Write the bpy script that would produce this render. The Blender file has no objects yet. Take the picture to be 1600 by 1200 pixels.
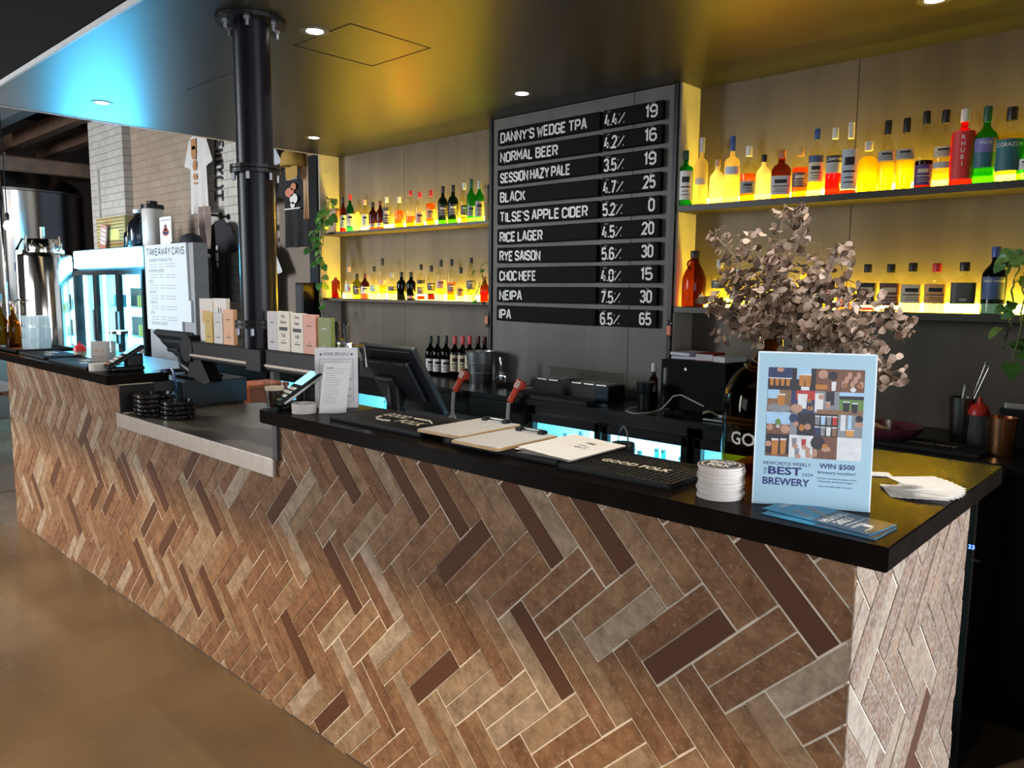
import bpy, bmesh, math, random
from mathutils import Matrix, Vector
random.seed(7)
PI = math.pi
SC = bpy.context.scene
COL = SC.collection

# ------------------------------------------------------------------ camera
F_PX, YAW, PITCH, ROLL, EYE = 1208.795, 0.751444, -0.120841, 0.009688, 1.5176
_f = Vector((-math.sin(YAW)*math.cos(PITCH), math.cos(YAW)*math.cos(PITCH), math.sin(PITCH)))
_r0 = Vector((math.cos(YAW), math.sin(YAW), 0)); _u0 = _r0.cross(_f)
_r = _r0*math.cos(ROLL) + _u0*math.sin(ROLL)
_u = _u0*math.cos(ROLL) - _r0*math.sin(ROLL)
cd = bpy.data.cameras.new('camera'); cam = bpy.data.objects.new('camera', cd); COL.objects.link(cam)
cam.matrix_world = Matrix(((_r.x, _u.x, -_f.x, 0), (_r.y, _u.y, -_f.y, 0), (_r.z, _u.z, -_f.z, EYE), (0, 0, 0, 1)))
cd.sensor_width = 36; cd.lens = F_PX/1600*36; cd.clip_start = .05; cd.clip_end = 100
SC.camera = cam
def _ray(x, y): return _f + _r*((x-800)/F_PX) - _u*((y-600)/F_PX)
def on_y(x, y, Y): d = _ray(x, y); t = Y/d.y; return Vector((d.x*t, Y, EYE+d.z*t))
def on_z(x, y, Z): d = _ray(x, y); t = (Z-EYE)/d.z; return Vector((d.x*t, d.y*t, Z))
def on_x(x, y, X): d = _ray(x, y); t = X/d.x; return Vector((X, d.y*t, EYE+d.z*t))

# ------------------------------------------------------------------ view, world, big lights
SC.view_settings.view_transform = 'Standard'; SC.view_settings.look = 'None'
SC.view_settings.exposure = 0.0; SC.view_settings.gamma = 1; SC.view_settings.use_curve_mapping = False
SC.cycles.transparent_max_bounces = 32; SC.cycles.max_bounces = 8
SC.cycles.use_denoising = True
SC.cycles.sample_clamp_indirect = 4.0
w = bpy.data.worlds.new('world'); SC.world = w; w.use_nodes = True
w.node_tree.nodes['Background'].inputs[0].default_value = (.62, .74, 1, 1)
w.node_tree.nodes['Background'].inputs[1].default_value = 0.12

def area(name, loc, target, sx, sy, power, col):
    d = bpy.data.lights.new(name, 'AREA'); d.shape = 'RECTANGLE'; d.size = sx; d.size_y = sy
    d.energy = power; d.color = col
    o = bpy.data.objects.new(name, d); COL.objects.link(o); o.location = loc
    o.rotation_euler = (Vector(target)-Vector(loc)).to_track_quat('-Z', 'Y').to_euler()
    return o
# daylight through the roller door on the right and the street window in front
area('daylight_door', (3.28, 1.75, 1.35), (-1, 1.75, 1.1), 2.9, 2.3, 330, (.86, .92, 1))
area('daylight_window', (-6.6, -5.85, 2.2), (-7.0, 3, 1.6), 3.0, 2.2, 110, (.90, .94, 1))
area('daylight_side', (3.27, -3.2, 1.55), (-2.6, 1.37, 1.0), 4.0, 1.9, 105, (.92, .95, 1))
area('daylight_brewery', (-9.6, -5.6, 2.6), (-12, 3.5, 1.6), 2.2, 3.6, 1100, (.92, .96, 1))
# the warm batten lamp in the hall roof; an unseen beam, added for the shadow line, cuts its light off below the counter top
area('hall_batten_light', (-3.3, -2.6, 4.2), (-3.3, 1.37, .5), 8.0, .05, 430, (1, .70, .38))
area('hall_pendants', (-1.5, -1.0, 4.3), (-2.2, .9, 0), 5.5, 1.6, 26, (1, .78, .5))

# ------------------------------------------------------------------ materials
_m = {}
def M(name, col, rough=.5, metal=0, var=.08, scale=14, bump=0, bscale=60, emit=None, es=0, spec=.5, coat=0):
    if name in _m: return _m[name]
    m = bpy.data.materials.new(name); m.use_nodes = True; nt = m.node_tree; N = nt.nodes; L = nt.links
    p = N['Principled BSDF']; c = (*col, 1)
    p.inputs['Roughness'].default_value = rough; p.inputs['Metallic'].default_value = metal
    p.inputs['Specular IOR Level'].default_value = spec; p.inputs['Coat Weight'].default_value = coat
    tc = N.new('ShaderNodeTexCoord'); nz = N.new('ShaderNodeTexNoise'); nz.inputs['Scale'].default_value = scale
    nz.inputs['Detail'].default_value = 5; L.new(tc.outputs['Object'], nz.inputs['Vector'])
    mr = N.new('ShaderNodeMapRange'); mr.inputs[1].default_value = .25; mr.inputs[2].default_value = .75
    mr.inputs[3].default_value = 1-var; mr.inputs[4].default_value = 1+var; L.new(nz.outputs['Fac'], mr.inputs[0])
    mx = N.new('ShaderNodeVectorMath'); mx.operation = 'SCALE'; mx.inputs[0].default_value = col
    L.new(mr.outputs[0], mx.inputs['Scale']); L.new(mx.outputs[0], p.inputs['Base Color'])
    if bump:
        b = N.new('ShaderNodeBump'); b.inputs['Strength'].default_value = bump; b.inputs['Distance'].default_value = .01
        n2 = N.new('ShaderNodeTexNoise'); n2.inputs['Scale'].default_value = bscale; n2.inputs['Detail'].default_value = 4
        L.new(tc.outputs['Object'], n2.inputs['Vector']); L.new(n2.outputs['Fac'], b.inputs['Height']); L.new(b.outputs[0], p.inputs['Normal'])
    if emit:
        p.inputs['Emission Color'].default_value = (*emit, 1); p.inputs['Emission Strength'].default_value = es
    _m[name] = m; return m

def G(name, tint, gloss=.10, rough=.02, milk=0, milkcol=None):
    """thin glass: tinted see-through, a fresnel reflection and, when frosted, a scattering share"""
    if name in _m: return _m[name]
    m = bpy.data.materials.new(name); m.use_nodes = True; nt = m.node_tree; N = nt.nodes; L = nt.links
    N.remove(N['Principled BSDF']); out = N['Material Output']
    t = N.new('ShaderNodeBsdfTransparent'); t.inputs[0].default_value = (*tint, 1)
    last = t.outputs[0]
    if milk:
        tr = N.new('ShaderNodeBsdfTranslucent'); tr.inputs[0].default_value = (*(milkcol or tint), 1)
        df = N.new('ShaderNodeBsdfDiffuse'); df.inputs[0].default_value = (*(milkcol or tint), 1)
        a = N.new('ShaderNodeMixShader'); a.inputs[0].default_value = .4; L.new(tr.outputs[0], a.inputs[1]); L.new(df.outputs[0], a.inputs[2])
        b = N.new('ShaderNodeMixShader'); b.inputs[0].default_value = milk; L.new(last, b.inputs[1]); L.new(a.outputs[0], b.inputs[2]); last = b.outputs[0]
    g = N.new('ShaderNodeBsdfGlossy'); g.inputs['Roughness'].default_value = rough; g.inputs[0].default_value = (1, 1, 1, 1)
    lw = N.new('ShaderNodeLayerWeight'); lw.inputs[0].default_value = gloss
    geo = N.new('ShaderNodeNewGeometry'); inv = N.new('ShaderNodeMath'); inv.operation = 'SUBTRACT'; inv.inputs[0].default_value = 1; L.new(geo.outputs['Backfacing'], inv.inputs[1])
    fr = N.new('ShaderNodeMath'); fr.operation = 'MULTIPLY'; L.new(lw.outputs['Fresnel'], fr.inputs[0]); L.new(inv.outputs[0], fr.inputs[1])
    x = N.new('ShaderNodeMixShader'); L.new(fr.outputs[0], x.inputs[0]); L.new(last, x.inputs[1]); L.new(g.outputs[0], x.inputs[2])
    L.new(x.outputs[0], out.inputs[0]); _m[name] = m; return m

def E(name, col, strength):
    if name in _m: return _m[name]
    m = bpy.data.materials.new(name); m.use_nodes = True; nt = m.node_tree; nt.nodes.remove(nt.nodes['Principled BSDF'])
    e = nt.nodes.new('ShaderNodeEmission'); e.inputs[0].default_value = (*col, 1); e.inputs[1].default_value = strength
    nt.links.new(e.outputs[0], nt.nodes['Material Output'].inputs[0]); _m[name] = m; return m

# ------------------------------------------------------------------ mesh helpers
FRONT = Matrix(((1, 0, 0, 0), (0, 0, -1, 0), (0, 1, 0, 0), (0, 0, 0, 1)))     # x right, y up, facing -Y
_glyph = {}
def glyphs(s, bold=0.0):
    k = (s, bold)
    if k not in _glyph:
        c = bpy.data.curves.new('t', 'FONT'); c.body = s; c.size = 1; c.offset = bold; c.resolution_u = 2
        o = bpy.data.objects.new('t', c); COL.objects.link(o)
        dg = bpy.context.evaluated_depsgraph_get(); me = bpy.data.meshes.new_from_object(o.evaluated_get(dg))
        vs = [v.co.copy() for v in me.vertices]; fs = [tuple(p.vertices) for p in me.polygons]
        bpy.data.objects.remove(o); bpy.data.curves.remove(c); bpy.data.meshes.remove(me)
        x0 = min(v.x for v in vs); x1 = max(v.x for v in vs); y0 = min(v.y for v in vs); y1 = max(v.y for v in vs)
        _glyph[k] = ([Vector((v.x-x0, v.y-y0, 0)) for v in vs], fs, x1-x0, y1-y0)
    return _glyph[k]

class MB:
    def __init__(s): s.bm = bmesh.new()
    def _geo(s, verts, faces, mtx=None):
        vs = [s.bm.verts.new(mtx @ Vector(v) if mtx else v) for v in verts]
        fs = []
        for f in faces:
            try: fs.append(s.bm.faces.new([vs[i] for i in f]))
            except ValueError: pass
        return vs, fs
    def box(s, c, d, rz=0, bev=0, mtx=None, seg=2):
        x, y, z = [a/2 for a in d]
        V = [(-x,-y,-z),(x,-y,-z),(x,y,-z),(-x,y,-z),(-x,-y,z),(x,-y,z),(x,y,z),(-x,y,z)]
        m = Matrix.Translation(c) @ Matrix.Rotation(rz, 4, 'Z')
        if mtx: m = mtx @ m
        vs, fs = s._geo(V, [(3,2,1,0),(4,5,6,7),(0,1,5,4),(1,2,6,5),(2,3,7,6),(3,0,4,7)], m)
        if bev:
            es = list({e for f in fs for e in f.edges})
            bmesh.ops.bevel(s.bm, geom=es, offset=bev, segments=seg, profile=.5, affect='EDGES')
        return s
    def b2(s, p, q, **k):
        return s.box([(a+b)/2 for a, b in zip(p, q)], [abs(b-a) for a, b in zip(p, q)], **k)
    def lathe(s, prof, seg=20, sq=0, a0=None, a1=None, mtx=None, cap=True):
        """prof: (r, z) from the bottom; sq 0 round .. 1 square; a0..a1 a patch only"""
        full = a0 is None
        n = seg if full else seg+1
        rows = []
        for r, z in prof:
            row = []
            for i in range(n):
                a = 2*PI*i/seg if full else a0+(a1-a0)*i/seg
                c, sn = math.cos(a), math.sin(a); k = 1
                if sq: e = 2+6*sq; k = 1/((abs(c)**e+abs(sn)**e)**(1/e))*.90
                v = Vector((r*k*c, r*k*sn, z)); row.append(s.bm.verts.new(mtx @ v if mtx else v))
            rows.append(row)
        for a, b in zip(rows, rows[1:]):
            for i in range(seg):
                j = (i+1) % n
                s.bm.faces.new((a[i], a[j], b[j], b[i]))
        if full and cap:
            if prof[0][0] > 1e-5: s.bm.faces.new(list(reversed(rows[0])))
            if prof[-1][0] > 1e-5: s.bm.faces.new(rows[-1])
        return s
    def cyl(s, c, r, h, seg=20, r2=None, mtx=None):
        m = Matrix.Translation(c); m = mtx @ m if mtx else m
        return s.lathe([(r, 0), (r if r2 is None else r2, h)], seg, mtx=m)
    def tube(s, pts, r, seg=8, taper=None):
        pts = [Vector(p) for p in pts]; n = len(pts); rows = []
        ref = Vector((0, 0, 1))
        for i, p in enumerate(pts):
            t = (pts[min(i+1, n-1)]-pts[max(i-1, 0)]).normalized()
            a = ref if abs(t.dot(ref)) < .95 else Vector((1, 0, 0))
            x = t.cross(a).normalized(); y = t.cross(x)
            rr = r if taper is None else r+(taper-r)*i/(n-1)
            rows.append([s.bm.verts.new(p+(x*math.cos(2*PI*k/seg)+y*math.sin(2*PI*k/seg))*rr) for k in range(seg)])
        for a, b in zip(rows, rows[1:]):
            for k in range(seg): s.bm.faces.new((a[k], a[(k+1) % seg], b[(k+1) % seg], b[k]))
        s.bm.faces.new(list(reversed(rows[0]))); s.bm.faces.new(rows[-1]); return s
    def prism(s, poly, z0, z1, mtx=None):
        n = len(poly)
        V = [(x, y, z0) for x, y in poly]+[(x, y, z1) for x, y in poly]
        F = [tuple(range(n-1, -1, -1)), tuple(range(n, 2*n))]+[(i, (i+1) % n, n+(i+1) % n, n+i) for i in range(n)]
        s._geo(V, F, mtx); return s
    def sheet(s, fn, nu, nv, mtx=None):
        g = [[s.bm.verts.new((mtx @ Vector(fn(i/nu, j/nv))) if mtx else fn(i/nu, j/nv)) for j in range(nv+1)] for i in range(nu+1)]
        for i in range(nu):
            for j in range(nv): s.bm.faces.new((g[i][j], g[i+1][j], g[i+1][j+1], g[i][j+1]))
        return s
    def rect(s, x0, y0, x1, y1, mtx, z=0):
        s._geo([(x0, y0, z), (x1, y0, z), (x1, y1, z), (x0, y1, z)], [(0, 1, 2, 3)], mtx); return s
    def disc(s, x, y, r, mtx, z=0, seg=14, ry=None):
        s._geo([(x+r*math.cos(2*PI*i/seg), y+(ry or r)*math.sin(2*PI*i/seg), z) for i in range(seg)], [tuple(range(seg))], mtx); return s
    def text(s, t, x, y, h, mtx, w=None, align='L', bold=0.0, th=0.0, bend=None, z=0, cap=.70, maxw=None):
        """letters: cap height h at (x, y); w squeezes the line to a width; bend = radius for a curved label"""
        vs, fs, W, H = glyphs(t, bold)
        k = h/cap; kx = k if w is None else w/W
        if maxw and W*kx > maxw: kx = maxw/W
        ww = W*kx; ox = x-(ww/2 if align == 'C' else ww if align == 'R' else 0)
        P = []
        for v in vs:
            X, Y, Z = ox+v.x*kx, y+v.y*k, z
            if bend: a = X/bend; X, Z = bend*math.sin(a), z-bend*(1-math.cos(a))
            P.append((X, Y, Z))
        s._geo(P, fs, mtx)
        if th:
            P2 = [(p[0], p[1], p[2]-th) for p in P]; s._geo(P2, fs, mtx)
        return s
    def build(s, name, mat, parent=None, smooth=False, loc=None):
        me = bpy.data.meshes.new(name); bmesh.ops.recalc_face_normals(s.bm, faces=s.bm.faces); s.bm.to_mesh(me); s.bm.free()
        if smooth:
            for p in me.polygons: p.use_smooth = True
            try: me.set_sharp_from_angle(angle=math.radians(38))
            except Exception: pass
        if mat: me.materials.append(mat)
        o = bpy.data.objects.new(name, me); COL.objects.link(o)
        if parent: o.parent = parent
        if loc: o.location = loc
        return o

def tag(o, label=None, cat=None, group=None, kind=None):
    if label: o['label'] = label
    if cat: o['category'] = cat
    if group: o['group'] = group
    if kind: o['kind'] = kind
    return o
def thing(name, label, cat, loc=(0, 0, 0), rz=0, group=None):
    o = bpy.data.objects.new(name, None); COL.objects.link(o); o.empty_display_size = .05
    o.location = loc; o.rotation_euler = (0, 0, rz); return tag(o, label, cat, group)
def struct(name, mb, mat, label=None): return tag(mb.build(name, mat), label, None, None, 'structure')
def copy_tree(o, parent=None):
    c = o.copy(); COL.objects.link(c)
    if parent: c.parent = parent
    for ch in list(o.children): copy_tree(ch, c)
    return c
def R(a): return math.radians(a)
def ZR(a): return Matrix.Rotation(a, 4, 'Z')

# ---- a squared single-stroke sign painter's alphabet on a 4 x 6 grid (centre lines)
def _o(x0=0, y0=0, x1=4, y1=6, c=1): return [(x0+c, y0), (x1-c, y0), (x1, y0+c), (x1, y1-c), (x1-c, y1), (x0+c, y1), (x0, y1-c), (x0, y0+c), (x0+c, y0)]
STROKES = {
 'A': [[(0, 0), (1.7, 6), (2.3, 6), (4, 0)], [(.8, 2), (3.2, 2)]], 'B': [[(0, 0), (0, 6), (3, 6), (3.8, 5.2), (3.8, 4), (3, 3.2), (0, 3.2)], [(3, 3.2), (4, 2.3), (4, .9), (3.1, 0), (0, 0)]],
 'C': [[(4, 4.6), (4, 5), (3, 6), (1, 6), (0, 5), (0, 1), (1, 0), (3, 0), (4, 1), (4, 1.4)]], 'D': [[(0, 0), (0, 6), (3, 6), (4, 5), (4, 1), (3, 0), (0, 0)]],
 'E': [[(3.6, 0), (0, 0), (0, 6), (3.6, 6)], [(0, 3.1), (3, 3.1)]], 'F': [[(0, 0), (0, 6), (3.6, 6)], [(0, 3.1), (3, 3.1)]], 'G': [[(4, 4.7), (4, 5), (3, 6), (1, 6), (0, 5), (0, 1), (1, 0), (3, 0), (4, 1), (4, 2.8), (2.3, 2.8)]],
 'H': [[(0, 0), (0, 6)], [(4, 0), (4, 6)], [(0, 3.1), (4, 3.1)]], 'I': [[(0, 0), (0, 6)]], 'K': [[(0, 0), (0, 6)], [(3.9, 6), (.2, 2.4)], [(1.5, 3.6), (4, 0)]], 'L': [[(0, 6), (0, 0), (3.4, 0)]],
 'M': [[(0, 0), (0, 6), (2.2, 2.2), (4.4, 6), (4.4, 0)]], 'N': [[(0, 0), (0, 6), (4, 0), (4, 6)]], 'O': [_o()], 'P': [[(0, 0), (0, 6), (3, 6), (4, 5.1), (4, 3.6), (3, 2.7), (0, 2.7)]],
 'R': [[(0, 0), (0, 6), (3, 6), (4, 5.1), (4, 3.7), (3, 2.9), (0, 2.9)], [(2.2, 2.9), (4, 0)]], 'S': [[(3.9, 4.6), (3.9, 5), (2.9, 6), (1, 6), (0, 5), (0, 4.1), (.9, 3.3), (3.1, 2.8), (4, 1.9), (4, 1), (3, 0), (1, 0), (0, 1), (0, 1.4)]],
 'T': [[(-.2, 6), (4.2, 6)], [(2, 6), (2, 0)]], 'U': [[(0, 6), (0, 1), (1, 0), (3, 0), (4, 1), (4, 6)]], 'V': [[(0, 6), (2, 0), (4, 6)]], 'W': [[(0, 6), (1.3, 0), (2.5, 4.6), (3.7, 0), (5, 6)]], 'X': [[(0, 0), (4, 6)], [(0, 6), (4, 0)]],
 'Y': [[(0, 6), (2, 2.8), (4, 6)], [(2, 2.8), (2, 0)]], 'Z': [[(0, 6), (4, 6), (0, 0), (4, 0)]], "'": [[(.3, 6), (0, 4.7)]], '.': [[(0, -.1), (0, .5)]],
 '0': [_o(0, 0, 3.6, 6)], '1': [[(0, 4.9), (1.2, 6), (1.2, 0)]], '2': [[(0, 4.7), (0, 5), (1, 6), (2.7, 6), (3.7, 5), (3.7, 3.9), (0, 0), (3.8, 0)]], '3': [[(0, 5), (.9, 6), (2.8, 6), (3.6, 5.2), (3.6, 4), (2.8, 3.2), (1.4, 3.2)], [(2.8, 3.2), (3.7, 2.3), (3.7, .9), (2.8, 0), (.9, 0), (0, 1)]],
 '4': [[(1.6, 6), (0, 1.7), (3.9, 1.7)], [(2.7, 3.2), (2.7, 0)]], '5': [[(3.5, 6), (.2, 6), (.1, 3.2), (2.7, 3.6), (3.7, 2.6), (3.7, 1), (2.7, 0), (.9, 0), (0, .9)]], '6': [[(3.4, 5.2), (2.7, 6), (1, 6), (0, 5), (0, 1), (1, 0), (2.7, 0), (3.7, 1), (3.7, 2.6), (2.7, 3.5), (.1, 3.1)]],
 '7': [[(0, 6), (3.7, 6), (1.2, 0)]], '8': [_o(.1, 3.2, 3.6, 6, .8), _o(0, 0, 3.7, 3.2, .9)], '9': [[(.3, .8), (1, 0), (2.7, 0), (3.7, 1), (3.7, 5), (2.7, 6), (1, 6), (0, 5), (0, 3.5), (1, 2.6), (3.6, 3)]],
 '%': [[(0, 0), (3.6, 6)], [(.4, 5.4), (.4, 6)], [(3.2, 0), (3.2, .6)]]}
def sign_text(mb, s, x, y, h, w, mtx, z=0, th=None, align='L', slant=0, jit=0):
    adv, xx = [], 0
    for ch in s:
        if ch == ' ': adv.append(None); xx += 2.0; continue
        st = STROKES[ch]; wd = max(p[0] for q in st for p in q); adv.append(xx); xx += wd+1.7
    tot = xx-1.7; kx = w/tot; ky = h/6; th = th or h*.15; ox = x-(w if align == 'R' else w/2 if align == 'C' else 0); rn = random.Random(len(s)*7+ord(s[0]))
    for ch, a in zip(s, adv):
        if a is None: continue
        jy = rn.uniform(-jit, jit)
        for st in STROKES[ch]:
            P = [Vector((ox+(a+px)*kx+py*ky*slant, y+jy+py*ky)) for px, py in st]; closed = (P[0]-P[-1]).length < 1e-6; n = len(P); L_, R_ = [], []
            for i in range(n):
                a_ = P[(i-1) % (n-1)] if closed else P[max(i-1, 0)]; b_ = P[(i+1) % (n-1) if closed and i == n-1 else min(i+1, n-1)]
                if closed and i == n-1: b_ = P[1]
                d0 = (P[i]-a_); d1 = (b_-P[i])
                d0 = d0.normalized() if d0.length > 1e-9 else d1.normalized(); d1 = d1.normalized() if d1.length > 1e-9 else d0
                nn = (Vector((-d0.y, d0.x))+Vector((-d1.y, d1.x))); nn = nn.normalized() if nn.length > 1e-6 else Vector((-d0.y, d0.x))
                k = th/2/max(.45, nn.dot(Vector((-d0.y, d0.x)))); L_.append(P[i]+nn*k); R_.append(P[i]-nn*k)
            V = [(q.x, q.y, z) for q in L_]+[(q.x, q.y, z) for q in R_]
            mb._geo(V, [(i, i+n, i+1+n, i+1) for i in range(n-1)], mtx)
    return mb

# common materials
BLACKM = M('black_powdercoat', (.006, .006, .007), .4, var=.05, spec=.22)
BLACKP = M('black_plastic', (.006, .0065, .008), .36, var=.05, spec=.25)
RUBBER = M('black_rubber', (.012, .012, .012), .62, var=.1, spec=.25)
STEEL = M('brushed_steel', (.55, .54, .52), .28, 1, var=.06, scale=40)
CHROME = M('chrome', (.8, .8, .8), .1, 1, var=.02)
WHITE = M('white_paper', (.78, .77, .74), .6, var=.03)
CREAM = M('cream_print', (.70, .62, .45), .6, var=.03)
INK = M('black_ink', (.015, .015, .02), .6, var=.02)
GREYINK = M('grey_ink', (.25, .25, .27), .6, var=.02)
LETTER = M('white_chalk_lettering', (.72, .71, .68), .6, var=.05)
NAVY = M('navy_ink', (.02, .025, .14), .6, var=.02)
WOODM = M('pale_wood', (.52, .33, .15), .5, var=.12, scale=30)
CLEAR = G('clear_glass', (.97, .97, .95), .10)

# ================================================================== THE ROOM
YB, YS, ZC = 3.70, 3.5155, 2.56            # back wall, shelf front, low ceiling
ZS1, ZS2, ZB, ZT = 1.9535, 1.441, .94, 1.10  # shelf tops, back bench, bar top

def concrete_floor():
    m = M('polished_concrete', (.140, .097, .056), .24, var=.36, scale=1.6, bump=.05, bscale=5, spec=.45)
    nt = m.node_tree; N = nt.nodes; L = nt.links; p = N['Principled BSDF']
    tc = N['Texture Coordinate']; n = N.new('ShaderNodeTexNoise'); n.inputs['Scale'].default_value = 3; n.inputs['Detail'].default_value = 8
    L.new(tc.outputs['Object'], n.inputs['Vector']); r = N.new('ShaderNodeMapRange'); r.inputs[3].default_value = .14; r.inputs[4].default_value = .42
    L.new(n.outputs['Fac'], r.inputs[0]); L.new(r.outputs[0], p.inputs['Roughness']); return m
struct('floor', MB().b2((-18, -6, -.1), (3.4, 8.2, 0)), concrete_floor())
struct('trim_1', MB().b2((-6.55, -5.9, 0), (-6.54, 8, .0015)), M('saw_cut_joint', (.02, .016, .012), .8))

def panel_concrete(name, col, joints):
    """concrete sheets with thin upright joints; joints = world x of each"""
    m = M(name, col, .62, var=.2, scale=2.3, bump=.08, bscale=9)
    nt = m.node_tree; N = nt.nodes; L = nt.links; p = N['Principled BSDF']; tc = N['Texture Coordinate']
    # streaky uprights
    mp = N.new('ShaderNodeMapping'); mp.inputs['Scale'].default_value = (5, 5, .35); L.new(tc.outputs['Object'], mp.inputs[0])
    nz = N.new('ShaderNodeTexNoise'); nz.inputs['Scale'].default_value = 1.3; nz.inputs['Detail'].default_value = 6; L.new(mp.outputs[0], nz.inputs['Vector'])
    r = N.new('ShaderNodeMapRange'); r.inputs[1].default_value = .3; r.inputs[2].default_value = .7; r.inputs[3].default_value = .78; r.inputs[4].default_value = 1.15; L.new(nz.outputs['Fac'], r.inputs[0])
    old = p.inputs['Base Color'].links[0].from_socket
    v = N.new('ShaderNodeVectorMath'); v.operation = 'SCALE'; L.new(old, v.inputs[0]); L.new(r.outputs[0], v.inputs['Scale']); L.new(v.outputs[0], p.inputs['Base Color'])
    return m
CONC = panel_concrete('concrete_panel', (.118, .096, .068), [])
wb = MB()
xs = [-5.40, -4.56, -3.36, -2.54, -1.34, -.14, 1.06, 2.26, 3.3]
for a, b in zip(xs, xs[1:]): wb.b2((a+.002, YB, 0), (b-.002, YB+.12, ZC+.02))
wb.b2((-5.4, YB+.004, 0), (3.3, YB+.1, ZC))
struct('wall_back', wb, CONC)
# low ceiling over the bar: a dark satin slab with a cut-in hatch
CEIL = M('dark_satin_ceiling_paint', (.020, .0195, .017), .37, var=.10, scale=3, bump=.02, bscale=7, spec=.6)
struct('ceiling', MB().b2((-5.40, 1.24, ZC), (3.3, YB+.12, 3.1)), CEIL)
struct('trim_14', MB().b2((-5.40, 1.226, ZC+.021), (3.3, 1.238, 3.1)), M('black_fascia', (.006, .006, .0065), .8, spec=.08))
tr = MB()
tr.b2((-5.408, 1.235, ZC-.004), (-5.396, YB, ZC+.02)); tr.b2((-5.40, 1.232, ZC-.004), (3.3, 1.244, ZC+.02))
struct('trim_2', tr, M('ceiling_edge_bead', (.55, .56, .57), .4))
h = MB()
for a, b in [((-3.09, 1.90), (-2.67, 1.905)), ((-3.09, 2.315), (-2.67, 2.32)), ((-3.09, 1.90), (-3.085, 2.32)), ((-2.675, 1.90), (-2.67, 2.32))]:
    h.b2((a[0], a[1], ZC-.0015), (b[0], b[1], ZC+.001))
h.b2((-4.2, 1.93, ZC-.001), (-3.5, 1.935, ZC+.001))
struct('trim_3', h, M('shadow_gap', (.006, .006, .006), .9))
struct('wall_right', MB().b2((3.3, 3.3, 0), (3.4, 8.2, 4.8)).b2((3.3, -6, 2.6), (3.4, 3.3, 4.8)).b2((3.3, -6, 0), (3.4, -5.35, 2.6)).b2((3.3, -1.05, 0), (3.4, .2, 2.6)).b2((3.3, -5.35, 0), (3.4, -1.05, .5)), M('hall_paint', (.22, .21, .2), .7, scale=2))
struct('wall_front', MB().b2((-18, -6.1, 0), (-10.9, -6, 4.8)).b2((-8.3, -6.1, 0), (-8.2, -6, 4.8)).b2((-3.0, -6.1, 0), (3.4, -6, 4.8)).b2((-8.2, -6.1, 0), (-3.0, -6, 1)).b2((-8.2, -6.1, 3.4), (-3.0, -6, 4.8)).b2((-10.9, -6.1, 4.5), (-8.3, -6, 4.8)), M('hall_paint', (.22, .21, .2), .7))
struct('wall_far', MB().b2((-18.1, -6, 0), (-18, 8.2, 4.8)).b2((-18, 8.1, 0), (-10.4, 8.2, 4.8)), M('dark_brewery_wall', (.030, .021, .018), .8, scale=2))
struct('ceiling_hall', MB().b2((-18, -6.1, 4.8), (3.4, 8.2, 4.95)), M('black_hall_roof', (.003, .003, .003), .95, spec=0))
struct('shadow_beam', MB().b2((-18, -1.56, 3.26), (3.3, -1.44, 4.8)), M('black_hall_roof', (.003, .003, .003), .95, spec=0))  # unseen beam, added to cast the shadow line on the bar front
# roof timbers of the brewery hall
TIMB = M('old_roof_timber', (.10, .055, .032), .7, var=.3, scale=9)
def rafter(n, p, q, wd, ht, mat):
    p, q = Vector(p), Vector(q); d = q-p; mb = MB()
    m = Matrix.Translation((p+q)/2) @ d.to_track_quat('X', 'Z').to_matrix().to_4x4()
    mb.box((0, 0, 0), (d.length, wd, ht), mtx=m); struct(n, mb, mat)
rafter('trim_5', (-13.6, 3.05, 3.72), (-8.5, 3.10, 3.72), .16, .22, M('grey_roof_beam', (.10, .12, .13), .5))
rafter('trim_6', (-15.0, 3.72, 3.72), (-8.5, 3.72, 3.72), .14, .2, TIMB)
rafter('trim_7', (-15.0, 4.35, 3.72), (-8.5, 4.28, 3.72), .14, .2, TIMB)
rafter('trim_8', (-13.6, -1, 3.30), (-13.6, 8, 3.30), .22, .26, TIMB)
rafter('trim_9', (-11.6, 2.2, 3.05), (-11.3, 4.6, 3.02), .14, .16, TIMB)

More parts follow.
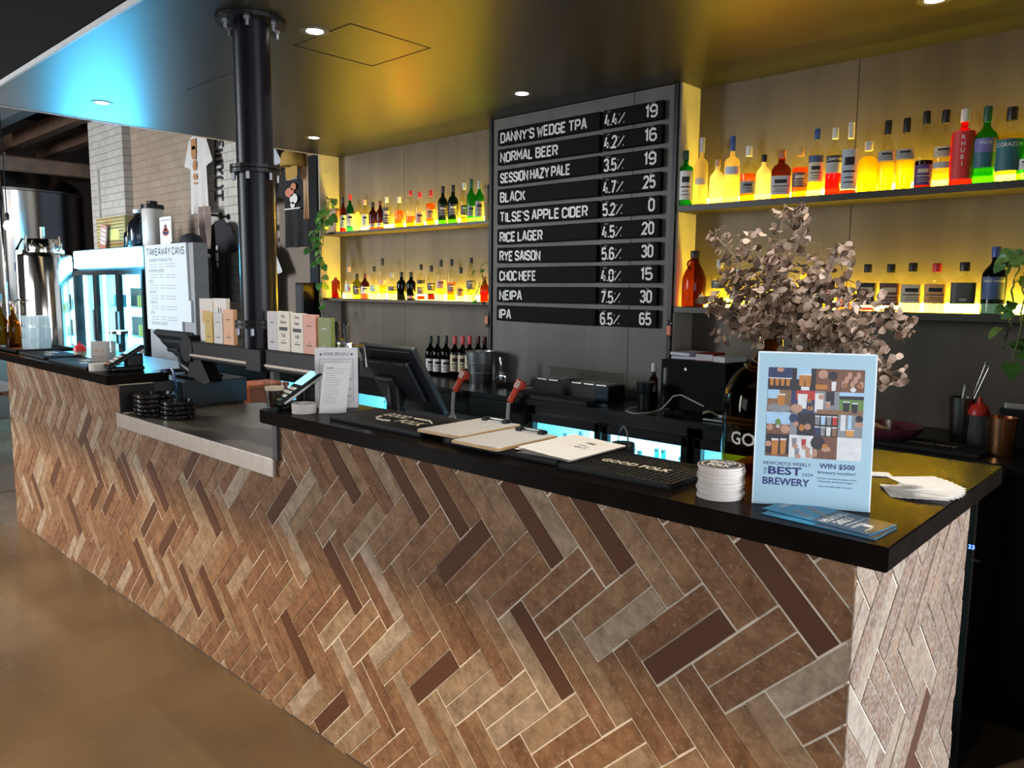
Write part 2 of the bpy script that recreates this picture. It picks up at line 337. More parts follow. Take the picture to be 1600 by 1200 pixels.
# painted brick wall left of the bar, with two piers
def painted_brick(name, c1, c2, mort):
    m = bpy.data.materials.new(name); m.use_nodes = True; nt = m.node_tree; N = nt.nodes; L = nt.links; p = N['Principled BSDF']
    tc = N.new('ShaderNodeTexCoord'); mp = N.new('ShaderNodeMapping'); mp.inputs['Rotation'].default_value = (PI/2, 0, 0)
    L.new(tc.outputs['Object'], mp.inputs[0]); b = N.new('ShaderNodeTexBrick'); L.new(mp.outputs[0], b.inputs['Vector'])
    b.inputs['Scale'].default_value = 1; b.inputs['Brick Width'].default_value = .24; b.inputs['Row Height'].default_value = .086
    b.inputs['Mortar Size'].default_value = .006; b.inputs['Color1'].default_value = (*c1, 1); b.inputs['Color2'].default_value = (*c2, 1); b.inputs['Mortar'].default_value = (*mort, 1)
    nz = N.new('ShaderNodeTexNoise'); nz.inputs['Scale'].default_value = 4; L.new(tc.outputs['Object'], nz.inputs['Vector'])
    mr = N.new('ShaderNodeMapRange'); mr.inputs[3].default_value = .75; mr.inputs[4].default_value = 1.15; L.new(nz.outputs['Fac'], mr.inputs[0])
    v = N.new('ShaderNodeVectorMath'); v.operation = 'SCALE'; L.new(b.outputs['Color'], v.inputs[0]); L.new(mr.outputs[0], v.inputs['Scale']); L.new(v.outputs[0], p.inputs['Base Color'])
    bp = N.new('ShaderNodeBump'); bp.inputs['Strength'].default_value = .5; bp.inputs['Distance'].default_value = .006; bp.invert = True
    L.new(b.outputs['Fac'], bp.inputs['Height']); L.new(bp.outputs[0], p.inputs['Normal']); p.inputs['Roughness'].default_value = .6
    return m
struct('wall_left', MB().b2((-10.9, 3.9, 0), (-5.40, 4.05, 4.8)), painted_brick('tan_painted_brick', (.38, .29, .22), (.35, .265, .20), (.28, .21, .155)))
PIERM = painted_brick('white_painted_brick', (.56, .53, .48), (.51, .48, .44), (.33, .30, .27))
struct('trim_10', MB().b2((-11.15, 3.80, 0), (-10.04, 4.1, 4.8)), PIERM)
struct('trim_11', MB().b2((-8.12, 3.80, 0), (-6.72, 3.95, 4.8)), PIERM)
struct('trim_12', MB().b2((-10.86, 3.775, 0), (-10.82, 3.80, 3.0)), M('white_conduit', (.5, .45, .4), .5))
struct('wall_partition', MB().b2((-6.55, 3.84, 0), (-5.5, 3.9, 2.8)), M('grey_brown_render', (.19, .15, .115), .7, scale=3))

struct('shade_wall', MB().b2((-.28, 2.25, 0), (-.2, YB, ZC)), CONC)  # unseen wall, added to keep door light off the back wall
# end partition of the bottle shelves and the black steel upright
sp = MB(); sp.b2((-5.40, YS, 0), (-5.385, YB, ZC)); struct('wall_side', sp, M('pale_render', (.46, .43, .38), .6, var=.12, scale=4))
struct('trim_13', MB().b2((-5.52, 3.50, 0), (-5.40, 3.545, ZC)).b2((-5.5, 3.54, 0), (-5.40, 3.9, ZC)), BLACKM)

# ================================================================== SHELVES AND LED STRIPS
SHELFM = M('shelf_stained_timber', (.085, .058, .036), .5, var=.2, scale=12)
SHELFD = M('shelf_dark_edge', (.022, .016, .012), .5, var=.2, scale=12)
LED = E('warm_led', (1, .69, .04), 100)
BX0, BX1 = -3.487, -2.150                       # the menu board between the shelves
def shelf(label, x0, x1, zt, th, mat, group):
    t = thing('bottle_shelf', label, 'shelf', ((x0+x1)/2, YB, zt), group=group); hx = (x1-x0)/2
    MB().b2((-hx, YS-YB, -th), (hx, -.002, 0), bev=.002).build('shelf_board', mat, t)
    l = MB().b2((-hx+.10, -.052, .0005), (hx-.03, -.030, .040)).build('led_strip', LED, t); l['label'] = 'glowing warm LED strip'
    return t
for lab, a, b, z, th, mt in [('upper brown timber bottle shelf left of the menu board', -5.384, BX0-.004, ZS1, .022, SHELFM),
                             ('lower brown timber bottle shelf left of the menu board', -5.384, BX0-.004, ZS2, .022, SHELFM),
                             ('upper dark bottle shelf right of the menu board', BX1+.004, -.3, ZS1, .032, SHELFD),
                             ('lower dark bottle shelf right of the menu board', BX1+.004, -.3, ZS2, .032, SHELFD)]:
    shelf(lab, a, b, z, th, mt, 'bottle shelves with LED strips')

# ================================================================== MENU BOARD
bd = thing('menu_board', 'tall grey concrete menu board with black steel sides behind the bar', 'menu board', ((BX0+BX1)/2, YS, ZB))
HB = ZC-ZB-.003; hw = (BX1-BX0)/2
BCONC = panel_concrete('board_concrete', (.115, .107, .096), [])
MB().b2((-hw+.024, 0, .0), (.395, YB-YS-.004, HB)).b2((.399, 0, 0), (hw-.024, YB-YS-.004, HB)).b2((.39, .004, 0), (.41, .1, HB)).build('panel', BCONC, bd)
for s in (-1, 1):
    e = MB().b2((s*hw, -.012, 0), (s*(hw-.024), YB-YS-.004, HB)).build('side_frame', BLACKM, bd)
pl = M('white_render_return', (.5, .47, .42), .6)
struct('wall_return', MB().b2((BX1, YS+.006, ZB), (BX1+.012, YB, ZC)), pl)
ROWS = [("DANNY'S WEDGE TPA", '4.4', '19', .70), ('NORMAL BEER', '4.2', '16', .48), ('SESSION HAZY PALE', '3.5', '19', .58), ('BLACK', '4.7', '25', .215),
        ("TILSE'S APPLE CIDER", '5.2', '0', .72), ('RICE LAGER', '4.5', '20', .365), ('RYE SAISON', '5.6', '30', .35), ('CHOC HEFE', '4.8', '15', .315),
        ('NEIPA', '7.5', '30', .195), ('IPA', '6.5', '65', .10)]
PLK = M('blackboard_plank', (.006, .006, .007), .65, var=.1, spec=.07)
ordn = ['top', 'second', 'third', 'fourth', 'fifth', 'sixth', 'seventh', 'eighth', 'ninth', 'bottom']
for i, (nm, abv, ibu, wl) in enumerate(ROWS):
    z = 2.437-.1183*i
    t = thing('name_plank', 'long black wooden plank with a white beer name, %s row of the menu board' % ordn[i], 'sign', (-3.005, YS-.014, z), group='beer name planks on the menu board')
    t.rotation_euler = (0, R(.4*math.sin(i*2.3)), 0)
    MB().b2((-.392, -.016, -.047), (.382, .014, .047), bev=.006).build('plank', PLK, t)
    sign_text(MB(), nm, -.362, -.030, .051, wl*.93, FRONT, .0168, th=.0105, jit=.0012).build('lettering', LETTER, t)
    t = thing('price_plank', 'short black plank marked %s percent in white, %s row of the menu board' % (abv, ordn[i]), 'sign', (-2.412, YS-.014, z), group='strength planks on the menu board')
    MB().b2((-.188, -.016, -.047), (.186, .014, .047), bev=.006).build('plank', PLK, t)
    l = sign_text(MB(), abv, -.174, -.036, .058, .076, FRONT, .0168, th=.0105)
    sign_text(l, '%', -.088, -.034, .050, .040, FRONT, .0168, th=.0055)
    l.build('strength_lettering', LETTER, t); l = MB()
    sign_text(l, ibu, .150, -.028, .056, {'0': .030}.get(ibu, .066), FRONT, .0168, th=.0105, align='R')
    l.build('bitterness_lettering', LETTER, t)
    MB().text('ABV', -.165, .030, .010, FRONT, z=.0168).build('caption', GREYINK, t); MB().text('IBU', .118, .033, .010, FRONT, z=.0168).build('caption', GREYINK, t)
# bottle openers on the board's edges
for k, (x, z, lab) in enumerate([(BX0-.004, 1.335, 'small bottle opener with orange grip hanging on the left edge of the menu board'), (BX1-.004, 1.325, 'small bottle opener with orange grip hanging on the right edge of the menu board')]):
    t = thing('bottle_opener', lab, 'bottle opener', (x, YS-.016, z), group='bottle openers on the menu board')
    MB().tube([(.012*math.cos(a), -.004, .03+.014*math.sin(a)) for a in [i*PI/8 for i in range(17)]], .003).build('ring', CHROME, t)
    MB().b2((-.013, -.010, -.035), (.013, 0, .016), bev=.004).build('grip', M('orange_grip', (.55, .14, .06), .5), t)
    MB().b2((-.010, -.008, -.055), (.010, -.001, -.036), bev=.003).build('jaw', INK, t)

# ================================================================== THE BAR
TX0, TX1, TY = -5.635, -.450, 1.3705             # tile faces
def clip(poly, axis, lim, keep_less):
    out = []
    for i in range(len(poly)):
        a, b = poly[i], poly[(i+1) % len(poly)]
        ia = (a[axis] <= lim) == keep_less or abs(a[axis]-lim) < 1e-9; ib = (b[axis] <= lim) == keep_less or abs(b[axis]-lim) < 1e-9
        if ia: out.append(a)
        if ia != ib:
            k = (lim-a[axis])/(b[axis]-a[axis]); out.append((a[0]+(b[0]-a[0])*k, a[1]+(b[1]-a[1])*k))
    return out
DARKPX = [(843, 1012), (672, 1056), (721, 862), (1070, 1009), (826, 821), (936, 829), (641, 791), (697, 799), (549, 757), (577, 930), (530, 907),
          (1230, 930), (195, 720), (152, 762), (125, 690), (290, 742), (112, 784), (219, 858), (288, 890), (325, 912),
          (234, 821), (269, 832), (474, 1013), (432, 789), (197, 746), (141, 699), (522, 1121), (340, 665), (720, 850), (405, 870), (318, 782),
          (245, 745), (165, 800), (90, 730), (60, 770)]
def herringbone(rects, org, u2, dark, rnd):
    """blocks of two bricks laid herringbone at 45 degrees; yields (polygon, tone, depth)"""
    W2, Lb = .113, .2525; n = Lb/W2; g = .0019; s2 = math.sqrt(2)
    P0 = org; a0 = (P0[0]+P0[1])/s2; b0 = (P0[0]-P0[1])/s2
    U0 = min(r[0] for r in rects); U1 = max(r[2] for r in rects)
    out = []
    def place(x, y, w, h):
        c = [(x, y), (x+w, y), (x+w, y+h), (x, y+h)]; pts = []
        for a, b in c:
            A = a0+W2*(1+a); B = b0+W2*b; pts.append(((A+B)/s2, (A-B)/s2))
        return pts
    for j in range(-40, 41):
        for i in range(-110, 111):
            ox, oy = i+n*j, i-n*j
            cu = (2*a0+0); pts0 = place(ox, oy, n, 1)
            if max(p[0] for p in pts0) < U0-.5 or min(p[0] for p in pts0) > U1+.5 or max(p[1] for p in pts0) < -.5 or min(p[1] for p in pts0) > 1.6: continue
            e = g/W2
            for (x, y, w_, h_) in ((ox, oy, n, .5), (ox, oy+.5, n, .5), (ox+0, oy+1, .5, n), (ox+.5, oy+1, .5, n)):
                q = place(x+e, y+e, w_-2*e, h_-2*e)
                tone = rnd.random(); dk = False
                for d in dark:
                    ins = True
                    for k in range(4):
                        p, r = q[k], q[(k+1) % 4]
                        cr = (r[0]-p[0])*(d[1]-p[1])-(r[1]-p[1])*(d[0]-p[0])
                        if k == 0: sg = cr
                        elif cr*sg < 0: ins = False; break
                    if ins: dk = True; break
                hue = rnd.random(); dep = .0075+.003*rnd.random()
                q = [(a+rnd.uniform(-.0009, .0009), b+rnd.uniform(-.0009, .0009)) for a, b in q]
                mx0, mx1, mz1 = min(a for a, b in q), max(a for a, b in q), max(b for a, b in q)
                use = rects if len(rects) == 1 else [(rects[0][0], 0, rects[2][2], rects[1][3]), (rects[0][0], rects[1][3], rects[0][2], rects[0][3]), (rects[2][0], rects[1][3], rects[2][2], rects[2][3])] if (mx1 > rects[1][0] and mx0 < rects[1][2] and mz1 > rects[1][3]) else [(rects[0][0], 0, rects[2][2], rects[0][3])]
                for (x0, z0, x1, z1) in use:
                    p = q
                    for ax, lim, less in ((0, x0, False), (0, x1, True), (1, z0, False), (1, z1, True)):
                        if len(p) >= 3: p = clip(p, ax, lim, less)
                    if len(p) >= 3: out.append((p, tone, dk, hue, dep))
    return out
def tile_mesh(name, tiles, tomat, parent, mat):
    bm = bmesh.new(); cl = bm.loops.layers.color.new('tone')
    for p, tone, dk, hue, dep in tiles:
        n = len(p); ctr = (sum(a for a, b in p)/n, sum(b for a, b in p)/n)
        top = [(ctr[0]+(a-ctr[0])*(1-.0012/max(.02, math.hypot(a-ctr[0], b-ctr[1]))), ctr[1]+(b-ctr[1])*(1-.0012/max(.02, math.hypot(a-ctr[0], b-ctr[1])))) for a, b in p]
        v0 = [bm.verts.new(tomat @ Vector((a, b, 0))) for a, b in p]; v1 = [bm.verts.new(tomat @ Vector((a, b, dep))) for a, b in top]
        try:
            fs = [bm.faces.new(v1)]+[bm.faces.new((v0[i], v0[(i+1) % n], v1[(i+1) % n], v1[i])) for i in range(n)]
        except ValueError: continue
        for f in fs:
            for l in f.loops: l[cl] = (tone, 1.0 if dk else 0.0, hue, 1)
    me = bpy.data.meshes.new(name); bmesh.ops.recalc_face_normals(bm, faces=bm.faces); bm.to_mesh(me); bm.free(); me.materials.append(mat)
    o = bpy.data.objects.new(name, me); COL.objects.link(o); o.parent = parent; return o
def brick_tile_material():
    m = bpy.data.materials.new('terracotta_slip_tile'); m.use_nodes = True; nt = m.node_tree; N = nt.nodes; L = nt.links; p = N['Principled BSDF']
    at = N.new('ShaderNodeAttribute'); at.attribute_name = 'tone'; sep = N.new('ShaderNodeSeparateColor'); L.new(at.outputs['Color'], sep.inputs[0])
    cr = N.new('ShaderNodeValToRGB'); e = cr.color_ramp.elements; e[0].position = 0; e[0].color = (.185, .098, .050, 1); e[1].position = 1; e[1].color = (.37, .31, .245, 1)
    for pos, c in ((.22, (.235, .138, .074, 1)), (.5, (.265, .180, .108, 1)), (.78, (.30, .225, .150, 1))):
        k = e.new(pos); k.color = c
    L.new(sep.outputs[0], cr.inputs[0])
    tc = N.new('ShaderNodeTexCoord'); n1 = N.new('ShaderNodeTexNoise'); n1.inputs['Scale'].default_value = 26; n1.inputs['Detail'].default_value = 10; n1.inputs['Roughness'].default_value = .7
    L.new(tc.outputs['Object'], n1.inputs['Vector'])
    cr2 = N.new('ShaderNodeValToRGB'); cr2.color_ramp.elements[0].position = .32; cr2.color_ramp.elements[0].color = (.52, .45, .40, 1); cr2.color_ramp.elements[1].position = .72; cr2.color_ramp.elements[1].color = (1.25, 1.2, 1.15, 1)
    L.new(n1.outputs['Fac'], cr2.inputs[0])
    mul = N.new('ShaderNodeMix'); mul.data_type = 'RGBA'; mul.blend_type = 'MULTIPLY'; mul.inputs[0].default_value = 1
    L.new(cr.outputs[0], mul.inputs[6]); L.new(cr2.outputs[0], mul.inputs[7])
    dk = N.new('ShaderNodeMix'); dk.data_type = 'RGBA'; dk.inputs[7].default_value = (.088, .037, .019, 1)
    L.new(sep.outputs[1], dk.inputs[0]); L.new(mul.outputs[2], dk.inputs[6])
    # pale efflorescence specks
    n3 = N.new('ShaderNodeTexNoise'); n3.inputs['Scale'].default_value = 110; n3.inputs['Detail'].default_value = 8; L.new(tc.outputs['Object'], n3.inputs['Vector'])
    r3 = N.new('ShaderNodeMapRange'); r3.inputs[1].default_value = .56; r3.inputs[2].default_value = .80; r3.inputs[3].default_value = 0; r3.inputs[4].default_value = .38; L.new(n3.outputs['Fac'], r3.inputs[0])
    mx = N.new('ShaderNodeMix'); mx.data_type = 'RGBA'; mx.inputs[7].default_value = (.42, .36, .30, 1); kd = N.new('ShaderNodeMath'); kd.operation = 'MULTIPLY_ADD'; kd.inputs[1].default_value = -.92; kd.inputs[2].default_value = 1; L.new(sep.outputs[1], kd.inputs[0]); km = N.new('ShaderNodeMath'); km.operation = 'MULTIPLY'; L.new(kd.outputs[0], km.inputs[0]); L.new(r3.outputs[0], km.inputs[1]); L.new(km.outputs[0], mx.inputs[0]); L.new(dk.outputs[2], mx.inputs[6])
    L.new(mx.outputs[2], p.inputs['Base Color']); p.inputs['Roughness'].default_value = .66; p.inputs['Specular IOR Level'].default_value = .18
    b = N.new('ShaderNodeBump'); b.inputs['Strength'].default_value = .8; b.inputs['Distance'].default_value = .006; L.new(n1.outputs['Fac'], b.inputs['Height'])
    b2 = N.new('ShaderNodeBump'); b2.inputs['Strength'].default_value = .35; b2.inputs['Distance'].default_value = .002; L.new(n3.outputs['Fac'], b2.inputs['Height']); L.new(b.outputs[0], b2.inputs['Normal'])
    L.new(b2.outputs[0], p.inputs['Normal']); return m
TILE = brick_tile_material()
GROUT = M('pale_grout', (.62, .55, .45), .8, var=.15, scale=40)
bar = thing('tiled_bar_counter', 'long bar front clad in brown terracotta tiles laid herringbone', 'bar counter', (0, 0, 0))
rects = [(TX0, .0, -3.80, 1.056), (-3.80, .0, -2.395, .87), (-2.395, .0, TX1, 1.056)]
dk = [tuple(on_y(x, y, TY)[i] for i in (0, 2)) for x, y in DARKPX]
rnd = random.Random(3)
tile_mesh('front_cladding', herringbone(rects, (-1.164, .673), 0, dk, rnd), Matrix.Translation((0, TY+.008, 0)) @ FRONT, bar, TILE)
side = Matrix(((0, 0, 1, TX1-.008), (1, 0, 0, 0), (0, 1, 0, 0), (0, 0, 0, 1)))   # u -> +Y, v -> Z, normal +X
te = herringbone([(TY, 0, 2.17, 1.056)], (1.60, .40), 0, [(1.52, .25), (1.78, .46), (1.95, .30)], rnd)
END_LIT = TILE.copy(); END_LIT.name = 'slip_tile_painted_daylight'  # same tile with stronger pale specks; daylight whitening put into the colour
for nd in END_LIT.node_tree.nodes:
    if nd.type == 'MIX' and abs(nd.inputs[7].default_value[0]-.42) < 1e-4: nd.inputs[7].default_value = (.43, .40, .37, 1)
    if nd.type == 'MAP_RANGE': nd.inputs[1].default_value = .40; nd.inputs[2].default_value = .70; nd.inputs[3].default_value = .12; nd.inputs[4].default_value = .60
o = tile_mesh('end_cladding', te, side, bar, END_LIT)
co = MB(); Yi = TY+.0012
co.b2((TX0+.01, Yi, .0), (-3.80, Yi+.16, 1.056)); co.b2((-3.80, Yi, 0), (-2.395, Yi+.16, .868)); co.b2((-2.395, Yi, 0), (TX1-.0012, Yi+.16, 1.056))
co.b2((-.85, Yi+.16, 0), (TX1-.0012, 2.168, 1.056))
co.build('grouted_core', GROUT, bar)
# black end boards either side of the steel well
EBM = M('dark_stain_board', (.018, .015, .016), .42, var=.2, scale=8)
MB().b2((-2.40, TY-.012, .925), (-2.372, 1.655, 1.0555)).build('end_board', EBM, bar); MB().b2((-3.826, TY, .925), (-3.80, 1.615, 1.0555)).build('end_board', EBM, bar)
MB().b2((TX0+.02, TY-.002, 0), (TX1-.02, TY+.008, .006)).build('floor_bead', M('dark_bead', (.05, .035, .025), .7), bar)

TOPM = M('black_stained_timber_top', (.0065, .0048, .0042), .26, var=.3, scale=16, bump=.035, bscale=34, spec=.022)
def worktop(label, polys, loc=(0, 0, 0)):
    mb = MB()
    for poly in polys: mb.prism(poly, ZT-.044, ZT)
    bmesh.ops.bevel(mb.bm, geom=[e for e in mb.bm.edges], offset=.0025, segments=2, affect='EDGES')
    return tag(mb.build('bar_worktop', TOPM), label, 'worktop')
FY, RX = 1.3305, -.3877
def rounded(poly, which, r, n=5):
    out = []
    for i, p in enumerate(poly):
        if i not in which: out.append(p); continue
        a = Vector(poly[i-1]); b = Vector(p); c = Vector(poly[(i+1) % len(poly)])
        u, v = (a-b).normalized(), (c-b).normalized(); ctr = b+u*r+v*r
        for k in range(n+1):
            t = k/n*PI/2; q = ctr-u*r*math.sin(PI/2-t+0) * 1 - v*r*math.sin(t) if False else ctr-v*r*math.cos(t)-u*r*math.sin(t)
            out.append((q.x, q.y))
    return out
pr = [(-2.455, FY), (RX, FY), (RX, 2.18), (-.885, 2.18), (-.885, 1.655), (-2.455, 1.655)]
worktop('black stained timber bar top on the right, carrying the poster and clipboards', [rounded(pr, [0], .03)])
worktop('black stained timber bar top on the left, carrying two bar mats', [[(-5.95, FY), (-3.835, FY), (-3.835, 1.62), (-5.95, 1.62)]])

# steel service well between the two bar tops
st = thing('steel_service_well', 'low stainless steel service counter sunk between the two black bar tops', 'counter', (-3.1, TY, .92))
STT = M('worn_stainless_top', (.30, .27, .23), .34, .85, var=.25, scale=5, bump=.03, bscale=120)
tp = [(-.70, -.012), (.70, -.012), (.70, .70), (-.45, .70), (-.58, .66), (-.66, .58), (-.70, .5)]
MB().prism(tp, -.03, .0).build('top', STT, st)
MB().b2((-.70, -.020, -.056), (.708, -.004, .010), bev=.002).build('front_band', M('satin_steel_band', (.50, .45, .40), .36, 1, var=.1, scale=30), st)
MB().b2((-.698, .168, -.92), (.698, .69, -.0305)).build('cabinet', BLACKM, st)

# ================================================================== POLE, BEER FONT BEAM
PX, PY = -2.934, 1.62
def flange(t, z, up, bolts=True, r=.13):
    MB().cyl((0, 0, z), r, .016, 28).build('flange', BLACKM, t)
    for k in range(6):
        a = k*PI/3+.4
        m = MB(); m.cyl((r*.76*math.cos(a), r*.76*math.sin(a), z-.012), .014, .012, 6); m.cyl((r*.76*math.cos(a), r*.76*math.sin(a), z-.034), .008, .024, 8)
        b = m.build('bolt', M('dull_bolt', (.20, .20, .22), .35, .9), t)
ple = thing('steel_column', 'black steel pipe column with bolted flanges from ceiling to beer font beam', 'column', (PX, PY, 1.272))
ROUGHB = M('black_painted_pipe', (.004, .0045, .008), .32, var=.1, bump=.05, bscale=160, spec=.18)
MB().cyl((0, 0, 0), .072, ZC-1.272, 28).build('pipe', ROUGHB, ple, True)
flange(ple, ZC-1.272-.018, 1, r=.135)
for dz in (.715, .10):
    MB().cyl((0, 0, dz), .098, .014, 28).cyl((0, 0, dz-.018), .098, .014, 28).build('collar', BLACKM, ple)
    for k in range(6):
        a = k*PI/3+.2
        MB().cyl((.086*math.cos(a), .086*math.sin(a), dz-.046), .009, .028, 8).build('bolt', M('dull_bolt', (.20, .20, .22), .35, .9), ple)
bm_ = thing('beer_font_beam', 'black box beam carrying the beer taps across the steel service well', 'beer font', (PX, PY, 1.23))
MB().b2((-.60, -.042, -.042), (.63, .042, .042), bev=.006).build('beam', BLACKM, bm_)
MB().b2((-.56, -.047, -.026), (.63, -.042, -.016)).build('edge_strip', M('dull_strip', (.32, .27, .22), .45, .6), bm_)
MB().cyl((0, 0, 0), .062, .09, 20, mtx=Matrix.Translation((-.60, -.045, .005)) @ Matrix.Rotation(-PI/2, 4, 'X')).build('end_disc', BLACKM, bm_)
MB().b2((-.02, -.06, -.05), (.10, .06, .041), bev=.004).build('column_clamp', BLACKM, bm_)
MB().prism([(-.60, -.03), (-.50, -.03), (-.40, -.135), (-.46, -.15), (-.62, -.12)], -.03, .03, mtx=FRONT).build('end_bracket', BLACKM, bm_)
for x in (.38,):
    MB().b2((x-.02, .0, -.29), (x+.02, .04, -.04)).build('support_leg', BLACKM, bm_)
BADGES = [  # x px, left top y, right px, bottom px, colour, words
    ((315, 466, 336, 523), (.62, .58, .52), 'white and orange tap badge with a tall pale plate, behind the mustard badge', []),
    ((323, 488, 335, 524), (.50, .34, .06), 'mustard yellow tap badge at the left of the beer beam', []),
    ((337, 466, 357, 524), (.66, .62, .58), 'tall white tap badge with thin dark marks, behind the silver badge', []),
    ((337, 489, 351, 526), (.55, .52, .50), 'short silvery grey tap badge on the beer beam', []),
    ((352, 483, 368, 529), (.66, .36, .20), 'orange peach tap badge just left of the black column', []),
    ((421, 486, 437, 537), (.50, .46, .48), 'pale lilac tap badge with a grey heading strip', []),
    ((437, 486, 456, 537), (.66, .60, .50), 'cream tap badge reading rye saison', [('Rye', .82, .10), ('Saison', .70, .10), ('5.6/', .36, .12)]),
    ((458, 489, 478, 541), (.68, .62, .52), 'cream tap badge reading choc hefe', [('Choc', .86, .10), ('Hefe', .70, .10), ('4.8/', .36, .12)]),
    ((477, 491, 497, 543), (.62, .29, .20), 'salmon pink tap badge next to the choc hefe badge', []),
    ((501, 496, 521, 536), (.16, .19, .03), 'olive green tap badge at the right end of the beer beam', [])]
for i, (px, col, lab, words) in enumerate(BADGES):
    back = i in (0, 2)
    Y = PY-.02+(.03 if back else 0)
    a = on_y(px[0], px[1], Y); b = on_y(px[2], px[1], Y); c = on_y((px[0]+px[2])/2, px[3], Y)
    wd = max(.05, b.x-a.x); z0 = 1.2725; z1 = max(a.z, z0+.12); hgt = z1-z0
    t = thing('tap_badge', lab, 'tap badge', ((a.x+b.x)/2, Y, z0), group='tap badges on the beer font beam')
    MB().b2((-wd/2, -.012, 0), (wd/2, .006, hgt), bev=.0015).build('plate', M('badge_colour_%d' % i, col, .5, var=.04), t)
    mk = MB()
    if i == 0: mk.rect(-wd*.3, hgt*.45, wd*.3, hgt*.72, FRONT, .0128)
    elif i == 2: mk.rect(-wd*.12, hgt*.62, -wd*.06, hgt*.8, FRONT, .0128).rect(wd*.06, hgt*.62, wd*.12, hgt*.78, FRONT, .0128)
    elif words:
        for wtx, q, hh in words: mk.text(wtx, 0, hgt*q, hgt*hh*.8, FRONT, align='C', z=.0128, maxw=wd*.8)
        mk.rect(-wd*.33, hgt*.52, wd*.33, hgt*.61, FRONT, .0126)
    else: mk.rect(-wd*.18, hgt*.70, wd*.18, hgt*.72, FRONT, .0128)
    mk.rect(-wd*.22, hgt*.20, wd*.22, hgt*.225, FRONT, .0128).rect(-wd*.06, hgt*.27, wd*.06, hgt*.285, FRONT, .0128)
    mk.build('print', M('badge_orange', (.6, .32, .12), .5) if i == 0 else WHITE if i == 9 else INK, t)
    tp = MB(); tp.b2((-.012, .006, 0), (.012, .03, .10), bev=.003); tp.tube([(0, .02, .06), (0, .07, .055), (0, .085, .02), (0, .086, -.045)], .009)
    tp.build('tap', CHROME, t)
# two more taps with black handles at the right end, behind the wine list
for k, (px, lab) in enumerate([((530, 545), 'black handled tap standing next to the olive tap badge'), ((545, 560), 'black handled chrome tap at the wine list end of the beer beam')]):
    p = on_y(px[0], px[1], PY+.01)
    t = thing('beer_tap', lab, 'beer tap', (p.x, PY+.01, 1.2725), group='black handled beer taps')
    MB().cyl((0, 0, 0), .016, .05, 14).tube([(0, -.005, .03), (0, .06, .035), (0, .075, -.04)], .009).build('spout', CHROME, t)
    MB().lathe([(.006, .05), (.009, .08), (.011, .115), (.009, .125)], 12, mtx=Matrix.Rotation(R(-8), 4, 'Y')).build('handle', BLACKP, t)

# ================================================================== BOTTLES
GL = {
 'clear': G('bottle_clear', (.95, .94, .84), .24), 'green': G('bottle_green', (.10, .62, .13),.22), 'emerald': G('bottle_emerald', (.03, .42, .16),.22),
 'dkgreen': G('bottle_dark_green', (.05, .13, .03),.22), 'amber': G('bottle_amber', (.45, .14, .012), .20), 'brown': G('bottle_brown', (.22, .05, .02),.22),
 'black': G('bottle_black', (.012, .014, .012),.22), 'blue': G('bottle_navy', (.03, .05, .16),.22), 'olive': G('bottle_olive', (.42, .45, .06), .13),
 'frost': G('bottle_frosted', (.85, .80, .60), .10, .25, .62, (.88, .85, .74)), 'frosty': G('bottle_frosted_yellow', (.95, .80, .35), .10, .25, .5, (.92, .82, .50)),
 'red': G('bottle_red', (.9, .03, .03), .10, .05, .35, (.9, .04, .03))}
LQ = {
 'water': G('liquid_water', (.97, .93, .72), .04), 'yellow': G('liquid_yellow', (.95, .58, .02), .04, .05, .4, (1, .66, .03)), 'amber': G('liquid_amber', (.75, .28, .02), .04, .05, .2, (.8, .32, .03)),
 'orange': G('liquid_orange', (.95, .20, .02), .04, .05, .4, (1, .20, .03)), 'red': G('liquid_red', (.92, .04, .03), .04, .05, .3, (.9, .03, .03)), 'dark': G('liquid_dark', (.10, .02, .02), .04),
 'pale': G('liquid_pale', (.97, .88, .40), .04), 'green': G('liquid_green', (.55, .80, .10), .04)}
LB = {k: M('label_'+k, c, .55, var=.05) for k, c in dict(white=(.74, .73, .70), cream=(.68, .58, .40), grey=(.30, .30, .29), black=(.018, .018, .02), silver=(.5, .5, .48), navy=(.05, .09, .22),
      ice=(.52, .62, .72), peach=(.72, .42, .30), teal=(.02, .13, .16), purple=(.10, .05, .22), red=(.65, .03, .03), orange=(.72, .36, .12), dkgrey=(.07, .075, .065), brown=(.16, .07, .05), sky=(.12, .45, .62), violet=(.16, .14, .40)).items()}
CP = {k: M('cap_'+k, c, .4, var=.05) for k, c in dict(black=(.015, .015, .016), white=(.75, .73, .70), red=(.55, .03, .04), gold=(.5, .33, .1), blue=(.03, .07, .28), green=(.02, .10, .06), cork=(.55, .36, .2),
      silver=(.5, .5, .5), copper=(.45, .18, .07), pink=(.62, .38, .32), plum=(.10, .02, .03)).items()}
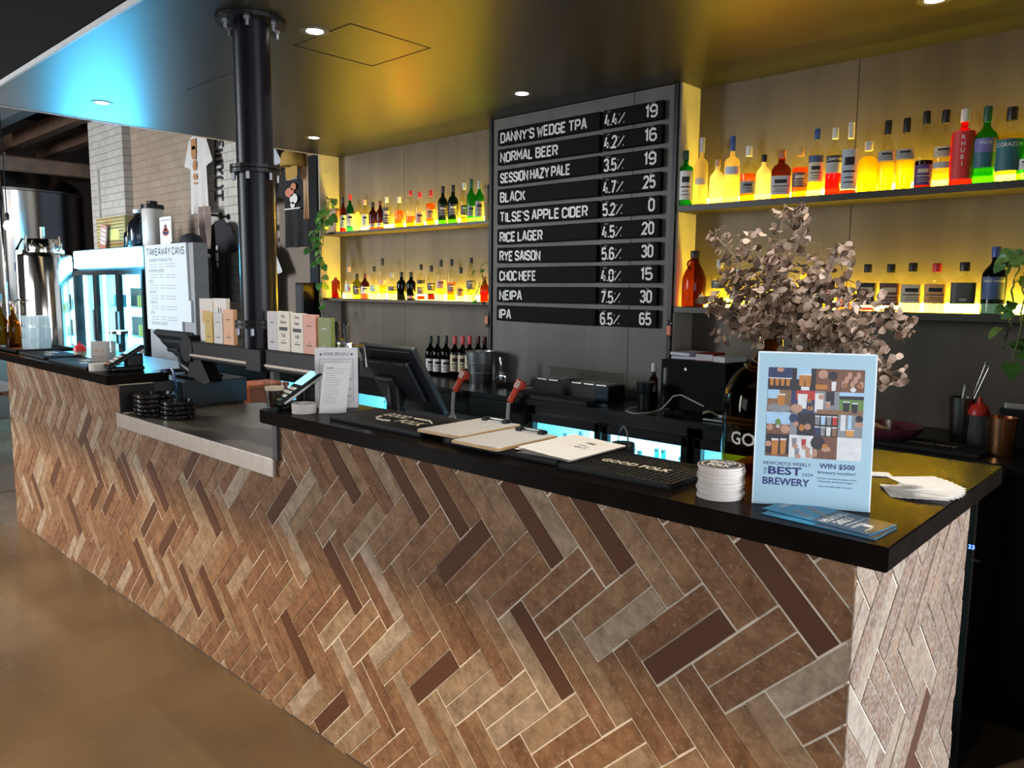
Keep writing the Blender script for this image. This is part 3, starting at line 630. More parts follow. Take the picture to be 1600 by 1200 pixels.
def shape(style, R_, H):
    """outer profile (r, z) of the glass, and where the cap starts"""
    n = .30*R_ if style != 'wide' else .36*R_
    n = max(n, .0105)
    if style == 'round': P = [(R_*.9, 0), (R_, .02*H), (R_, .56*H), (R_*.94, .62*H), (R_*.72, .68*H), (R_*.42, .735*H), (n, .78*H), (n, .93*H)]; c = .84
    elif style == 'wine': P = [(R_*.9, 0), (R_, .02*H), (R_, .58*H), (R_*.9, .645*H), (R_*.55, .70*H), (n, .75*H), (n*.95, .96*H)]; c = .80
    elif style == 'tall': P = [(R_*.9, 0), (R_, .015*H), (R_, .60*H), (R_*.88, .65*H), (R_*.5, .685*H), (n*1.1, .71*H), (n, .95*H)]; c = .78
    elif style == 'square': P = [(R_*.92, 0), (R_, .02*H), (R_, .66*H), (R_*.92, .70*H), (R_*.55, .73*H), (n, .75*H), (n, .93*H)]; c = .83
    elif style == 'squat': P = [(R_*.92, 0), (R_, .02*H), (R_, .55*H), (R_*.97, .60*H), (R_*.75, .67*H), (R_*.45, .71*H), (n*1.15, .74*H), (n*1.15, .90*H)]; c = .82
    elif style == 'jug': P = [(R_*.92, 0), (R_, .03*H), (R_, .42*H), (R_*.96, .52*H), (R_*.76, .64*H), (R_*.48, .74*H), (n*1.1, .81*H), (n*1.1, .93*H)]; c = .87
    elif style == 'taper': P = [(R_*.84, 0), (R_*.86, .02*H), (R_, .52*H), (R_*.94, .58*H), (R_*.62, .68*H), (n, .78*H), (n, .94*H)]; c = .80
    else: P = [(R_*.95, 0), (R_, .02*H), (R_, .80*H), (R_*.6, .86*H), (n*1.3, .88*H), (n*1.3, .95*H)]; c = .86
    return P, c, n
def bottle(x, y, z, H, W, style, glass, liq, label, cap, desc, group, sq=0, words=None, extra=None, name='bottle'):
    """label = (colour, z0, z1 as shares of H) or a list of them; liq = (colour, level)"""
    R_ = W/2; P, cs, n = shape(style, R_, H)
    ang = math.atan2(-y, -x)
    t = thing(name, desc, 'bottle', (x, y, z), ang, group)
    MB().lathe(P, 20, sq).build('glass_body', GL[glass], t, True)
    if liq and liq[1] > 0:
        lv = liq[1]*H; Q = [(P[0][0]*.86, .012*H)]
        for (r0, z0), (r1, z1) in zip(P, P[1:]):
            if z1 <= lv: Q.append((r1*.90, max(z1, .02*H)))
            else:
                k = (lv-z0)/(z1-z0); Q.append(((r0+(r1-r0)*k)*.90, lv)); break
        MB().lathe(Q, 16, sq).build('liquid', LQ[liq[0]], t, True)
    for lb in (label if isinstance(label, list) else [label] if label else []):
        MB().lathe([(R_*1.012, lb[1]*H), (R_*1.012, lb[2]*H)], 12, sq, -1.05, 1.05).build('label', LB[lb[0]], t, True)
    for lb in (label if isinstance(label, list) else [label] if label else []):
        if lb[2]-lb[1] > .13 and not words:
            pk = INK if lb[0] in ('white', 'cream', 'silver', 'ice', 'grey', 'peach', 'orange') else LB['cream']; d_ = lb[2]-lb[1]; pm_ = MB()
            for (f0, f1, aw) in ((.60, .80, .55), (.42, .47, .7), (.28, .31, .5), (.16, .19, .6)): pm_.lathe([(R_*1.02, (lb[1]+d_*f0)*H), (R_*1.02, (lb[1]+d_*f1)*H)], 6, sq, -aw, aw)
            pm_.build('label_print', pk, t)
    if words:
        for (s, zc, hh, wmax, mt, vert) in words:
            m = Matrix(((0, 0, 1, R_*(1.03 if not sq else .935)), (1, 0, 0, 0), (0, 1, 0, 0), (0, 0, 0, 1)))
            mb = MB()
            if vert:
                for k, ch in enumerate(s): MB().text(ch, 0, zc*H-k*hh*H*1.55, hh*H, m, align='C', bold=.015).build('letter', mt, t)
                mb.bm.free(); continue
            else: mb.text(s, 0, zc*H, hh*H, m, align='C', bold=.01, bend=R_*1.03 if not sq else None, maxw=wmax*W)
            mb.build('lettering', mt, t)
    if cap:
        rc = n*1.22
        MB().lathe([(rc, cs*H), (rc*1.03, (cs+.01)*H), (rc*1.03, .985*H), (rc*.9, H)], 14).build('cap', CP[cap], t, True)
    if extra: extra(t, R_, H)
    return t
def shelf_row(rows, zt, yb, group, where):
    for r in rows:
        cx, wpx, top, style, glass, liq, label, cap, desc = r[:9]; kw = r[9] if len(r) > 9 else {}
        # stand point: where the sight line through the bottle meets the shelf line
        d = _ray(cx, 300); p = None
        yy = yb+kw.pop('dy', 0)
        # solve the pixel row where the shelf plane at depth yy is hit
        lo, hi = 0, 1200
        for _ in range(40):
            mid = (lo+hi)/2
            if on_y(cx, mid, yy).z > zt: lo = mid
            else: hi = mid
        p = on_y(cx, lo, yy)
        dist = (p-Vector((0, 0, EYE))).dot(_f)
        q = on_y(cx, lo, yy)
        # height from the top pixel, width from the pixel width at that distance
        dx = (lo-top)*.03 if cx < 690 else -(lo-top)*.05
        H = on_y(cx, top, yy).z-zt; Wd = wpx*dist/F_PX/math.cos(math.atan((cx-800)/F_PX))*.98
        bottle(p.x, yy, zt+.0005, H, Wd, style, glass, liq, label, cap, desc+' '+where, group, **kw)

UR = [
 (1070, 22, 236, 'square', 'emerald', ('water', 0), ('white', .10, .62), 'green', 'emerald green bottle with tall white label, nearest the menu board', dict(dy=-.03)),
 (1094, 20, 216, 'tall', 'frosty', None, ('cream', .30, .40), 'silver', 'tall slim frosted yellow bottle with silver cap', {}),
 (1119, 23, 250, 'round', 'frost', None, None, 'cork', 'frosted white bottle with cork stopper, third from the menu board', {}),
 (1141.5, 23, 214, 'tall', 'frosty', None, ('ice', .42, .54), 'blue', 'frosted yellow bottle with royal blue cap', {}),
 (1167, 25, 229, 'squat', 'clear', ('amber', .5), ('grey', .14, .36), 'white', 'clear bottle half full of golden liquid with white cap', {}),
 (1191, 22, 242.5, 'round', 'frost', None, None, 'black', 'frosted grey bottle with black and white cap', {}),
 (1218.5, 31, 235, 'squat', 'amber', ('dark', 0), ('silver', .08, .46), 'copper', 'square amber bottle with silver slanted label and copper cap', dict(sq=.6)),
 (1248, 24, 231.6, 'round', 'clear', ('orange', .60), ('brown', .2, .5), 'gold', 'bottle of bright orange liquid with gold cap', {}),
 (1272, 23, 202.6, 'round', 'clear', ('pale', .5), [('navy', .50, .60), ('cream', .22, .5)], 'blue', 'clear bottle with slanted navy banded label and dark blue cap', {}),
 (1300, 24, 201, 'round', 'clear', ('red', .37), [('black', .48, .58), ('silver', .32, .48)], 'white', 'bottle of red aperitif with a black band label', dict(words=[('CAMPARI', .505, .045, .95, LETTER, False)])),
 (1324.5, 24, 192.6, 'tall', 'clear', ('red', .06), ('ice', .06, .62), 'white', 'bottle with tall pale blue label and long white cap', {}),
 (1353.5, 30, 222, 'squat', 'clear', ('yellow', .70), None, 'white', 'plain bottle of bright yellow liquid with white cap', {}),
 (1381.6, 25, 189.5, 'taper', 'clear', ('yellow', .40), [('silver', .42, .56)], 'black', 'golden bottle with silver label, its twin nearer the purple one', {}),
 (1410.6, 26, 186, 'taper', 'clear', ('yellow', .40), [('silver', .42, .56)], 'black', 'golden bottle with silver label, its twin nearer the yellow one', {}),
 (1440.5, 25, 175, 'square', 'clear', ('dark', .36), ('purple', .04, .30), 'black', 'clear bottle holding dark liquid with purple label', {}),
 (1470, 27, 173.5, 'square', 'clear', ('pale', .42), [('cream', .38, .52), ('silver', .24, .32)], 'black', 'clear bottle with two thin pale labels and chunky black cap', {}),
 (1500, 30, 172, 'square', 'red', None, ('red', .07, .70), 'white', 'bright red bottle with upright white lettering and white cap', dict(words=[('RHUBI', .59, .055, .3, LETTER, True)])),
 (1535, 29, 168, 'wine', 'green', ('green', .15), [('violet', .42, .56), ('green', .20, .42)] if False else [('violet', .40, .58), ('teal', .2, .40)], 'green', 'leaf green bottle with violet and green label', dict(words=[('VIDA', .50, .045, .8, LB['ice'], False)])),
 (1573, 35, 169, 'squat', 'clear', ('pale', .62), ('teal', .14, .56), 'black', 'wide clear bottle with dark teal lettered label', dict(words=[('CORAZON', .46, .05, .95, LETTER, False)])),
 (1604, 26, 200, 'round', 'green', None, ('white', .2, .4), 'black', 'green bottle cut by the right edge of the photo', {})]
shelf_row(UR, ZS1, 3.585, 'bottles on the upper right shelf', 'on the upper right shelf')
def jug_handle(t, R_, H):
    MB().tube([(R_*.1+.0, .0, .83*H)]+[(0, -(R_*.30+.018*math.sin(k*PI/8)), .84*H-.045*k/8) for k in range(9)], .0055).build('handle', GL['amber'], t, True)
LR = [
 (1083, 37, 392, 'jug', 'amber', ('dark', .0), None, 'black', 'big amber flagon with finger loop beside the menu board', dict(extra=jug_handle, dy=-.03, words=[('FLAGON', .2, .03, .01, LETTER, False)] if False else None)),
 (1122, 26, 406, 'square', 'clear', ('water', .3), ('dkgrey', .40, .56), 'silver', 'clear bottle with silver cap and dark green label', {}),
 (1152, 26, 420, 'round', 'clear', ('pale', .4), ('cream', .2, .45), 'silver', 'clear bottle with cream label behind dried branches', {}),
 (1186, 24, 414, 'round', 'clear', ('pale', .5), ('navy', .3, .5), 'white', 'clear bottle with navy label behind the dried branches', {}),
 (1219, 26, 411, 'square', 'clear', ('water', .3), ('white', .2, .5), 'silver', 'grey capped bottle with white label behind dried branches', {}),
 (1252, 26, 418, 'squat', 'frosty', None, ('cream', .2, .45), 'gold', 'frosted yellow bottle behind the dried branches', {}),
 (1287, 26, 420, 'round', 'clear', ('yellow', .5), ('white', .15, .45), 'black', 'clear golden bottle with white label behind the dried branches', {}),
 (1319, 25, 425, 'squat', 'clear', ('orange', .5), ('white', .3, .5), 'copper', 'low bottle of orange liquor with flared copper stopper', {}),
 (1352, 29, 413, 'squat', 'clear', ('red', .08), ('black', .12, .60), 'black', 'clear gin bottle with black label', dict(sq=.3)),
 (1388, 30, 413, 'squat', 'clear', ('dark', .05), ('plum', .12, .6) if False else ('brown', .12, .60), 'black', 'clear gin bottle with dark brown label', dict(sq=.3)),
 (1422, 31, 411, 'squat', 'clear', ('pale', .58), ('cream', .18, .56), 'black', 'clear gin bottle with pale yellow label', dict(sq=.3)),
 (1459, 31, 411.6, 'squat', 'clear', ('pale', .3), ('orange', .18, .58), 'red', 'clear gin bottle with orange pink label and red collar', dict(sq=.3)),
 (1502, 34, 410, 'squat', 'clear', ('water', .15), ('dkgrey', .18, .60), 'black', 'clear gin bottle with dark grey label', dict(sq=.3, words=[('GIN', .24, .05, .3, LETTER, False), ('SIX PILLARS', .42, .05, .72, LETTER, False)] if False else [('GIN', .24, .05, .3, LETTER, False)])),
 (1549, 30, 386, 'round', 'blue', None, ('navy', .22, .55), 'blue', 'tall navy blue bottle by the trailing pothos', dict(words=[('WEST WINDS', .47, .035, .92, LETTER, False)]))]
shelf_row(LR, ZS2, 3.585, 'bottles on the lower right shelf', 'on the lower right shelf')
UL = [
 (536.5, 10.5, 308, 'round', 'amber', ('amber', .5), ('white', .12, .48), 'black', 'amber bottle with white label beside the pale carton', {}),
 (547.5, 12, 304, 'round', 'emerald', None, ('white', .14, .48), 'red', 'green bottle with white label and red cap', {}),
 (559, 11, 330, 'jar', 'frosty', None, None, None, 'short glowing frosted jar', {}),
 (570.5, 11, 312, 'round', 'clear', ('water', .4), ('white', .16, .52), 'pink', 'clear bottle with white label and pinkish cap', {}),
 (583, 13, 316, 'squat', 'brown', None, ('cream', .08, .22), 'black', 'squat dark red bottle with small cream label', {}),
 (594.5, 12, 314, 'round', 'brown', None, ('white', .08, .22), 'plum', 'dark brown bottle with small white label', {}),
 (604.5, 14, 308, 'square', 'clear', ('water', .3), ('dkgrey', .14, .66), 'white', 'clear square bottle with charcoal label and white cap', {}),
 (624, 16, 308, 'squat', 'clear', ('amber', .56), None, 'white', 'squat bottle of amber spirit with white cap', {}),
 (641.5, 16, 298, 'jug', 'clear', ('orange', .30), None, 'red', 'round shouldered bottle part full of orange spirit with red neck', {}),
 (656, 16, 300, 'square', 'clear', ('amber', .40), ('peach', .08, .40), 'red', 'bottle with peach label and red cap', {}),
 (673, 16, 297, 'squat', 'clear', ('amber', .62), ('orange', .2, .45), 'red', 'bottle of deep amber spirit with red top', {}),
 (692, 16, 291, 'squat', 'dkgreen', None, ('black', .2, .5), 'black', 'dark green bottle with black label beside an amber bottle', {}),
 (708, 17, 289, 'squat', 'dkgreen', None, ('black', .2, .5), 'black', 'dark green bottle with black label beside bright green ones', {}),
 (725, 12, 286, 'round', 'clear', ('amber', .15), ('black', .2, .44), 'white', 'clear bottle with black label squeezed behind a green one', {}),
 (736, 14, 280, 'wine', 'green', None, ('grey', .14, .38), 'green', 'bright green bottle with silvery label and green cap', {}),
 (749, 15, 282.5, 'wine', 'green', None, ('grey', .12, .50), 'silver', 'bright green bottle with silver top, next to the menu board', {})]
shelf_row(UL, ZS1, 3.585, 'bottles on the upper left shelf', 'on the upper left shelf')
LL = [
 (525, 13, 433, 'jar', 'amber', ('orange', .3), None, 'copper', 'amber apothecary jar at the left end', {}),
 (546, 15, 417, 'round', 'clear', ('pale', .35), ('white', .2, .45), 'pink', 'clear bottle with pinkish cap and red cross mark', dict(words=[('X', .22, .14, .5, LB['red'], False)])),
 (558, 14, 428, 'round', 'olive', None, ('black', .15, .5), 'black', 'olive green bottle with black label', {}),
 (570.5, 14, 428, 'round', 'brown', None, ('white', .2, .48), 'plum', 'dark red brown bottle with white label', {}),
 (585, 14, 416, 'square', 'clear', ('pale', .3), ('sky', .22, .42), 'black', 'clear bottle with a sky blue tree label', {}),
 (598, 12, 404, 'square', 'clear', ('pale', .4), ('peach', .36, .46), 'black', 'tall clear bottle with black pouring spout', {}),
 (613, 15, 426, 'squat', 'clear', ('pale', .5), ('black', .32, .48), 'silver', 'squat clear bottle with narrow black label', {}),
 (627.5, 15, 425, 'squat', 'black', None, None, 'black', 'plain black bottle without label', {}),
 (642.5, 15, 425, 'squat', 'black', None, ('plum', .05, .2) if False else ('peach', .05, .14), 'black', 'black bottle with a thin peach band', {}),
 (658, 14, 413, 'round', 'clear', ('red', .12), [('black', .46, .56), ('brown', .16, .36)], 'black', 'clear bottle with a red base and black band', {}),
 (674, 14, 415, 'squat', 'clear', ('dark', .2), ('black', .28, .5), 'black', 'clear bottle with round black label', {}),
 (689, 16, 406, 'square', 'clear', ('pale', .5), ('peach', .3, .5), 'black', 'clear square bottle with faint peach label', {}),
 (705.5, 15, 405, 'square', 'clear', ('amber', .45), ('brown', .22, .4), 'black', 'tall square bottle of amber spirit', {}),
 (720, 15, 418, 'squat', 'clear', ('pale', .4), ('orange', .14, .40), 'black', 'clear bottle with an orange triangle label', {}),
 (736, 16, 403, 'jug', 'clear', ('pale', .3), ('dkgrey', .28, .48), 'black', 'clear bottle with dark round label and long neck', {}),
 (757, 15, 432, 'jug', 'amber', ('orange', .4), None, 'copper', 'amber flask holding a pothos cutting, next to the menu board', {})]
shelf_row(LL, ZS2, 3.585, 'bottles on the lower left shelf', 'on the lower left shelf')
# cartons
for (x0, x1, top, z, col, lab) in [(514.5, 528, 327, ZS1, (.42, .27, .15), 'pale tan carton at the left end of the upper left shelf'), (760, 765, 290, ZS1, (.20, .13, .05), 'narrow brown carton on the upper left shelf against the menu board')]:
    a = on_y(x0, 360, 3.57); b = on_y(x1, 360, 3.57); tz = on_y(x0, top, 3.57).z; wd = min(b.x, BX0-.006)-a.x
    t = thing('bottle_carton', lab, 'carton', (a.x+wd/2, 3.58, z+.0005))
    MB().b2((-wd/2, -.03, 0), (wd/2, .03, tz-z), bev=.002).build('carton', M('carton_%d' % x0, col, .6), t)
    MB().b2((-wd/2-.001, -.031, tz-z-.02), (wd/2+.001, .031, tz-z+.001), bev=.001).build('lid', M('carton_lid_%d' % x0, tuple(c*.5 for c in col), .6), t)

# ================================================================== BACK BENCH
BNM = M('black_bench_top', (.008, .008, .009), .28, var=.15, scale=10, spec=.28)
tag(MB().b2((-7.0, 3.05, ZB-.03), (-5.53, 3.80, ZB)).b2((-5.53, 3.05, ZB-.03), (-5.50, 3.49, ZB)).b2((-5.50, 3.05, ZB-.03), (BX0-.002, 3.49, ZB)).b2((-5.38, 3.49, ZB-.03), (BX0-.002, YB-.004, ZB)).b2((BX0-.002, 3.05, ZB-.03), (BX1+.014, YS-.014, ZB)).b2((BX1+.014, 3.05, ZB-.03), (-.285, YB-.004, ZB)).build('back_bench_top', BNM), 'long black back bench top under the bottle shelves', 'worktop')
COOLW = E('fridge_interior_light', (.30, .82, 1), 7)
def fridge(x0, x1, nd, lab, seedn):
    t = thing('bar_fridge', lab, 'fridge', ((x0+x1)/2, 3.06, 0), group='glass door fridges under the back bench')
    hw = (x1-x0)/2; rn = random.Random(seedn)
    cb = MB(); cb.b2((-hw, .02, .06), (-hw+.03, .56, ZB-.032)); cb.b2((hw-.03, .02, .06), (hw, .56, ZB-.032)); cb.b2((-hw, .02, .84), (hw, .56, ZB-.032)); cb.b2((-hw, .02, .06), (hw, .56, .12)); cb.b2((-hw, .53, .06), (hw, .56, ZB-.032)); cb.b2((-hw, .03, 0), (hw, .5, .06))
    cb.build('cabinet', BLACKP, t)
    MB().b2((-hw+.03, .50, .12), (hw-.03, .53, .84)).build('light_panel', COOLW, t)
    MB().b2((-hw+.03, .03, .12), (-hw+.036, .5, .84)).build('liner', M('fridge_liner', (.75, .85, .88), .5), t); MB().b2((hw-.036, .03, .12), (hw-.03, .5, .84)).build('liner', M('fridge_liner', (.75, .85, .88), .5), t); MB().b2((-hw+.036, .03, .834), (hw-.036, .5, .8395)).build('liner_top', M('fridge_liner', (.75, .85, .88), .5), t)
    ws = MB()
    for q in range(int(2*hw/.03)): ws.b2((-hw+.04+.03*q, .10, .474), (-hw+.044+.03*q, .5, .480))
    ws.b2((-hw+.036, .10, .47), (hw-.036, .106, .4755)).b2((-hw+.036, .48, .47), (hw-.036, .486, .4755)).build('wire_shelf', M('white_wire', (.7, .75, .78), .5), t)
    dw = 2*hw/nd
    for k in range(nd):
        a = -hw+k*dw+.006; b = -hw+(k+1)*dw-.006
        d = MB(); d.b2((a, -.015, .09), (a+.035, .018, .865), bev=.003); d.b2((b-.035, -.015, .09), (b, .018, .865), bev=.003); d.b2((a, -.015, .823), (b, .018, .865)); d.b2((a, -.015, .09), (b, .018, .135))
        dd = d.build('door_frame', BLACKP, t)
        MB().b2((a+.035, .0, .135), (b-.035, .006, .823)).build('glass_pane', G('fridge_pane', (.80, .95, 1), .08), dd)
    for k in range(nd):
        for q in range(rn.randint(4, 6)):
            x = -hw+(k+.5)*dw+(q-2.4)*.07
            if abs(x) > hw-.05: continue
            kind = rn.choice(['tealdrink', 'whitedrink', 'tealdrink', 'bluedrink', 'red'] if q == 2 else ['tealdrink', 'whitedrink', 'bluedrink'])
            b = thing('drink_bottle', 'drink bottle inside the '+lab.replace('two door ', '').replace('single door ', '').replace('at the left end of', 'at the upright end of'), 'bottle', (0, 0, 0), group='drinks in the '+lab)
            b.location = ((x0+x1)/2+x, 3.06+.22+.05*(q % 2), .4805)
            hh = rn.uniform(.20, .27)
            MB().lathe([(.028, 0), (.030, .01), (.030, hh*.6), (.012, hh*.8), (.012, hh)], 12).build('bottle_body', {'tealdrink': G('drink_teal', (.25, .75, .85), .06, .1, .3), 'whitedrink': G('drink_clear', (.75, .92, .95), .06, .1, .3), 'bluedrink': G('drink_blue', (.1, .5, .75), .06, .1, .3), 'red': M('drink_red', (.6, .03, .04), .4)}[kind], b, True)
            MB().cyl((0, 0, hh-.012), .0135, .016, 10).build('cap', CP['white'], b)
fridge(-2.735, -1.755, 2, 'two door glass fridge below the condiment caddy', 5)
fridge(-1.735, -.76, 2, 'two door glass fridge behind the amber demijohn', 6)
fridge(-5.36, -4.36, 2, 'two door glass fridge behind the cash drawer', 7)
fridge(-4.345, -3.845, 1, 'single door glass fridge behind the tilted sale screen', 8)
pn = thing('sink_cabinet', 'dark steel fronted cabinet between the fridges with a sloped rail', 'cabinet', (-3.29, 3.06, 0))
MB().b2((-.535, .03, .08), (.535, .56, ZB-.032)).build('cabinet', M('dark_steel_panel', (.10, .11, .11), .34, .7, var=.1), pn)
MB().b2((-.54, -.012, .80), (.54, .028, ZB-.034), bev=.004).build('top_rail', BLACKP, pn)
MB().b2((.46, -.01, .1), (.475, .004, .80)).build('pipe', STEEL, pn)
tag(MB().b2((-.75, 3.08, 0), (-.285, 3.66, ZB-.031)).build('base_cabinet', BLACKP), 'black base cabinet at the right end of the back bench', 'cabinet')

tag(MB().b2((-6.95, 3.10, 0), (-5.54, 3.78, ZB-.031)).build('base_cabinet', BLACKP), 'black base cabinet at the left end of the back bench, past the shelf upright', 'cabinet')
def lath(name, prof, mat, parent, seg=20, sm=True, sq=0): return MB().lathe(prof, seg, sq).build(name, mat, parent, sm)
# wine bottles
wines = [(673, 525, 'black', ('white', .10, .42), 'black', 'black wine bottle with white label, next to the sale screen'), (684, 525, 'black', ('white', .10, .42), 'black', 'black wine bottle with white label, second from the sale screen'), (697, 524.5, 'black', ('white', .10, .42), 'black', 'black wine bottle with white label, third from the sale screen'),
         (711, 525, 'black', ('cream', .15, .55), 'red', 'wine bottle with red capsule and tall cream label, fourth along'), (723, 525, 'black', ('cream', .15, .55), 'red', 'wine bottle with red capsule and tall cream label, fifth along'), (734, 524.5, 'brown', ('cream', .25, .55), 'red', 'wine bottle with red capsule and red base beside the ice bucket'),
         (747, 525, 'black', None, 'plum', 'wine bottle with plum capsule behind the ice bucket, left of its twin'), (757, 526, 'black', None, 'plum', 'wine bottle with plum capsule behind the ice bucket, against the menu board')]
for i, (px, top, gl, lb, cp, lab) in enumerate(wines):
    yy = 3.47 if i < 6 else 3.60
    p = on_y(px, 586, yy); H = on_y(px, top, yy).z-ZB
    bottle(p.x, yy, ZB+.0005, H, .074, 'wine', gl, None, lb, cp, lab, 'wine bottles on the back bench', name='wine_bottle')
p = on_y(757, 590, 3.42)
t = thing('ice_bucket', 'galvanised metal ice bucket at the foot of the menu board', 'bucket', (p.x, 3.38, ZB))
GALV = M('galvanised_metal', (.42, .43, .45), .33, .95, var=.25, scale=16)
lath('bucket', [(.066, 0), (.068, .004), (.090, .19), (.094, .192), (.095, .198), (.090, .2), (.086, .19), (.064, .01), (0, .01)], GALV, t, 28)
for z in (.06, .12): lath('band', [(.067+.0245*z/.2+.004, z), (.067+.0245*z/.2+.006, z+.004), (.067+.0245*z/.2+.004, z+.008)], GALV, t, 28)
p = on_y(788, 600, 3.36)
t = thing('ice_scoop', 'shiny ice scoop standing handle up on the bench', 'scoop', (p.x, 3.33, ZB+.0005), math.atan2(3.33, p.x)+PI/2)
MB().lathe([(.030, 0), (.040, .004), (.042, .085), (.038, .085), (.036, .008), (0, .006)], 20, mtx=Matrix.Translation((0, 0, .043)) @ Matrix.Rotation(R(80), 4, 'X') @ Matrix.Translation((0, 0, -.04))).build('bowl', CHROME, t, True)
MB().tube([(0, .005, .08), (0, .01, .11), (0.002, .012, .15), (.003, .004, .175)], .008, 10).build('handle', CHROME, t, True)
# soda guns hanging at the bench edge with their hoses
SGR = M('soda_gun_red', (.50, .05, .02), .38)
def soda(px, py, lab, out=1):
    b = on_y(px, py, 2.98)
    t = thing('soda_gun', lab, 'soda gun', (b.x, 2.995, b.z), R(20), 'red soda guns at the bench edge')
    m = Matrix.Rotation(R(24), 4, 'Y') @ Matrix.Rotation(R(-10), 4, 'X')
    MB().b2((-.016, -.016, .0), (.016, .016, .085), bev=.005, mtx=m).b2((-.021, -.021, .082), (.030, .021, .135), bev=.008, mtx=m).cyl((.03, 0, .095), .012, .03, 12, mtx=m).build('handle', SGR, t, True)
    mb = MB()
    for r_ in range(3):
        for c in range(2): mb.b2((-.012+c*.013, -.0245, .088+r_*.014), (-.003+c*.013, -.02, .098+r_*.014), mtx=m)
    mb.build('buttons', LB['white'], t)
    MB().b2((-.022, -.008, -.055), (.022, .03, .0), bev=.004).build('holster', BLACKP, t)
    MB().tube([(-.002, -.012, .0), (-.004, -.018, -.06), (-.006, -.02, -.15), (-.002, -.015, -.24)], .011, 8).build('hose_sleeve', M('grey_hose', (.30, .29, .27), .5), t, True)
    for k in (-1, 0, 1): 
        MB().tube([(-.003, -.016, -.12), (.03*k-.01, -.02, -.17), (.055*k-.01, -.02, -.25)], .005, 6).build('hose', M('clear_hose', (.5, .52, .54), .3), t, True)
soda(708, 612, 'red soda gun nearest the tilted sale screen')
soda(794, 629, 'red soda gun below the ice scoop')
# rubber drip mats on the bench
def bar_mat(name, lab, c, w_, d_, rz, group, lettering=None, n=(26, 10), h=.014):
    t = thing(name, lab, 'bar mat', c, rz, group)
    mb = MB(); mb.b2((-w_/2, -d_/2, 0), (w_/2, d_/2, .005)); e = .006
    for a, b in [((-w_/2, -d_/2), (w_/2, -d_/2+e)), ((-w_/2, d_/2-e), (w_/2, d_/2)), ((-w_/2, -d_/2), (-w_/2+e, d_/2)), ((w_/2-e, -d_/2), (w_/2, d_/2))]: mb.b2((a[0], a[1], 0), (b[0], b[1], h))
    nx, ny = n; sx = (w_-.02)/nx; sy = (d_-.02)/ny
    for i in range(nx):
        for j in range(ny):
            x = -w_/2+.01+sx*(i+.5); y = -d_/2+.01+sy*(j+.5)
            mb.b2((x-sx*.36, y-sy*.36, .004), (x+sx*.36, y+sy*.36, h-.001))
    mb.build('rubber_mat', RUBBER, t)
    if lettering:
        lb = MB(); lettering(lb, h); lb.build('lettering', M('cream_rubber', (.62, .55, .42), .6), t)
    return t
a = on_z(815, 610, ZB); b = on_z(924, 632, ZB)
bar_mat('drip_mat', 'grey black rubber drip mat on the bench in front of the condiment caddy', (-2.62, 3.12, ZB+.0005), .56, .12, R(-1), None, None, (28, 6), .022)
# condiment caddy
p = on_z(880, 612, ZB)
t = thing('condiment_caddy', 'black condiment caddy with steel trays and clear lid', 'caddy', (-2.60, 3.31, ZB+.0005))
MB().b2((-.26, -.075, 0), (.26, .075, .085), bev=.004).build('base', BLACKP, t)
for k in range(6): MB().b2((-.245+k*.082, -.06, .075), (-.245+k*.082+.072, .06, .091), bev=.003).build('tray', M('tray_steel', (.5, .49, .46), .3, .9) if k != 2 else INK, t)
MB().b2((-.255, .066, .085), (.255, .072, .145)).b2((-.255, .02, .143), (.255, .072, .147)).build('lid', G('caddy_lid', (.85, .85, .83), .12), t)
t = thing('bar_tongs', 'steel tongs with dark grips lying left of the condiment caddy', 'tongs', (-2.93, 3.30, ZB+.0005), R(25))
MB().tube([(-.09, 0, .008), (.0, .006, .02), (.10, .0, .05)], .006, 6).tube([(-.09, 0, .008), (.0, -.012, .012), (.10, -.02, .03)], .006, 6).build('arms', STEEL, t)
p = on_z(936, 637, ZB)
def tumbler(c, r, h, lab, water=.0, grp=None, mat=None):
    t = thing('drinking_glass', lab, 'glass', c, 0, grp)
    lath('glass', [(r*.86, 0), (r*.88, .006), (r, h), (r*.95, h), (r*.82, .012), (0, .012)], mat or G('tumbler_glass', (.86, .93, .97), .18), t, 22)
    if water: lath('water', [(r*.8, .013), (r*.87, h*water), (0, h*water)], G('tumbler_water', (.80, .92, .97), .1), t, 18)
    return t
tumbler((p.x, p.y+.02, ZB+.0005), .036, .088, 'short clear glass of water in front of the condiment caddy', .6)
# black shaker, small bottle and dark canister
p = on_z(1008, 640, ZB)
t = thing('blender_cup', 'black lidded cup with pale writing beside the cable', 'cup', (p.x, 3.20, ZB+.0005))
lath('cup', [(.036, 0), (.036, .08), (.042, .085), (.046, .125), (.046, .135), (0, .137)], BLACKP, t)
MB().b2((.040, -.01, .09), (.062, .01, .128), bev=.004).build('handle', BLACKP, t)
t = thing('dark_canister', 'tall dark canister standing behind the black lidded cup', 'canister', (p.x+.045, 3.34, ZB+.0005))
lath('canister', [(.042, 0), (.042, .2), (.040, .205), (0, .206)], M('charcoal_can', (.03, .03, .032), .4), t)
p2 = on_z(1000, 640, ZB)
bottle(p.x-.06, 3.36, ZB+.0005, .215, .045, 'wine', 'brown', None, None, 'white', 'small brown bottle with white cap behind the black lidded cup', None, name='sauce_bottle')
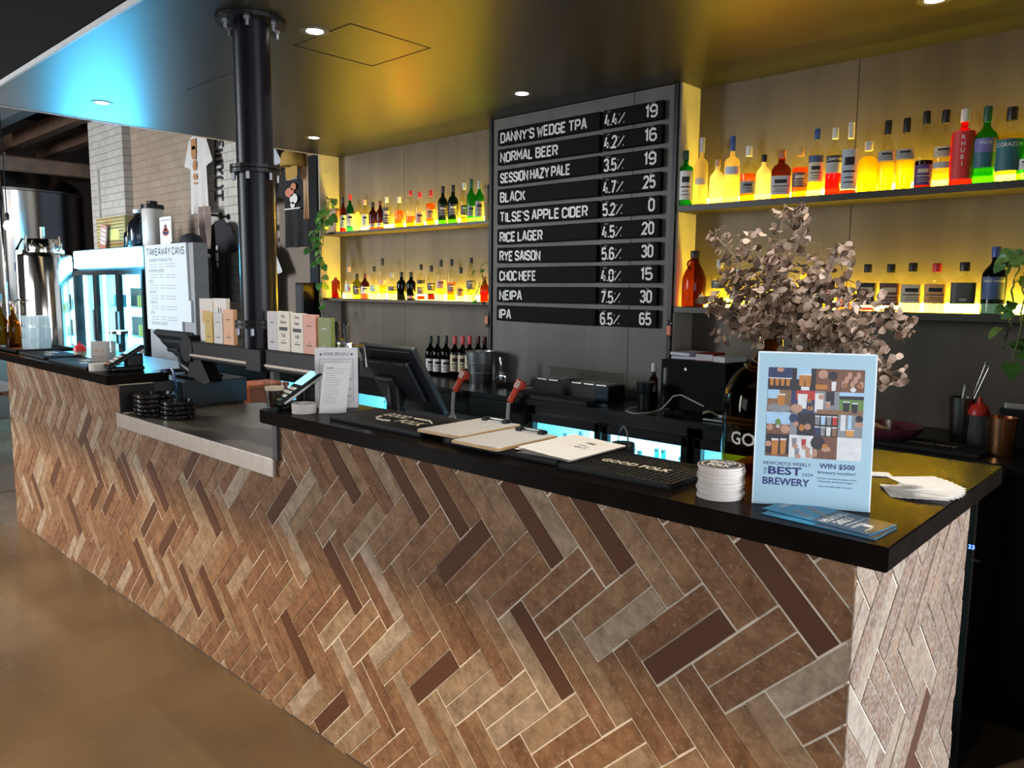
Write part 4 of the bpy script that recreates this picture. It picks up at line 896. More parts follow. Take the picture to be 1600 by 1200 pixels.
# black cabinet with books
t = thing('black_box_cabinet', 'matt black box with a silver lock standing on the back bench', 'box', (-1.895, 3.42, ZB+.0005))
MB().b2((-.175, -.12, 0), (.175, .12, .245), bev=.004).build('box', M('matt_black_box', (.004, .004, .0045), .6, spec=.12), t)
MB().cyl((0, 0, 0), .008, .006, 12, mtx=Matrix.Translation((-.035, -.12, .205)) @ Matrix.Rotation(PI/2, 4, 'X')).build('lock', CHROME, t)
zb = ZB+.247
for i, (x, y, rz, dx, dy, dz, col, lab, tilt) in enumerate([
    (-1.99, 3.43, R(12), .13, .18, .018, (.05, .03, .22), 'blue violet notebook lying on the left of the black box', 0),
    (-1.985, 3.43, R(-8), .12, .17, .014, (.55, .60, .75), 'pale blue pad stacked on the violet notebook', 0),
    (-1.87, 3.42, R(8), .09, .16, .034, (.34, .02, .02), 'thick red book lying on the black box', 0),
    (-1.765, 3.41, R(-14), .085, .15, .026, (.55, .60, .68), 'pale grey book on the right of the black box', 0)]):
    z = zb+(.0187 if i == 1 else 0)
    t = thing('book', lab, 'book', (x, y, z), rz, 'books on the black box')
    MB().b2((-dx/2, -dy/2, 0), (dx/2, dy/2, .002)).b2((-dx/2, -dy/2, dz-.002), (dx/2, dy/2, dz)).b2((dx/2-.003, -dy/2, 0), (dx/2, dy/2, dz)).build('cover', M('book_cover_%d' % i, col, .5), t)
    MB().b2((-dx/2+.002, -dy/2+.002, .002), (dx/2-.004, dy/2-.002, dz-.002)).build('pages', M('book_pages', (.72, .72, .74), .7), t)
# white cable, adaptor, papers and tray
t = thing('charging_cable', 'thin white charging cable looped on the bench in front of the black box', 'cable', (0, 0, 0))
pts = [on_z(x, y, ZB+.004) for x, y in [(998, 636), (985, 637), (978, 642), (990, 646), (1012, 645), (1030, 641)]]
pts += [on_y(x, y, 3.16) for x, y in [(1040, 633), (1052, 619), (1064, 617), (1080, 625), (1100, 635)]]
MB().tube(pts, .003, 6).build('cable', M('white_cable', (.62, .60, .58), .45), t, True)
pts = [on_z(x, y, ZB+.004) for x, y in [(1032, 641), (1050, 637), (1070, 640), (1092, 639)]]
MB().tube(pts, .003, 6).build('cable', M('white_cable', (.62, .60, .58), .45), t, True)
p = on_z(1050, 650, ZB); t = thing('power_adaptor', 'small black power adaptor lying on the bench edge', 'adaptor', (p.x, p.y+.02, ZB+.0005), R(20))
MB().b2((-.05, -.025, 0), (.05, .025, .022), bev=.005).build('case', BLACKP, t)
MB().disc(0, 0, .006, Matrix.Translation((.01, 0, .0223))).build('lamp', LB['silver'], t)
p = on_z(1118, 650, ZB); t = thing('docket_papers', 'folded docket paper lying beside the amber demijohn', 'paper', (p.x, p.y, ZB+.0005), R(30))
MB().sheet(lambda u, v: (-.06+.12*u, -.05+.10*v, .012+.010*math.sin(u*7)+.006*math.sin(v*5)), 10, 6).build('sheet', M('dull_paper', (.42, .40, .36), .7), t)
p = on_z(1140, 662, ZB); t = thing('steel_tray', 'flat grey steel tray at the bench edge beside the amber demijohn', 'tray', (p.x, p.y+.05, ZB+.0005))
MB().b2((-.12, -.07, 0), (.12, .07, .004)).b2((-.12, -.07, 0), (.12, -.064, .012)).b2((-.12, .064, 0), (.12, .07, .012)).build('tray', M('tray_dull', (.25, .28, .29), .35, .8), t)
# upside-down stemware by the back wall, seen above the sale screen
def wine_glass(c, lab, grp, s=1.0, inv=True):
    t = thing('wine_glass', lab, 'glass', c, 0, grp)
    P = [(.034, 0), (.034, .003), (.004, .006), (.004, .085), (.018, .10), (.036, .13), (.038, .16), (.030, .20)]
    if inv: P = [(r, .2-z) for r, z in reversed(P)]
    MB().lathe([(r*s, z*s) for r, z in P], 18, cap=False).build('bowl', G('stemware', (.93, .93, .92), .22), t, True)
    return t
k = 0
for px, yy in [(598, 3.52), (613, 3.52), (627, 3.52), (606, 3.60), (620, 3.60)]:
    p = on_y(px, 560, yy); wine_glass((p.x, yy, ZB+.0005), 'upturned wine glass on the back bench above the tilted sale screen', 'upturned wine glasses')
for px, yy in [(609, 3.46), (624, 3.46)]:
    p = on_y(px, 560, yy); 
for i, px in enumerate([575, 590, 604, 618, 632, 645]):
    p = on_y(px, 575, 3.40); tumbler((p.x, 3.38, ZB+.0005), .034, .16, 'tall clear glass in the front row behind the tilted sale screen', 0, 'tall glasses behind the sale screen')

# right end of the back bench
a = on_z(1400, 705, ZB)
def let3(lb, h): lb.text('GOOD FOLK', 0, -.012, .022, Matrix.Translation((0, 0, h+.0005)), align='C', bold=.02, th=.004, w=.17)
bar_mat('bar_mat', 'black rubber bar mat on the back bench below the trailing pothos', (-.80, 3.19, ZB+.0005), .36, .20, R(-2), None, let3, (20, 9))
t = thing('purple_bowl', 'glossy purple brown bowl on the bench behind the poster', 'bowl', (-.975, 3.24, ZB+.0005))
PUR = M('plum_ceramic', (.12, .030, .045), .18, spec=.6)
lath('bowl', [(.05, 0), (.085, .012), (.12, .045), (.125, .062), (.118, .062), (.08, .022), (0, .016)], PUR, t, 28)
t = thing('wooden_spoon', 'pale wooden scoop resting in the purple bowl', 'scoop', (-1.0, 3.24, ZB+.03), R(170))
MB().tube([(-.05, 0, .0), (.02, 0, .022), (.09, 0, .045)], .010, 8, .007).build('handle', WOODM, t, True)
p = on_z(1500, 690, ZB); t = thing('shaker_tin', 'dark steel shaker tin holding bar spoons', 'shaker', (-.765, 3.42, ZB+.0005))
lath('tin', [(.036, 0), (.045, .15), (.046, .175), (.042, .175), (.034, .006), (0, .006)], M('dark_steel', (.16, .15, .14), .25, .9), t)
for i, (dx, lab) in enumerate([(.07, 'longer twisted bar spoon leaning right out of the shaker tin'), (.085, 'second bar spoon leaning right out of the shaker tin'), (.012, 'short muddler standing in the shaker tin')]):
    t = thing('bar_spoon', lab, 'bar spoon', (-.765, 3.42-.012*i, ZB+.012), 0, 'spoons in the shaker tin')
    e = (dx, 0, .30-.01*i) if i < 2 else (dx, 0, .21)
    MB().tube([(-.01, 0, 0), e], .0032 if i < 2 else .006, 8).build('stem', STEEL, t)
    MB().cyl((e[0], e[1], e[2]-.004), .006 if i < 2 else .009, .012, 10).build('tip', STEEL, t)
t = thing('squeeze_bottle', 'clear squeeze bottle with red nozzle cap on the back bench', 'bottle', (-.70, 3.40, ZB+.0005))
lath('bottle_body', [(.032, 0), (.035, .01), (.034, .06), (.030, .085), (.034, .11), (.034, .12), (0, .12)], G('cloudy_plastic', (.55, .55, .55), .1, .2, .5, (.4, .4, .4)), t)
lath('nozzle_cap', [(.037, .115), (.037, .125), (.028, .15), (.010, .162), (.006, .185), (0, .186)], M('red_cap', (.55, .025, .015), .35), t)
t = thing('copper_tumbler', 'copper tumbler at the right end of the back bench', 'tumbler', (-.585, 3.22, ZB+.0005))
lath('tumbler', [(.040, 0), (.047, .14), (.045, .14), (.038, .006), (0, .006)], M('copper', (.50, .22, .10), .28, 1), t)
t = thing('coffee_grinder', 'black appliance at the right edge behind the copper tumbler', 'appliance', (-.565, 3.46, ZB+.0005))
MB().b2((-.07, -.09, 0), (.12, .1, .15), bev=.01).build('body', BLACKP, t)
MB().b2((-.05, -.08, .15), (.11, .09, .175), bev=.004).build('tray', M('tray_steel', (.5, .49, .46), .3, .9), t)
# black fridge behind the end of the bar, with its blue readout, and the steel channel on the floor
t = thing('black_freezer', 'tall black freezer with a blue digital readout behind the bar end', 'fridge', (-.62, 2.62, 0))
MB().b2((-.16, .0, .03), (.10, .40, .93), bev=.006).build('body', M('gloss_black', (.006, .006, .007), .2), t)
MB().b2((-.155, .02, 0), (.095, .38, .03)).build('plinth', INK, t)
p = on_y(1518, 855, 2.62)
MB().text('33', .0+p.x+.62, p.z-.006, .013, FRONT, align='C', bold=.02, z=.0012).build('readout', E('blue_readout', (.05, .12, 1), 9), t)
p = on_y(1524, 875, 2.62)
MB().text('MENU', p.x+.62, p.z-.004, .007, FRONT, align='C', z=.0012).build('caption', M('dim_print', (.10, .10, .12), .5), t)
a = on_z(1555, 1100, 0)
t = thing('steel_floor_channel', 'short bright steel angle lying on the floor behind the bar end', 'floor channel', (-.47, 3.28, .0005), R(6))
MB().b2((-.09, -.06, 0), (.2, .05, .004)).b2((-.09, .046, 0), (.2, .05, .05)).b2((-.09, -.06, 0), (.2, -.056, .012)).build('channel', M('bright_channel', (.62, .58, .52), .25, .9), t)

# ================================================================== ON THE RIGHT BAR TOP
ZTT = ZT+.0005
FLAT = lambda z: Matrix.Translation((0, 0, z))
def logo(lb, h, s=1.35):
    m = Matrix.Translation((0, 0, h+.0008))
    lb.text('GOOD', -.075*s, .008*s, .032*s, m, bold=.03, th=.004, w=.085*s); lb.text('FOLK', .018*s, -.030*s, .032*s, m, bold=.03, th=.004, w=.085*s)
    M2 = m
    lb.tube([M2 @ Vector((x*s, y*s, 0)) for x, y in [(-.058, -.004), (-.052, -.022), (-.035, -.034), (-.012, -.036), (.006, -.030)]], .0024*s, 6)
    lb.tube([M2 @ Vector((x*s, y*s, 0)) for x, y in [(.022, .030), (.075, .030), (.100, .014)]], .0024*s, 6)
bar_mat('bar_mat', 'black rubber bar mat with cream two line logo, beside the wine list', (-1.885, 1.50, ZTT), .44, .205, R(1), 'rubber bar mats on the right bar top', lambda lb, h: logo(lb, h), (26, 12))
def let2(lb, h): lb.text('GOOD FOLK', 0, -.014, .026, Matrix.Translation((0, 0, h+.0008)), align='C', bold=.03, th=.004, w=.185)
bar_mat('bar_mat', 'black rubber bar mat with one line of cream letters, next to the tall coaster stack', (-.995, 1.49, ZTT), .30, .205, R(2), 'rubber bar mats on the right bar top', let2, (20, 12))
bar_mat('bar_mat', 'plain black rubber bar mat lying under the clipboards', (-1.36, 1.50, ZTT), .40, .205, R(1), 'rubber bar mats on the right bar top', None, (24, 12))
# small black tray behind the left mat
t = thing('rubber_tray', 'small brown black rubber tray with studs behind the left bar mat', 'tray', (-1.735, 1.628, ZTT), R(0))
mb = MB(); mb.b2((-.10, -.02, 0), (.10, .024, .008))
for i in range(16):
    for j in range(3): mb.cyl((-.092+i*.0122, -.012+j*.013, .008), .003, .005, 6)
mb.build('tray', M('brown_rubber', (.03, .022, .014), .5), t)

def clipboard(lab, p, rz, w_, d_):
    t = thing('clipboard', lab, 'clipboard', p, rz, 'clipboards on the bar top')
    MB().prism(rounded([(-w_/2, -d_/2), (w_/2, -d_/2), (w_/2, d_/2), (-w_/2, d_/2)], [0, 1, 2, 3], .012, 4), 0, .006).build('board', WOODM, t)
    MB().b2((-w_/2+.006, -d_/2+.008, .0062), (w_/2-.006, d_/2-.004, .0078)).build('paper', M('clip_paper', (.62, .60, .58), .6, var=.03), t)
    k = MB(); k.b2((-.05, d_/2-.026, .008), (.05, d_/2-.006, .012), bev=.003); k.tube([(-.045, d_/2-.012, .014), (.045, d_/2-.012, .014)], .005)
    kk = k.build('clip', STEEL, t)
    MB().b2((-.052, d_/2-.03, .008), (-.03, d_/2-.008, .018), bev=.003).b2((.03, d_/2-.03, .008), (.052, d_/2-.008, .018), bev=.003).build('clip_end', BLACKP, t)
    return t
clipboard('pale wooden clipboard with blank grey paper, nearer the wine list', (-1.600, 1.535, ZT+.0155), R(2), .172, .265)
clipboard('pale wooden clipboard with blank grey paper, nearer the printed menu', (-1.412, 1.488, ZT+.0155), R(1), .172, .250)
t = thing('printed_menu', 'white folded menu with thin black logo lying on a bar mat', 'menu', (-1.205, 1.515, ZT+.0155), R(2))
mb = MB()
for k in range(3): mb.sheet(lambda u, v, k=k: (-.0825+.165*u+.003*k, -.12+.24*v-.002*k, .001+.003*k+.010*(1-u)*(1-u)*(k/2)+.0015*math.sin(u*3)), 8, 4)
mb.build('pages', M('menu_white', (.80, .77, .72), .6, var=.02), t)
m = MB(); F2 = Matrix.Translation((0, 0, .0112))
m.text('GOOD', -.055, .02, .014, F2, w=.04); m.text('FOLK', .0, -.006, .014, F2, w=.045)
m.tube([(x, y, .0112) for x, y in [(-.045, .012), (-.035, -.0), (-.018, -.008), (.0, -.008)]], .0006, 4).tube([(x, y, .0112) for x, y in [(-.005, .026), (.03, .022), (.045, .008)]], .0006, 4)
m.rect(-.008, .060, .034, .063, F2).rect(-.012, .052, .034, .056, F2).rect(-.06, -.095, -.02, -.0935, F2)
m.build('print', INK, t)
t2 = MB().sheet(lambda u, v: (-.06+.12*u, -.05+.1*v, .004+.002*u), 3, 3).build('menu_page', WHITE)
t2.location = (-1.25, 1.46, ZT+.0150); tag(t2, 'loose white page sticking out left of the folded menu', 'paper')

# coasters
CARD = M('coaster_card', (.56, .51, .47), .75, var=.06)
def coaster_stack(cx, cy, n, r, lab, grp, top_lab, th=.0026, top=True, rn=random.Random(4), step=1):
    proto = None
    for i in range(n):
        last = i == n-1
        dx, dy = rn.uniform(-.0018, .0018)+.0012*math.sin(i*.7), rn.uniform(-.0018, .0018)
        z = ZTT+i*(th+.0002)
        if proto is None:
            o = tag(MB().cyl((0, 0, 0), r, th, 32).build('coaster', CARD), lab, 'coaster', grp); proto = o
        elif not last:
            o = proto.copy(); COL.objects.link(o)
        else:
            o = thing('coaster', top_lab, 'coaster', (0, 0, 0), R(12), grp)
            MB().cyl((0, 0, 0), r, th, 32).build('card', CARD, o)
            p = MB(); mt = FLAT(th+.0003)
            for k in range(40):
                a0, a1 = 2*PI*k/40, 2*PI*(k+1)/40
                p._geo([(q*math.cos(a), q*math.sin(a), 0) for q, a in ((r*.86, a0), (r*.98, a0), (r*.98, a1), (r*.86, a1))], [(0, 1, 2, 3)], mt)
            p.disc(0, 0, r*.78, mt, -.0001, 30)
            p.build('print', INK, o)
            MB().text('GOOD', 0, .004, r*.42, FLAT(th+.0005), align='C', bold=.04, w=r*1.15).text('FOLK', 0, -r*.5, r*.42, FLAT(th+.0005), align='C', bold=.04, w=r*1.0).build('lettering', LETTER, o)
        o.location = (cx+dx, cy+dy, z)
coaster_stack(-.748, 1.432, 24, .0465, 'white round card coaster inside the tall stack beside the amber demijohn', 'coasters in the tall stack', 'printed round coaster on top of the tall stack beside the amber demijohn')
coaster_stack(-2.27, 1.405, 9, .040, 'white round card coaster inside the short stack by the left end of the bar top', 'coasters in the short stack', 'printed round coaster on top of the short stack by the wine list', th=.0036)

# wine list and lunch slip
t = thing('wine_list_stand', 'small white stand up sign headed Wine Specials', 'sign', (-2.285, 1.545, ZTT), R(52))
lean = Matrix.Rotation(R(-6), 4, 'X')
MB().b2((-.074, -.002, 0), (.074, .002, .212), mtx=lean).b2((-.074, -.002, 0), (.074, .06, .003)).build('acrylic_sheet', M('matt_white_sheet', (.62, .61, .62), .4), t)
p = MB(); fm = lean @ FRONT
p.text('WINE SPECIALS', 0, .184, .011, fm, align='C', z=.0026, w=.088)
for x in (-.053, .053): p.disc(x, .188, .0042, fm, .0026)
def frame(p, x0, y0, x1, y1, th, m, z):
    p.rect(x0, y0, x1, y0+th, m, z).rect(x0, y1-th, x1, y1, m, z).rect(x0, y0, x0+th, y1, m, z).rect(x1-th, y0, x1, y1, m, z)
frame(p, -.058, .022, .058, .172, .001, fm, .0026)
p.text('NOVA VITA', 0, .150, .008, fm, align='C', z=.0026, w=.05).text('Firebird', 0, .134, .008, fm, align='C', z=.0026, w=.036)
p.text('$8', .052, .096, .007, fm, align='R', z=.0026).text('$27', .052, .060, .007, fm, align='R', z=.0026).text('$50', .052, .036, .007, fm, align='R', z=.0026)
p.build('print', M('charcoal_print', (.10, .10, .11), .6), t)
t = thing('lunch_slip', 'narrow curved white paper slip leaning against the wine list', 'paper slip', (-2.205, 1.475, ZTT), R(48))
def slip(u, v): return (-.045+.09*u+.014*v, -.012+.050*v-.02*math.sin(v*PI)*.3, .165*v-.0*u)
MB().sheet(slip, 4, 10).build('sheet', M('slip_paper', (.76, .75, .73), .6, var=.02), t)
def slipm(x, y):   # a point a hair in front of the slip
    s = slip((x+.045)/.09, y/.165); return Vector((s[0], s[1]-.0012, s[2]))
p = MB()
for vs in [('Lunch', -.036, .145, .009, .024)]:
    gv, gf, W, H = glyphs(vs[0], .01); k = vs[4]/W
    p._geo([slipm(vs[1]+v.x*k, vs[2]+v.y*vs[3]/.7) for v in gv], gf)
p._geo([slipm(-.008, .146), slipm(.043, .146), slipm(.043, .1468), slipm(-.008, .1468)], [(0, 1, 2, 3)])
rn = random.Random(2)
for i in range(15):
    y = .138-i*.0075; L_ = rn.uniform(.03, .06)
    p._geo([slipm(-.036, y), slipm(-.036+L_, y), slipm(-.036+L_, y+.0011), slipm(-.036, y+.0011)], [(0, 1, 2, 3)])
p.build('print', M('faint_print', (.30, .30, .31), .6), t)

# payment terminals
def terminal(lab, loc, rz, body, s=1.0):
    t = thing('payment_terminal', lab, 'payment terminal', loc, rz, 'payment terminals'); t.scale = (s, s, s)
    tilt = Matrix.Translation((0, -.0, .052)) @ Matrix.Rotation(R(32), 4, 'X')
    MB().b2((-.036, -.06, 0), (.036, .07, .022), bev=.008).b2((-.030, .0, .018), (.030, .066, .075), bev=.008).build('stand', BLACKP, t)
    MB().b2((-.038, -.082, .0), (.038, .088, .020), bev=.008, mtx=tilt).build('case', BLACKP, t)
    MB().b2((-.0395, -.070, .004), (.0395, .080, .012), bev=.003, mtx=tilt).build('side_band', body, t)
    MB().b2((-.030, .010, .0195), (.030, .078, .0212), mtx=tilt).build('screen', E('terminal_screen', (.35, .75, 1), 1.6), t)
    k = MB(); g = MB(); r_ = MB(); yy = MB()
    for i in range(3):
        for j in range(4):
            tgt = k if j else (r_, yy, g)[i]
            tgt.b2((-.027+i*.019, -.072+j*.018, .019), (-.012+i*.019, -.060+j*.018, .0225), bev=.001, mtx=tilt)
    k.build('keypad', LB['white'], t); r_.build('cancel_key', LB['red'], t); yy.build('clear_key', CP['gold'], t); g.build('enter_key', CP['green'], t)
    return t
terminal('black and silver payment terminal with lit screen on the right bar top', (-2.375, 1.45, ZTT), R(-8), M('silver_plastic', (.55, .55, .56), .35), 1.12)
# dark beer
t = thing('beer_glass', 'small glass of dark stout with pale head at the end of the right bar top', 'glass', (-2.412, 1.378, ZTT), 0)
lath('glass', [(.026, 0), (.027, .004), (.036, .095), (.034, .095), (.0255, .008), (0, .008)], G('pint_glass', (.92, .94, .94), .2), t)
lath('stout', [(.0245, .0085), (.0315, .066), (0, .066)], M('stout', (.010, .005, .003), .2), t)
lath('foam', [(.0315, .0665), (.0325, .078), (0, .079)], M('stout_foam', (.50, .40, .28), .8), t)

# tilted sale screens
def pos_screen(lab, a, b, c, stand_to, grp):
    """a, b = ends of the upper edge, c = lower corner under b"""
    a, b, c = Vector(a), Vector(b), Vector(c); ex = (b-a); W = ex.length; ex.normalize(); ey = (b-c); H = ey.length; ey.normalize(); n = ex.cross(ey).normalized()
    ctr = (a+c)/2
    t = thing('sale_screen', lab, 'monitor', ctr, 0, grp)
    m = Matrix((( ex.x, ey.x, n.x, 0), (ex.y, ey.y, n.y, 0), (ex.z, ey.z, n.z, 0), (0, 0, 0, 1)))   # local x along top edge, y up the screen, z = customer side
    MB().b2((-W/2, -H/2, -.030), (W/2, H/2, .0), bev=.008, mtx=m).b2((-W*.36, -H*.30, 0), (W*.36, H*.34, .022), bev=.012, mtx=m).b2((-W*.30, -H*.02, .02), (W*.02, H*.12, .040), bev=.012, mtx=m).build('housing', M('screen_housing', (.014, .017, .024), .42), t)
    MB().b2((-W/2+.01, -H/2+.01, -.032), (W/2-.01, H/2-.01, -.029), mtx=m).build('screen', M('dark_glass', (.02, .03, .04), .08), t)
    MB().b2((-W*.44, H*.455, .0006), (W*.44, H*.47, .003), mtx=m).b2((-W*.40, H*.30, .0005), (W*.38, H*.312, .003), mtx=m).build('ridge', M('ridge_grey', (.10, .10, .11), .35), t)
    s = Vector(stand_to)-ctr; top = m @ Vector((-.02, -.02, .01))
    MB().tube([top, top*.45+s*.55+Vector((0, -.03, 0)), s+Vector((0, 0, .01))], .036, 10, .028).build('stand', BLACKP, t, True)
    MB().b2((s.x-.11, s.y-.09, s.z), (s.x+.11, s.y+.09, s.z+.016), bev=.006).build('stand_base', BLACKP, t)
    return t
YM = 1.82
a = on_y(556, 541, YM); b = on_y(643, 546, YM); b.z = a.z = (a.z+b.z)/2; c = on_y(704, 652, YM+.16)
c.x = b.x
shelfz = .90
pos_screen('large black sale screen seen from behind, tilted back at the end of the beer beam', a, b, c, (b.x-.13, 1.88, shelfz), 'sale screens')
sh = thing('back_shelf', 'black service shelf behind the right bar top carrying the tilted sale screen', 'shelf', (-1.62, 1.66, shelfz))
MB().b2((-.74, .0, -.03), (.72, .36, -.0005)).b2((-.74, .0, -.9), (-.70, .36, -.03)).b2((.68, .0, -.9), (.72, .36, -.03)).build('shelf', BLACKM, sh)
t = thing('card_dispenser', 'small white and blue card box on the service shelf behind the left bar mat', 'box', (on_z(640, 642, .93).x, 1.84, shelfz+.0005), R(20))
MB().b2((-.022, -.012, 0), (.022, .012, .10), bev=.002).build('box', WHITE, t); MB().b2((-.012, -.0135, .05), (.012, -.012, .085)).build('print', LB['sky'], t)

p = on_y(973, 712, 1.86)
t = thing('bar_flask', 'black clip top flask with wire loop on the service shelf before the lit fridge', 'flask', (p.x, 1.86, shelfz+.0005))
lath('body', [(.030, 0), (.034, .01), (.034, .12), (.026, .14), (0, .14)], BLACKP, t); lath('lid', [(.034, .141), (.037, .15), (.034, .175), (0, .178)], BLACKP, t)
MB().tube([(-.02, 0, .17), (-.012, 0, .21), (0, 0, .225), (.012, 0, .21), (.02, 0, .17)], .0028, 6).build('wire_loop', M('dull_bolt', (.20, .20, .22), .35, .9), t)
# amber demijohn with dried eucalyptus
GOX, GOY = -.782, 1.712
t = thing('amber_demijohn', 'large amber glass demijohn lettered GOOD, holding dried eucalyptus', 'bottle', (GOX, GOY, ZTT), math.atan2(-GOY, -GOX))
DJ = [(.090, 0), (.100, .008), (.102, .05), (.102, .165), (.097, .195), (.080, .225), (.056, .246), (.036, .262), (.028, .280), (.026, .335), (.030, .340), (.030, .352), (.025, .355)]
MB().lathe(DJ, 36).build('glass_body', G('demijohn_amber', (.56, .40, .07), .16, .02), t, True)
MB().lathe([(r*.955, z+.004) for r, z in DJ[:-3]], 32, cap=False).build('inner_wall', G('demijohn_inner', (.78, .62, .18), .1), t, True)
mt = Matrix(((0, 0, 1, .1035), (1, 0, 0, 0), (0, 1, 0, 0), (0, 0, 0, 1)))
MB().text('GOOD', -.022, .074, .029, mt, align='C', bold=.015, bend=.1035, w=.128).build('lettering', M('frosty_print', (.62, .60, .55), .6), t)
for k, (z, r_) in enumerate([(.245, .055), (.262, .040)]): 
    MB().tube([(r_*1.04*math.cos(a), r_*1.04*math.sin(a), z+.006*math.sin(a*3)) for a in [i*2*PI/24 for i in range(25)]], .0018, 6).build('twine', M('beaded_twine', (.20, .18, .15), .5), t)
# dried branches
rnl = random.Random(11)
LEAFM = bpy.data.materials.new('dried_eucalyptus_leaf'); LEAFM.use_nodes = True
_nt = LEAFM.node_tree; _p = _nt.nodes['Principled BSDF']; _at = _nt.nodes.new('ShaderNodeAttribute'); _at.attribute_name = 'tone'
_cr = _nt.nodes.new('ShaderNodeValToRGB'); _cr.color_ramp.elements[0].color = (.12, .065, .035, 1); _cr.color_ramp.elements[1].color = (.66, .48, .37, 1); _e = _cr.color_ramp.elements.new(.5); _e.color = (.40, .28, .20, 1)
_nz = _nt.nodes.new('ShaderNodeTexNoise'); _nz.inputs['Scale'].default_value = 60
_mm = _nt.nodes.new('ShaderNodeMath'); _mm.operation = 'MULTIPLY_ADD'; _mm.inputs[1].default_value = .4
_nt.links.new(_nz.outputs['Fac'], _mm.inputs[0]); _sep = _nt.nodes.new('ShaderNodeSeparateColor'); _nt.links.new(_at.outputs['Color'], _sep.inputs[0]); _mm2 = _nt.nodes.new('ShaderNodeMath'); _mm2.operation = 'SUBTRACT'; _mm2.inputs[1].default_value = .2
_nt.links.new(_sep.outputs[0], _mm2.inputs[0]); _nt.links.new(_mm2.outputs[0], _mm.inputs[2]); _nt.links.new(_mm.outputs[0], _cr.inputs[0]); _nt.links.new(_cr.outputs[0], _p.inputs['Base Color']); _p.inputs['Roughness'].default_value = .7
STEMM = M('dried_stem', (.30, .22, .15), .7)
def leaf_disc(bm, cl, p, n, r, tone, rn):
    """a dry roundish leaf: cupped ring fan with a little thickness"""
    n = n.normalized(); x = n.orthogonal().normalized(); y = n.cross(x); k = 9; ph = rn.uniform(0, 6.28); el = rn.uniform(.72, 1.0); cup = rn.uniform(-.75, .75)
    for sgn in (0, 1):
        off = n*(.0006*sgn)
        c = bm.verts.new(p+off); ring = []
        for i in range(k):
            a = 2*PI*i/k; rr = r*(1+.18*math.sin(2*a+ph)+.08*math.sin(5*a))
            ring.append(bm.verts.new(p+off+x*rr*math.cos(a)+y*rr*el*math.sin(a)+n*(cup*r*(.6+.4*math.sin(2*a+ph)))))
        for i in range(k):
            f = bm.faces.new((c, ring[i], ring[(i+1) % k]) if sgn else (c, ring[(i+1) % k], ring[i])); f.smooth = True
            for l in f.loops: l[cl] = (tone, tone, tone, 1)
NECK = Vector((GOX, GOY, ZT+.35))
def branch(lab, way, nleaf, rl, spread=.012, inner=.25):
    """way: waypoints (px, py, depth offset) from neck to tip"""
    pts = [Vector((GOX+.006*rnl.uniform(-1, 1), GOY+.006*rnl.uniform(-1, 1), ZT+.20)), NECK+Vector((rnl.uniform(-.012, .012), rnl.uniform(-.012, .012), 0))]
    for px, py, dy in way: pts.append(on_y(px, py, GOY+dy))
    fine = []
    for i in range(len(pts)-1):
        p0 = pts[max(i-1, 0)]; p1 = pts[i]; p2 = pts[i+1]; p3 = pts[min(i+2, len(pts)-1)]
        for s in range(8):
            u = s/8; fine.append(.5*((2*p1)+(p2-p0)*u+(2*p0-5*p1+4*p2-p3)*u*u+(3*p1-p0-3*p2+p3)*u**3))
    fine.append(pts[-1])
    t = thing('dried_eucalyptus_branch', lab, 'dried branch', (0, 0, 0), 0, 'dried eucalyptus branches in the demijohn')
    st = MB().tube(fine, .0024, 6, .0011)
    bm = bmesh.new(); cl = bm.loops.layers.color.new('tone'); n0 = 9
    for k in range(nleaf):
        f = n0+(len(fine)-1-n0)*(inner+(1-inner)*((k+rnl.random())/nleaf) if rnl.random() < .8 else rnl.random())
        i = min(int(f), len(fine)-2); base = fine[i].lerp(fine[i+1], f-i); tdir = (fine[i+1]-fine[i]).normalized()
        o = tdir.orthogonal(); o.rotate(Matrix.Rotation(rnl.uniform(0, 6.28), 3, tdir)); sp = spread*rnl.uniform(.5, 1.9)*(1.4 if f < len(fine)*.7 else .8)
        p = base+o*sp+tdir*rnl.uniform(-.004, .004)
        st.tube([base, p], .0007, 4)
        nrm = (o*rnl.uniform(-.6, .8)+tdir*rnl.uniform(.1, 1)+Vector((rnl.uniform(-.7, .7), rnl.uniform(-1, .2), rnl.uniform(-.4, .7))))
        leaf_disc(bm, cl, p+o*.004, nrm, rl*rnl.uniform(.6, 1.15), min(1, max(0, rnl.gauss(.50, .30))), rnl)
    st.build('stem', STEMM, t)
    me = bpy.data.meshes.new('leaves'); bm.to_mesh(me); bm.free(); me.materials.append(LEAFM)
    lo = bpy.data.objects.new('leaves', me); COL.objects.link(lo); lo.parent = t
